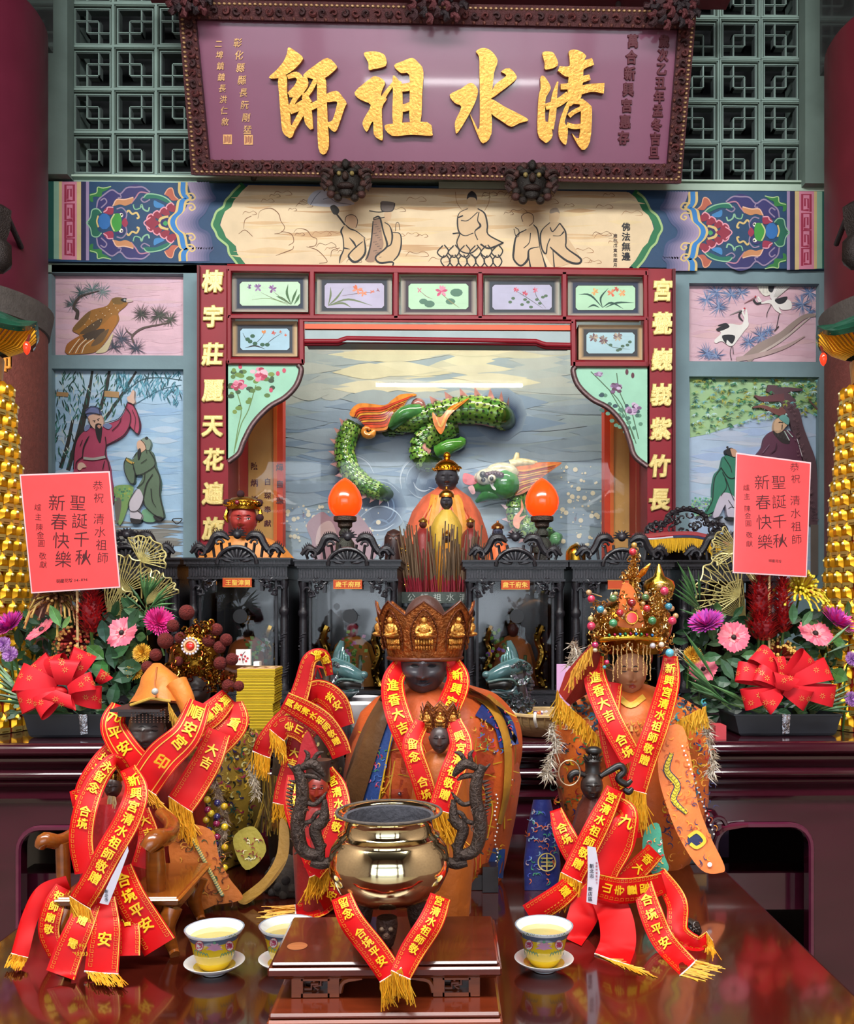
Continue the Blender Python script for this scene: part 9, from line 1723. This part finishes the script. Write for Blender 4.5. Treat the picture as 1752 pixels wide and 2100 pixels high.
D_ = [('red sash looped over the top of the dark head, left of the ceramic dragon', [(676, 1385, 1.86, 16), (664, 1345, 1.85, 24), (636, 1352, 1.84, 30), (622, 1400, 1.83, 36), (610, 1440, 1.82, 40)], '萬美', 22, 34, None),
('red sash curving over the right shoulder of the wrapped statue, reading 芳安', [(618, 1440, 1.84, 40), (650, 1418, 1.83, 50), (688, 1440, 1.82, 52), (706, 1490, 1.82, 46)], '芳安', 22, 70, None),
('red sash band running down right across the wrapped statue, reading 興宮清水祖師敬贈', [(584, 1436, 1.80, 38), (622, 1456, 1.79, 46), (662, 1482, 1.78, 48), (690, 1520, 1.78, 46), (702, 1550, 1.78, 42)], '興宮清水祖師敬贈', 19, 12, 1.05, None),
('red sash fanning down left from the wrapped statue with gold fringe, reading 大吉合', [(618, 1446, 1.82, 36), (580, 1480, 1.81, 42), (548, 1520, 1.80, 42), (536, 1548, 1.80, 40)], '大吉合', 22, 10, (-4, 46, 50)),
('short curved red sash with gold fringe in the middle of the wrapped statue, reading 龍山寺', [(640, 1518, 1.80, 40), (612, 1495, 1.80, 44), (584, 1490, 1.80, 44), (568, 1508, 1.8, 40)], '龍山寺', 22, 12, (8, 50, 50)),
('dark red sash running under the red hood to a small gold fringe, reading 大吉', [(612, 1500, 1.83, 34), (600, 1560, 1.82, 40), (586, 1610, 1.81, 40), (578, 1650, 1.80, 38)], '大吉', 22, 44, (-2, 40, 40)),
('red sash behind the left dragon handle, reading 年留念', [(606, 1590, 1.70, 34), (604, 1650, 1.67, 44), (628, 1720, 1.64, 48), (658, 1790, 1.62, 50)], '年留念', 26, 26, (-14, 52, 90)),
('red sash between the left dragon handle and the orange cape, reading 宮清水祖敬', [(668, 1580, 1.70, 34), (690, 1620, 1.66, 46), (694, 1680, 1.62, 48), (668, 1750, 1.6, 46), (640, 1790, 1.6, 44)], '宮清水祖敬', 24, 26, None),
('red sash lying on the table left of the brass censer with gold fringe, reading 平安', [(682, 1790, 1.64, 40), (684, 1830, 1.62, 46), (650, 1862, 1.64, 40), (606, 1868, 1.64, 26)], '平安', 22, 26, (-60, 6, 46))]
for d in D_: sash(d[0], d[1], d[2], d[3], d[4], d[5] if len(d) > 6 else 1.12, fr=d[-1], c='b0060c')
fs = thing('small_red_faced_statue', 'small red-faced statue in dark square crown behind the left dragon handle', 'statue', (P(652, 1860, 1.68).x, 1.68, TZ)); m = MB(); robe(m, 652, 1.68, [(1854, 0, 44, .05), (1740, 0, 48, .05), (1670, 0, 38, .04), (1650, 0, 18, .03)], '8a1a18'); m.build('red_robe', CLOTH, fs); face(fs, 652, 1618, 44, 62, 1.665, '8a2a20', lips='5a1414', open_=True)
m = MB(); k = mpp(1.67); c = P(652, 1598, 1.67); m.lathe(c, [(25*k, -4*k), (26*k, 0), (24*k, 22*k), (28*k, 34*k), (28*k, 40*k), (1*k, 40*k)], '3a2c28', n=20, sy=.8); m.build('square_crown', SKIN, fs)
# ------------------------------------------------------------------ chair with bearded statue
ch_ = thing('wooden_armchair', 'miniature polished wooden armchair holding the sash-draped bearded statue at left', 'chair', (P(240, 1930, 1.5).x, 1.5, TZ)); BR = '8a4814'
def tbx(nm, ps_, r, root=ch_, c=BR, mt=WOOD, n=12):
 m = MB(); m.tube([P(*p) for p in ps_], r, c, n=n, smooth=4); return m.build(nm, mt, root)
tbx('arm', [(82, 1736, 1.46), (92, 1722, 1.46), (120, 1726, 1.48), (150, 1712, 1.52), (160, 1690, 1.56)], [.009, .012, .012, .012, .010]); tbx('arm', [(300, 1742, 1.44), (318, 1722, 1.45), (345, 1714, 1.5), (352, 1690, 1.55), (330, 1668, 1.6)], [.013, .016, .014, .013, .011])
tbx('arm_post', [(318, 1740, 1.45), (320, 1790, 1.46), (322, 1838, 1.47)], [.014, .016, .014]); tbx('arm_post', [(128, 1728, 1.48), (130, 1790, 1.48), (132, 1838, 1.48)], .011)
m = MB(); a, b = P(122, 1850, 1.44), P(368, 1850, 1.44); z1 = P(0, 1838, 1.44).z; m.box((a.x, 1.43, z1-.014), (b.x, 1.62, z1), BR); m.box((a.x+.01, 1.44, z1-.034), (b.x-.01, 1.61, z1-.014), '7a3c10'); m.box((a.x-.004, 1.425, z1-.006), (b.x+.004, 1.625, z1-.002), 'a05a1c'); o = m.build('seat', WOOD, ch_, smooth=0); o.modifiers.new('b', 'BEVEL').width = .003
for x, y in ((a.x+.012, 1.445), (b.x-.012, 1.445), (a.x+.012, 1.6), (b.x-.012, 1.6)): m = MB(); m.tube([(x, y, z1-.02), (x+(.008 if x > -.4 else -.008), y-.006, z1-.05), (x, y, TZ+.012), (x+.006, y-.008, TZ+.004)], [.016, .014, .009, .008], BR, n=12, smooth=4); m.build('leg', WOOD, ch_)
bs = thing('bearded_statue', 'small white-bearded statue with gold band crown sitting in the miniature armchair', 'statue', (P(235, 1838, 1.53).x, 1.53, z1)); m = MB()
k = mpp(1.53); robe(m, 232, 1.53, [(1832, 0, 66, .06), (1760, 0, 58, .06), (1690, 0, 52, .05), (1640, 0, 30, .04)], 'a8101a'); m.build('red_robe', CLOTH, bs); face(bs, 232, 1614, 34, 48, 1.525, '3c2824', lips='2c1c1a')
m = MB(); m.lathe(P(234, 1602, 1.53), [(17*k, 0), (19*k, 6*k), (18*k, 18*k), (20*k, 20*k), (17*k, 26*k), (1*k, 28*k)], 'a8782c', n=20, cf=lambda i, j: '2a201c' if i >= 3 else ('c89840' if j % 4 else '4a3014')); m.build('gold_band_crown', GOLD, bs)
strands([(222, 1632), (236, 1634)], -2, 40, 60, 1.505, 'b8a888', 1.1, bs, 81, name='white_beard', spread=.12)
C_S = [('red sash arching over the bearded statue and down left, reading 永留念合境', [(262, 1590, 1.52, 26), (238, 1560, 1.50, 30), (206, 1590, 1.48, 40), (178, 1650, 1.45, 48), (166, 1720, 1.43, 50), (176, 1790, 1.42, 46)], '永留念 合境', 26, 62, 1.1, None, 1),
('long red sash falling from the right of the bearded statue to a gold fringe, reading 新興宮清水祖師敬贈', [(262, 1575, 1.50, 34), (280, 1620, 1.46, 48), (262, 1680, 1.43, 54), (222, 1750, 1.41, 54), (190, 1810, 1.40, 52), (164, 1852, 1.40, 50)], '新興宮清水祖師敬贈', 28, 28, 1.1, (10, 60, 130), 1),
('red sash at the right of the armchair seat with a sawtooth end, reading 合境平安', [(244, 1780, 1.44, 56), (266, 1840, 1.42, 66), (296, 1890, 1.41, 70), (328, 1942, 1.40, 74)], '合境平安', 33, 26, 1.15, None, 1),
('red sash hanging to the table left of centre with telephone number, reading 贈', [(185, 1850, 1.41, 48), (164, 1900, 1.385, 56), (142, 1950, 1.37, 60), (124, 2000, 1.355, 62)], '贈 電', 24, 40, 1.2, None, 1),
('red sash hanging beside the numbered one with a printed frame, reading 安', [(212, 1840, 1.42, 50), (216, 1900, 1.39, 62), (212, 1950, 1.375, 68), (208, 1995, 1.365, 70)], ' 安', 34, 40, 1.5, (20, 26, 60), 1),
('red sash left of the armchair seat, reading 祖師廟敬', [(130, 1820, 1.45, 34), (110, 1860, 1.43, 44), (100, 1910, 1.42, 44), (116, 1960, 1.41, 34)], '祖師廟敬', 23, 20, 1.15, None, 1),
('dark red sash trailing to the far left with gold fringe on the table', [(140, 1810, 1.47, 30), (90, 1830, 1.46, 34), (62, 1880, 1.44, 34), (40, 1960, 1.41, 36)], '', 20, 10, 1., (-14, 26, 60), 0),
('red sash hanging inside the right chair arm, reading 大吉', [(290, 1660, 1.5, 34), (305, 1720, 1.47, 44), (290, 1780, 1.45, 44)], '大吉', 24, 24, 1.2, None, 1),
('short red sash between numbered sash and sawtooth sash at the chair foot, reading 會', [(250, 1850, 1.44, 40), (262, 1900, 1.41, 50), (264, 1960, 1.385, 48)], '會', 24, 40, 1.2, None, 1),
('short red sash sticking out left above the left chair arm, reading 如意', [(200, 1640, 1.52, 40), (168, 1636, 1.5, 40), (146, 1640, 1.5, 34)], '如意', 20, 16, 1.2, None, 1)]
for d in C_S: sash(d[0], d[1], d[2], d[3], d[4], d[5], fr=d[6], lines=bool(d[7]))
g = MB(); Sg2 = lambda x, y, off=0: PT_(x, y, 1.375, off+.006); g.text(Sg2, '(06)', 158, 1938, 11, 'e8b428', rot=-.1, dirn=(1, 0), gap=.55); g.text(Sg2, '6793333', 142, 1956, 12, 'e8b428', rot=-.1, dirn=(1, 0), gap=.5); o = g.build('telephone_number', PRINT, None, smooth=0)
tgt = next(o_ for o_ in bpy.data.objects if 'label' in o_ and 'telephone number' in o_['label']); o.parent = tgt; o.location = -tgt.location
g = MB(); g.text(lambda x, y, off=0: PT_(x, y, 1.615, off+.004), '印', 332, 1562, 30, 'f0b828', bold=.04, rot=-.6); o = g.build('square_seal', PRINT, None, smooth=0); tgt = next(o_ for o_ in bpy.data.objects if 'label' in o_ and 'square seal' in o_['label']); o.parent = tgt; o.location = -tgt.location
sl = thing('paper_slip', 'white printed paper slip tucked beside the long sash of the bearded statue', 'label', P(228, 1850, 1.4)); m = MB(); S8 = lambda x, y, off=0: PT_(x, y, 1.39, off); m.shape(S8, [(262, 1735), (264, 1745), (236, 1822), (222, 1856), (204, 1852), (228, 1800)], 'd4d0dc', thick=.0006, off=.004, sm=0); m.build('paper', PAPER, sl, smooth=0)
m = MB(); m.text(S8, '新北市', 218, 1828, 8, '3a3a4a', off=.0055, rot=-.3); m.build('printed_text', PRINT, sl, smooth=0)
m = MB()
for x in range(712, 1060, 44):
 for y in range(1490, 1790, 52):
  if abs(x-885) < 60 and y < 1700 or abs(x+16-885) > (150 if y < 1660 else 112): continue
  c = (('b8481a', 'd86a2a', 'a83c18', 'c8581c')[(x*3+y) % 4]); o_ = .0012+((x+y) % 3)*.0005
  m.stroke(Sb, [(x+20, y+4), (x+16, y+26), (x+22, y+48)], 38, c, off=o_); m.stroke(Sb, [(x-2, y+50), (x+20, y+46), (x+42, y+52)], 2.2, 'b8881c', off=.004); m.stroke(Sb, [(x-1, y), (x+1, y+25), (x-2, y+50)], 1.8, 'a8781c', off=.004)
m.build('quilted_patches', CLOTH, ms, smooth=0)['kind'] = 'stuff'
m = MB(); m.stroke(Sg, [(1268, 1428), (1294, 1446), (1322, 1428)], 12, 'e0b040', off=.004); m.stroke(Sg, [(1294, 1440), (1296, 1500)], 5, 'c89020', off=.004)
for i in range(34): m.stroke(Sg, [(1240+i*3.4, 1478+(i % 4)*7), (1243+i*3.4, 1486+(i % 4)*7), (1248+i*3.4, 1482+(i % 4)*7)], 1.6, ('e8b840', '9a4018')[i % 2], off=.003)
m.build('collar_embroidery', CLOTH, gs, smooth=0)
m = MB(); cp = cat([Vector((x, y, 0)) for x, y in ((1378, 1545), (1368, 1580), (1390, 1610), (1382, 1640), (1408, 1668))], 5)
for i, p in enumerate(cp): m.stroke(Sp, [(p.x-5, p.y-2), (p.x, p.y+2), (p.x+5, p.y-2)], 1., '7a6410', off=.0042)
m.build('scale_embroidery', CLOTH, gs, smooth=0)
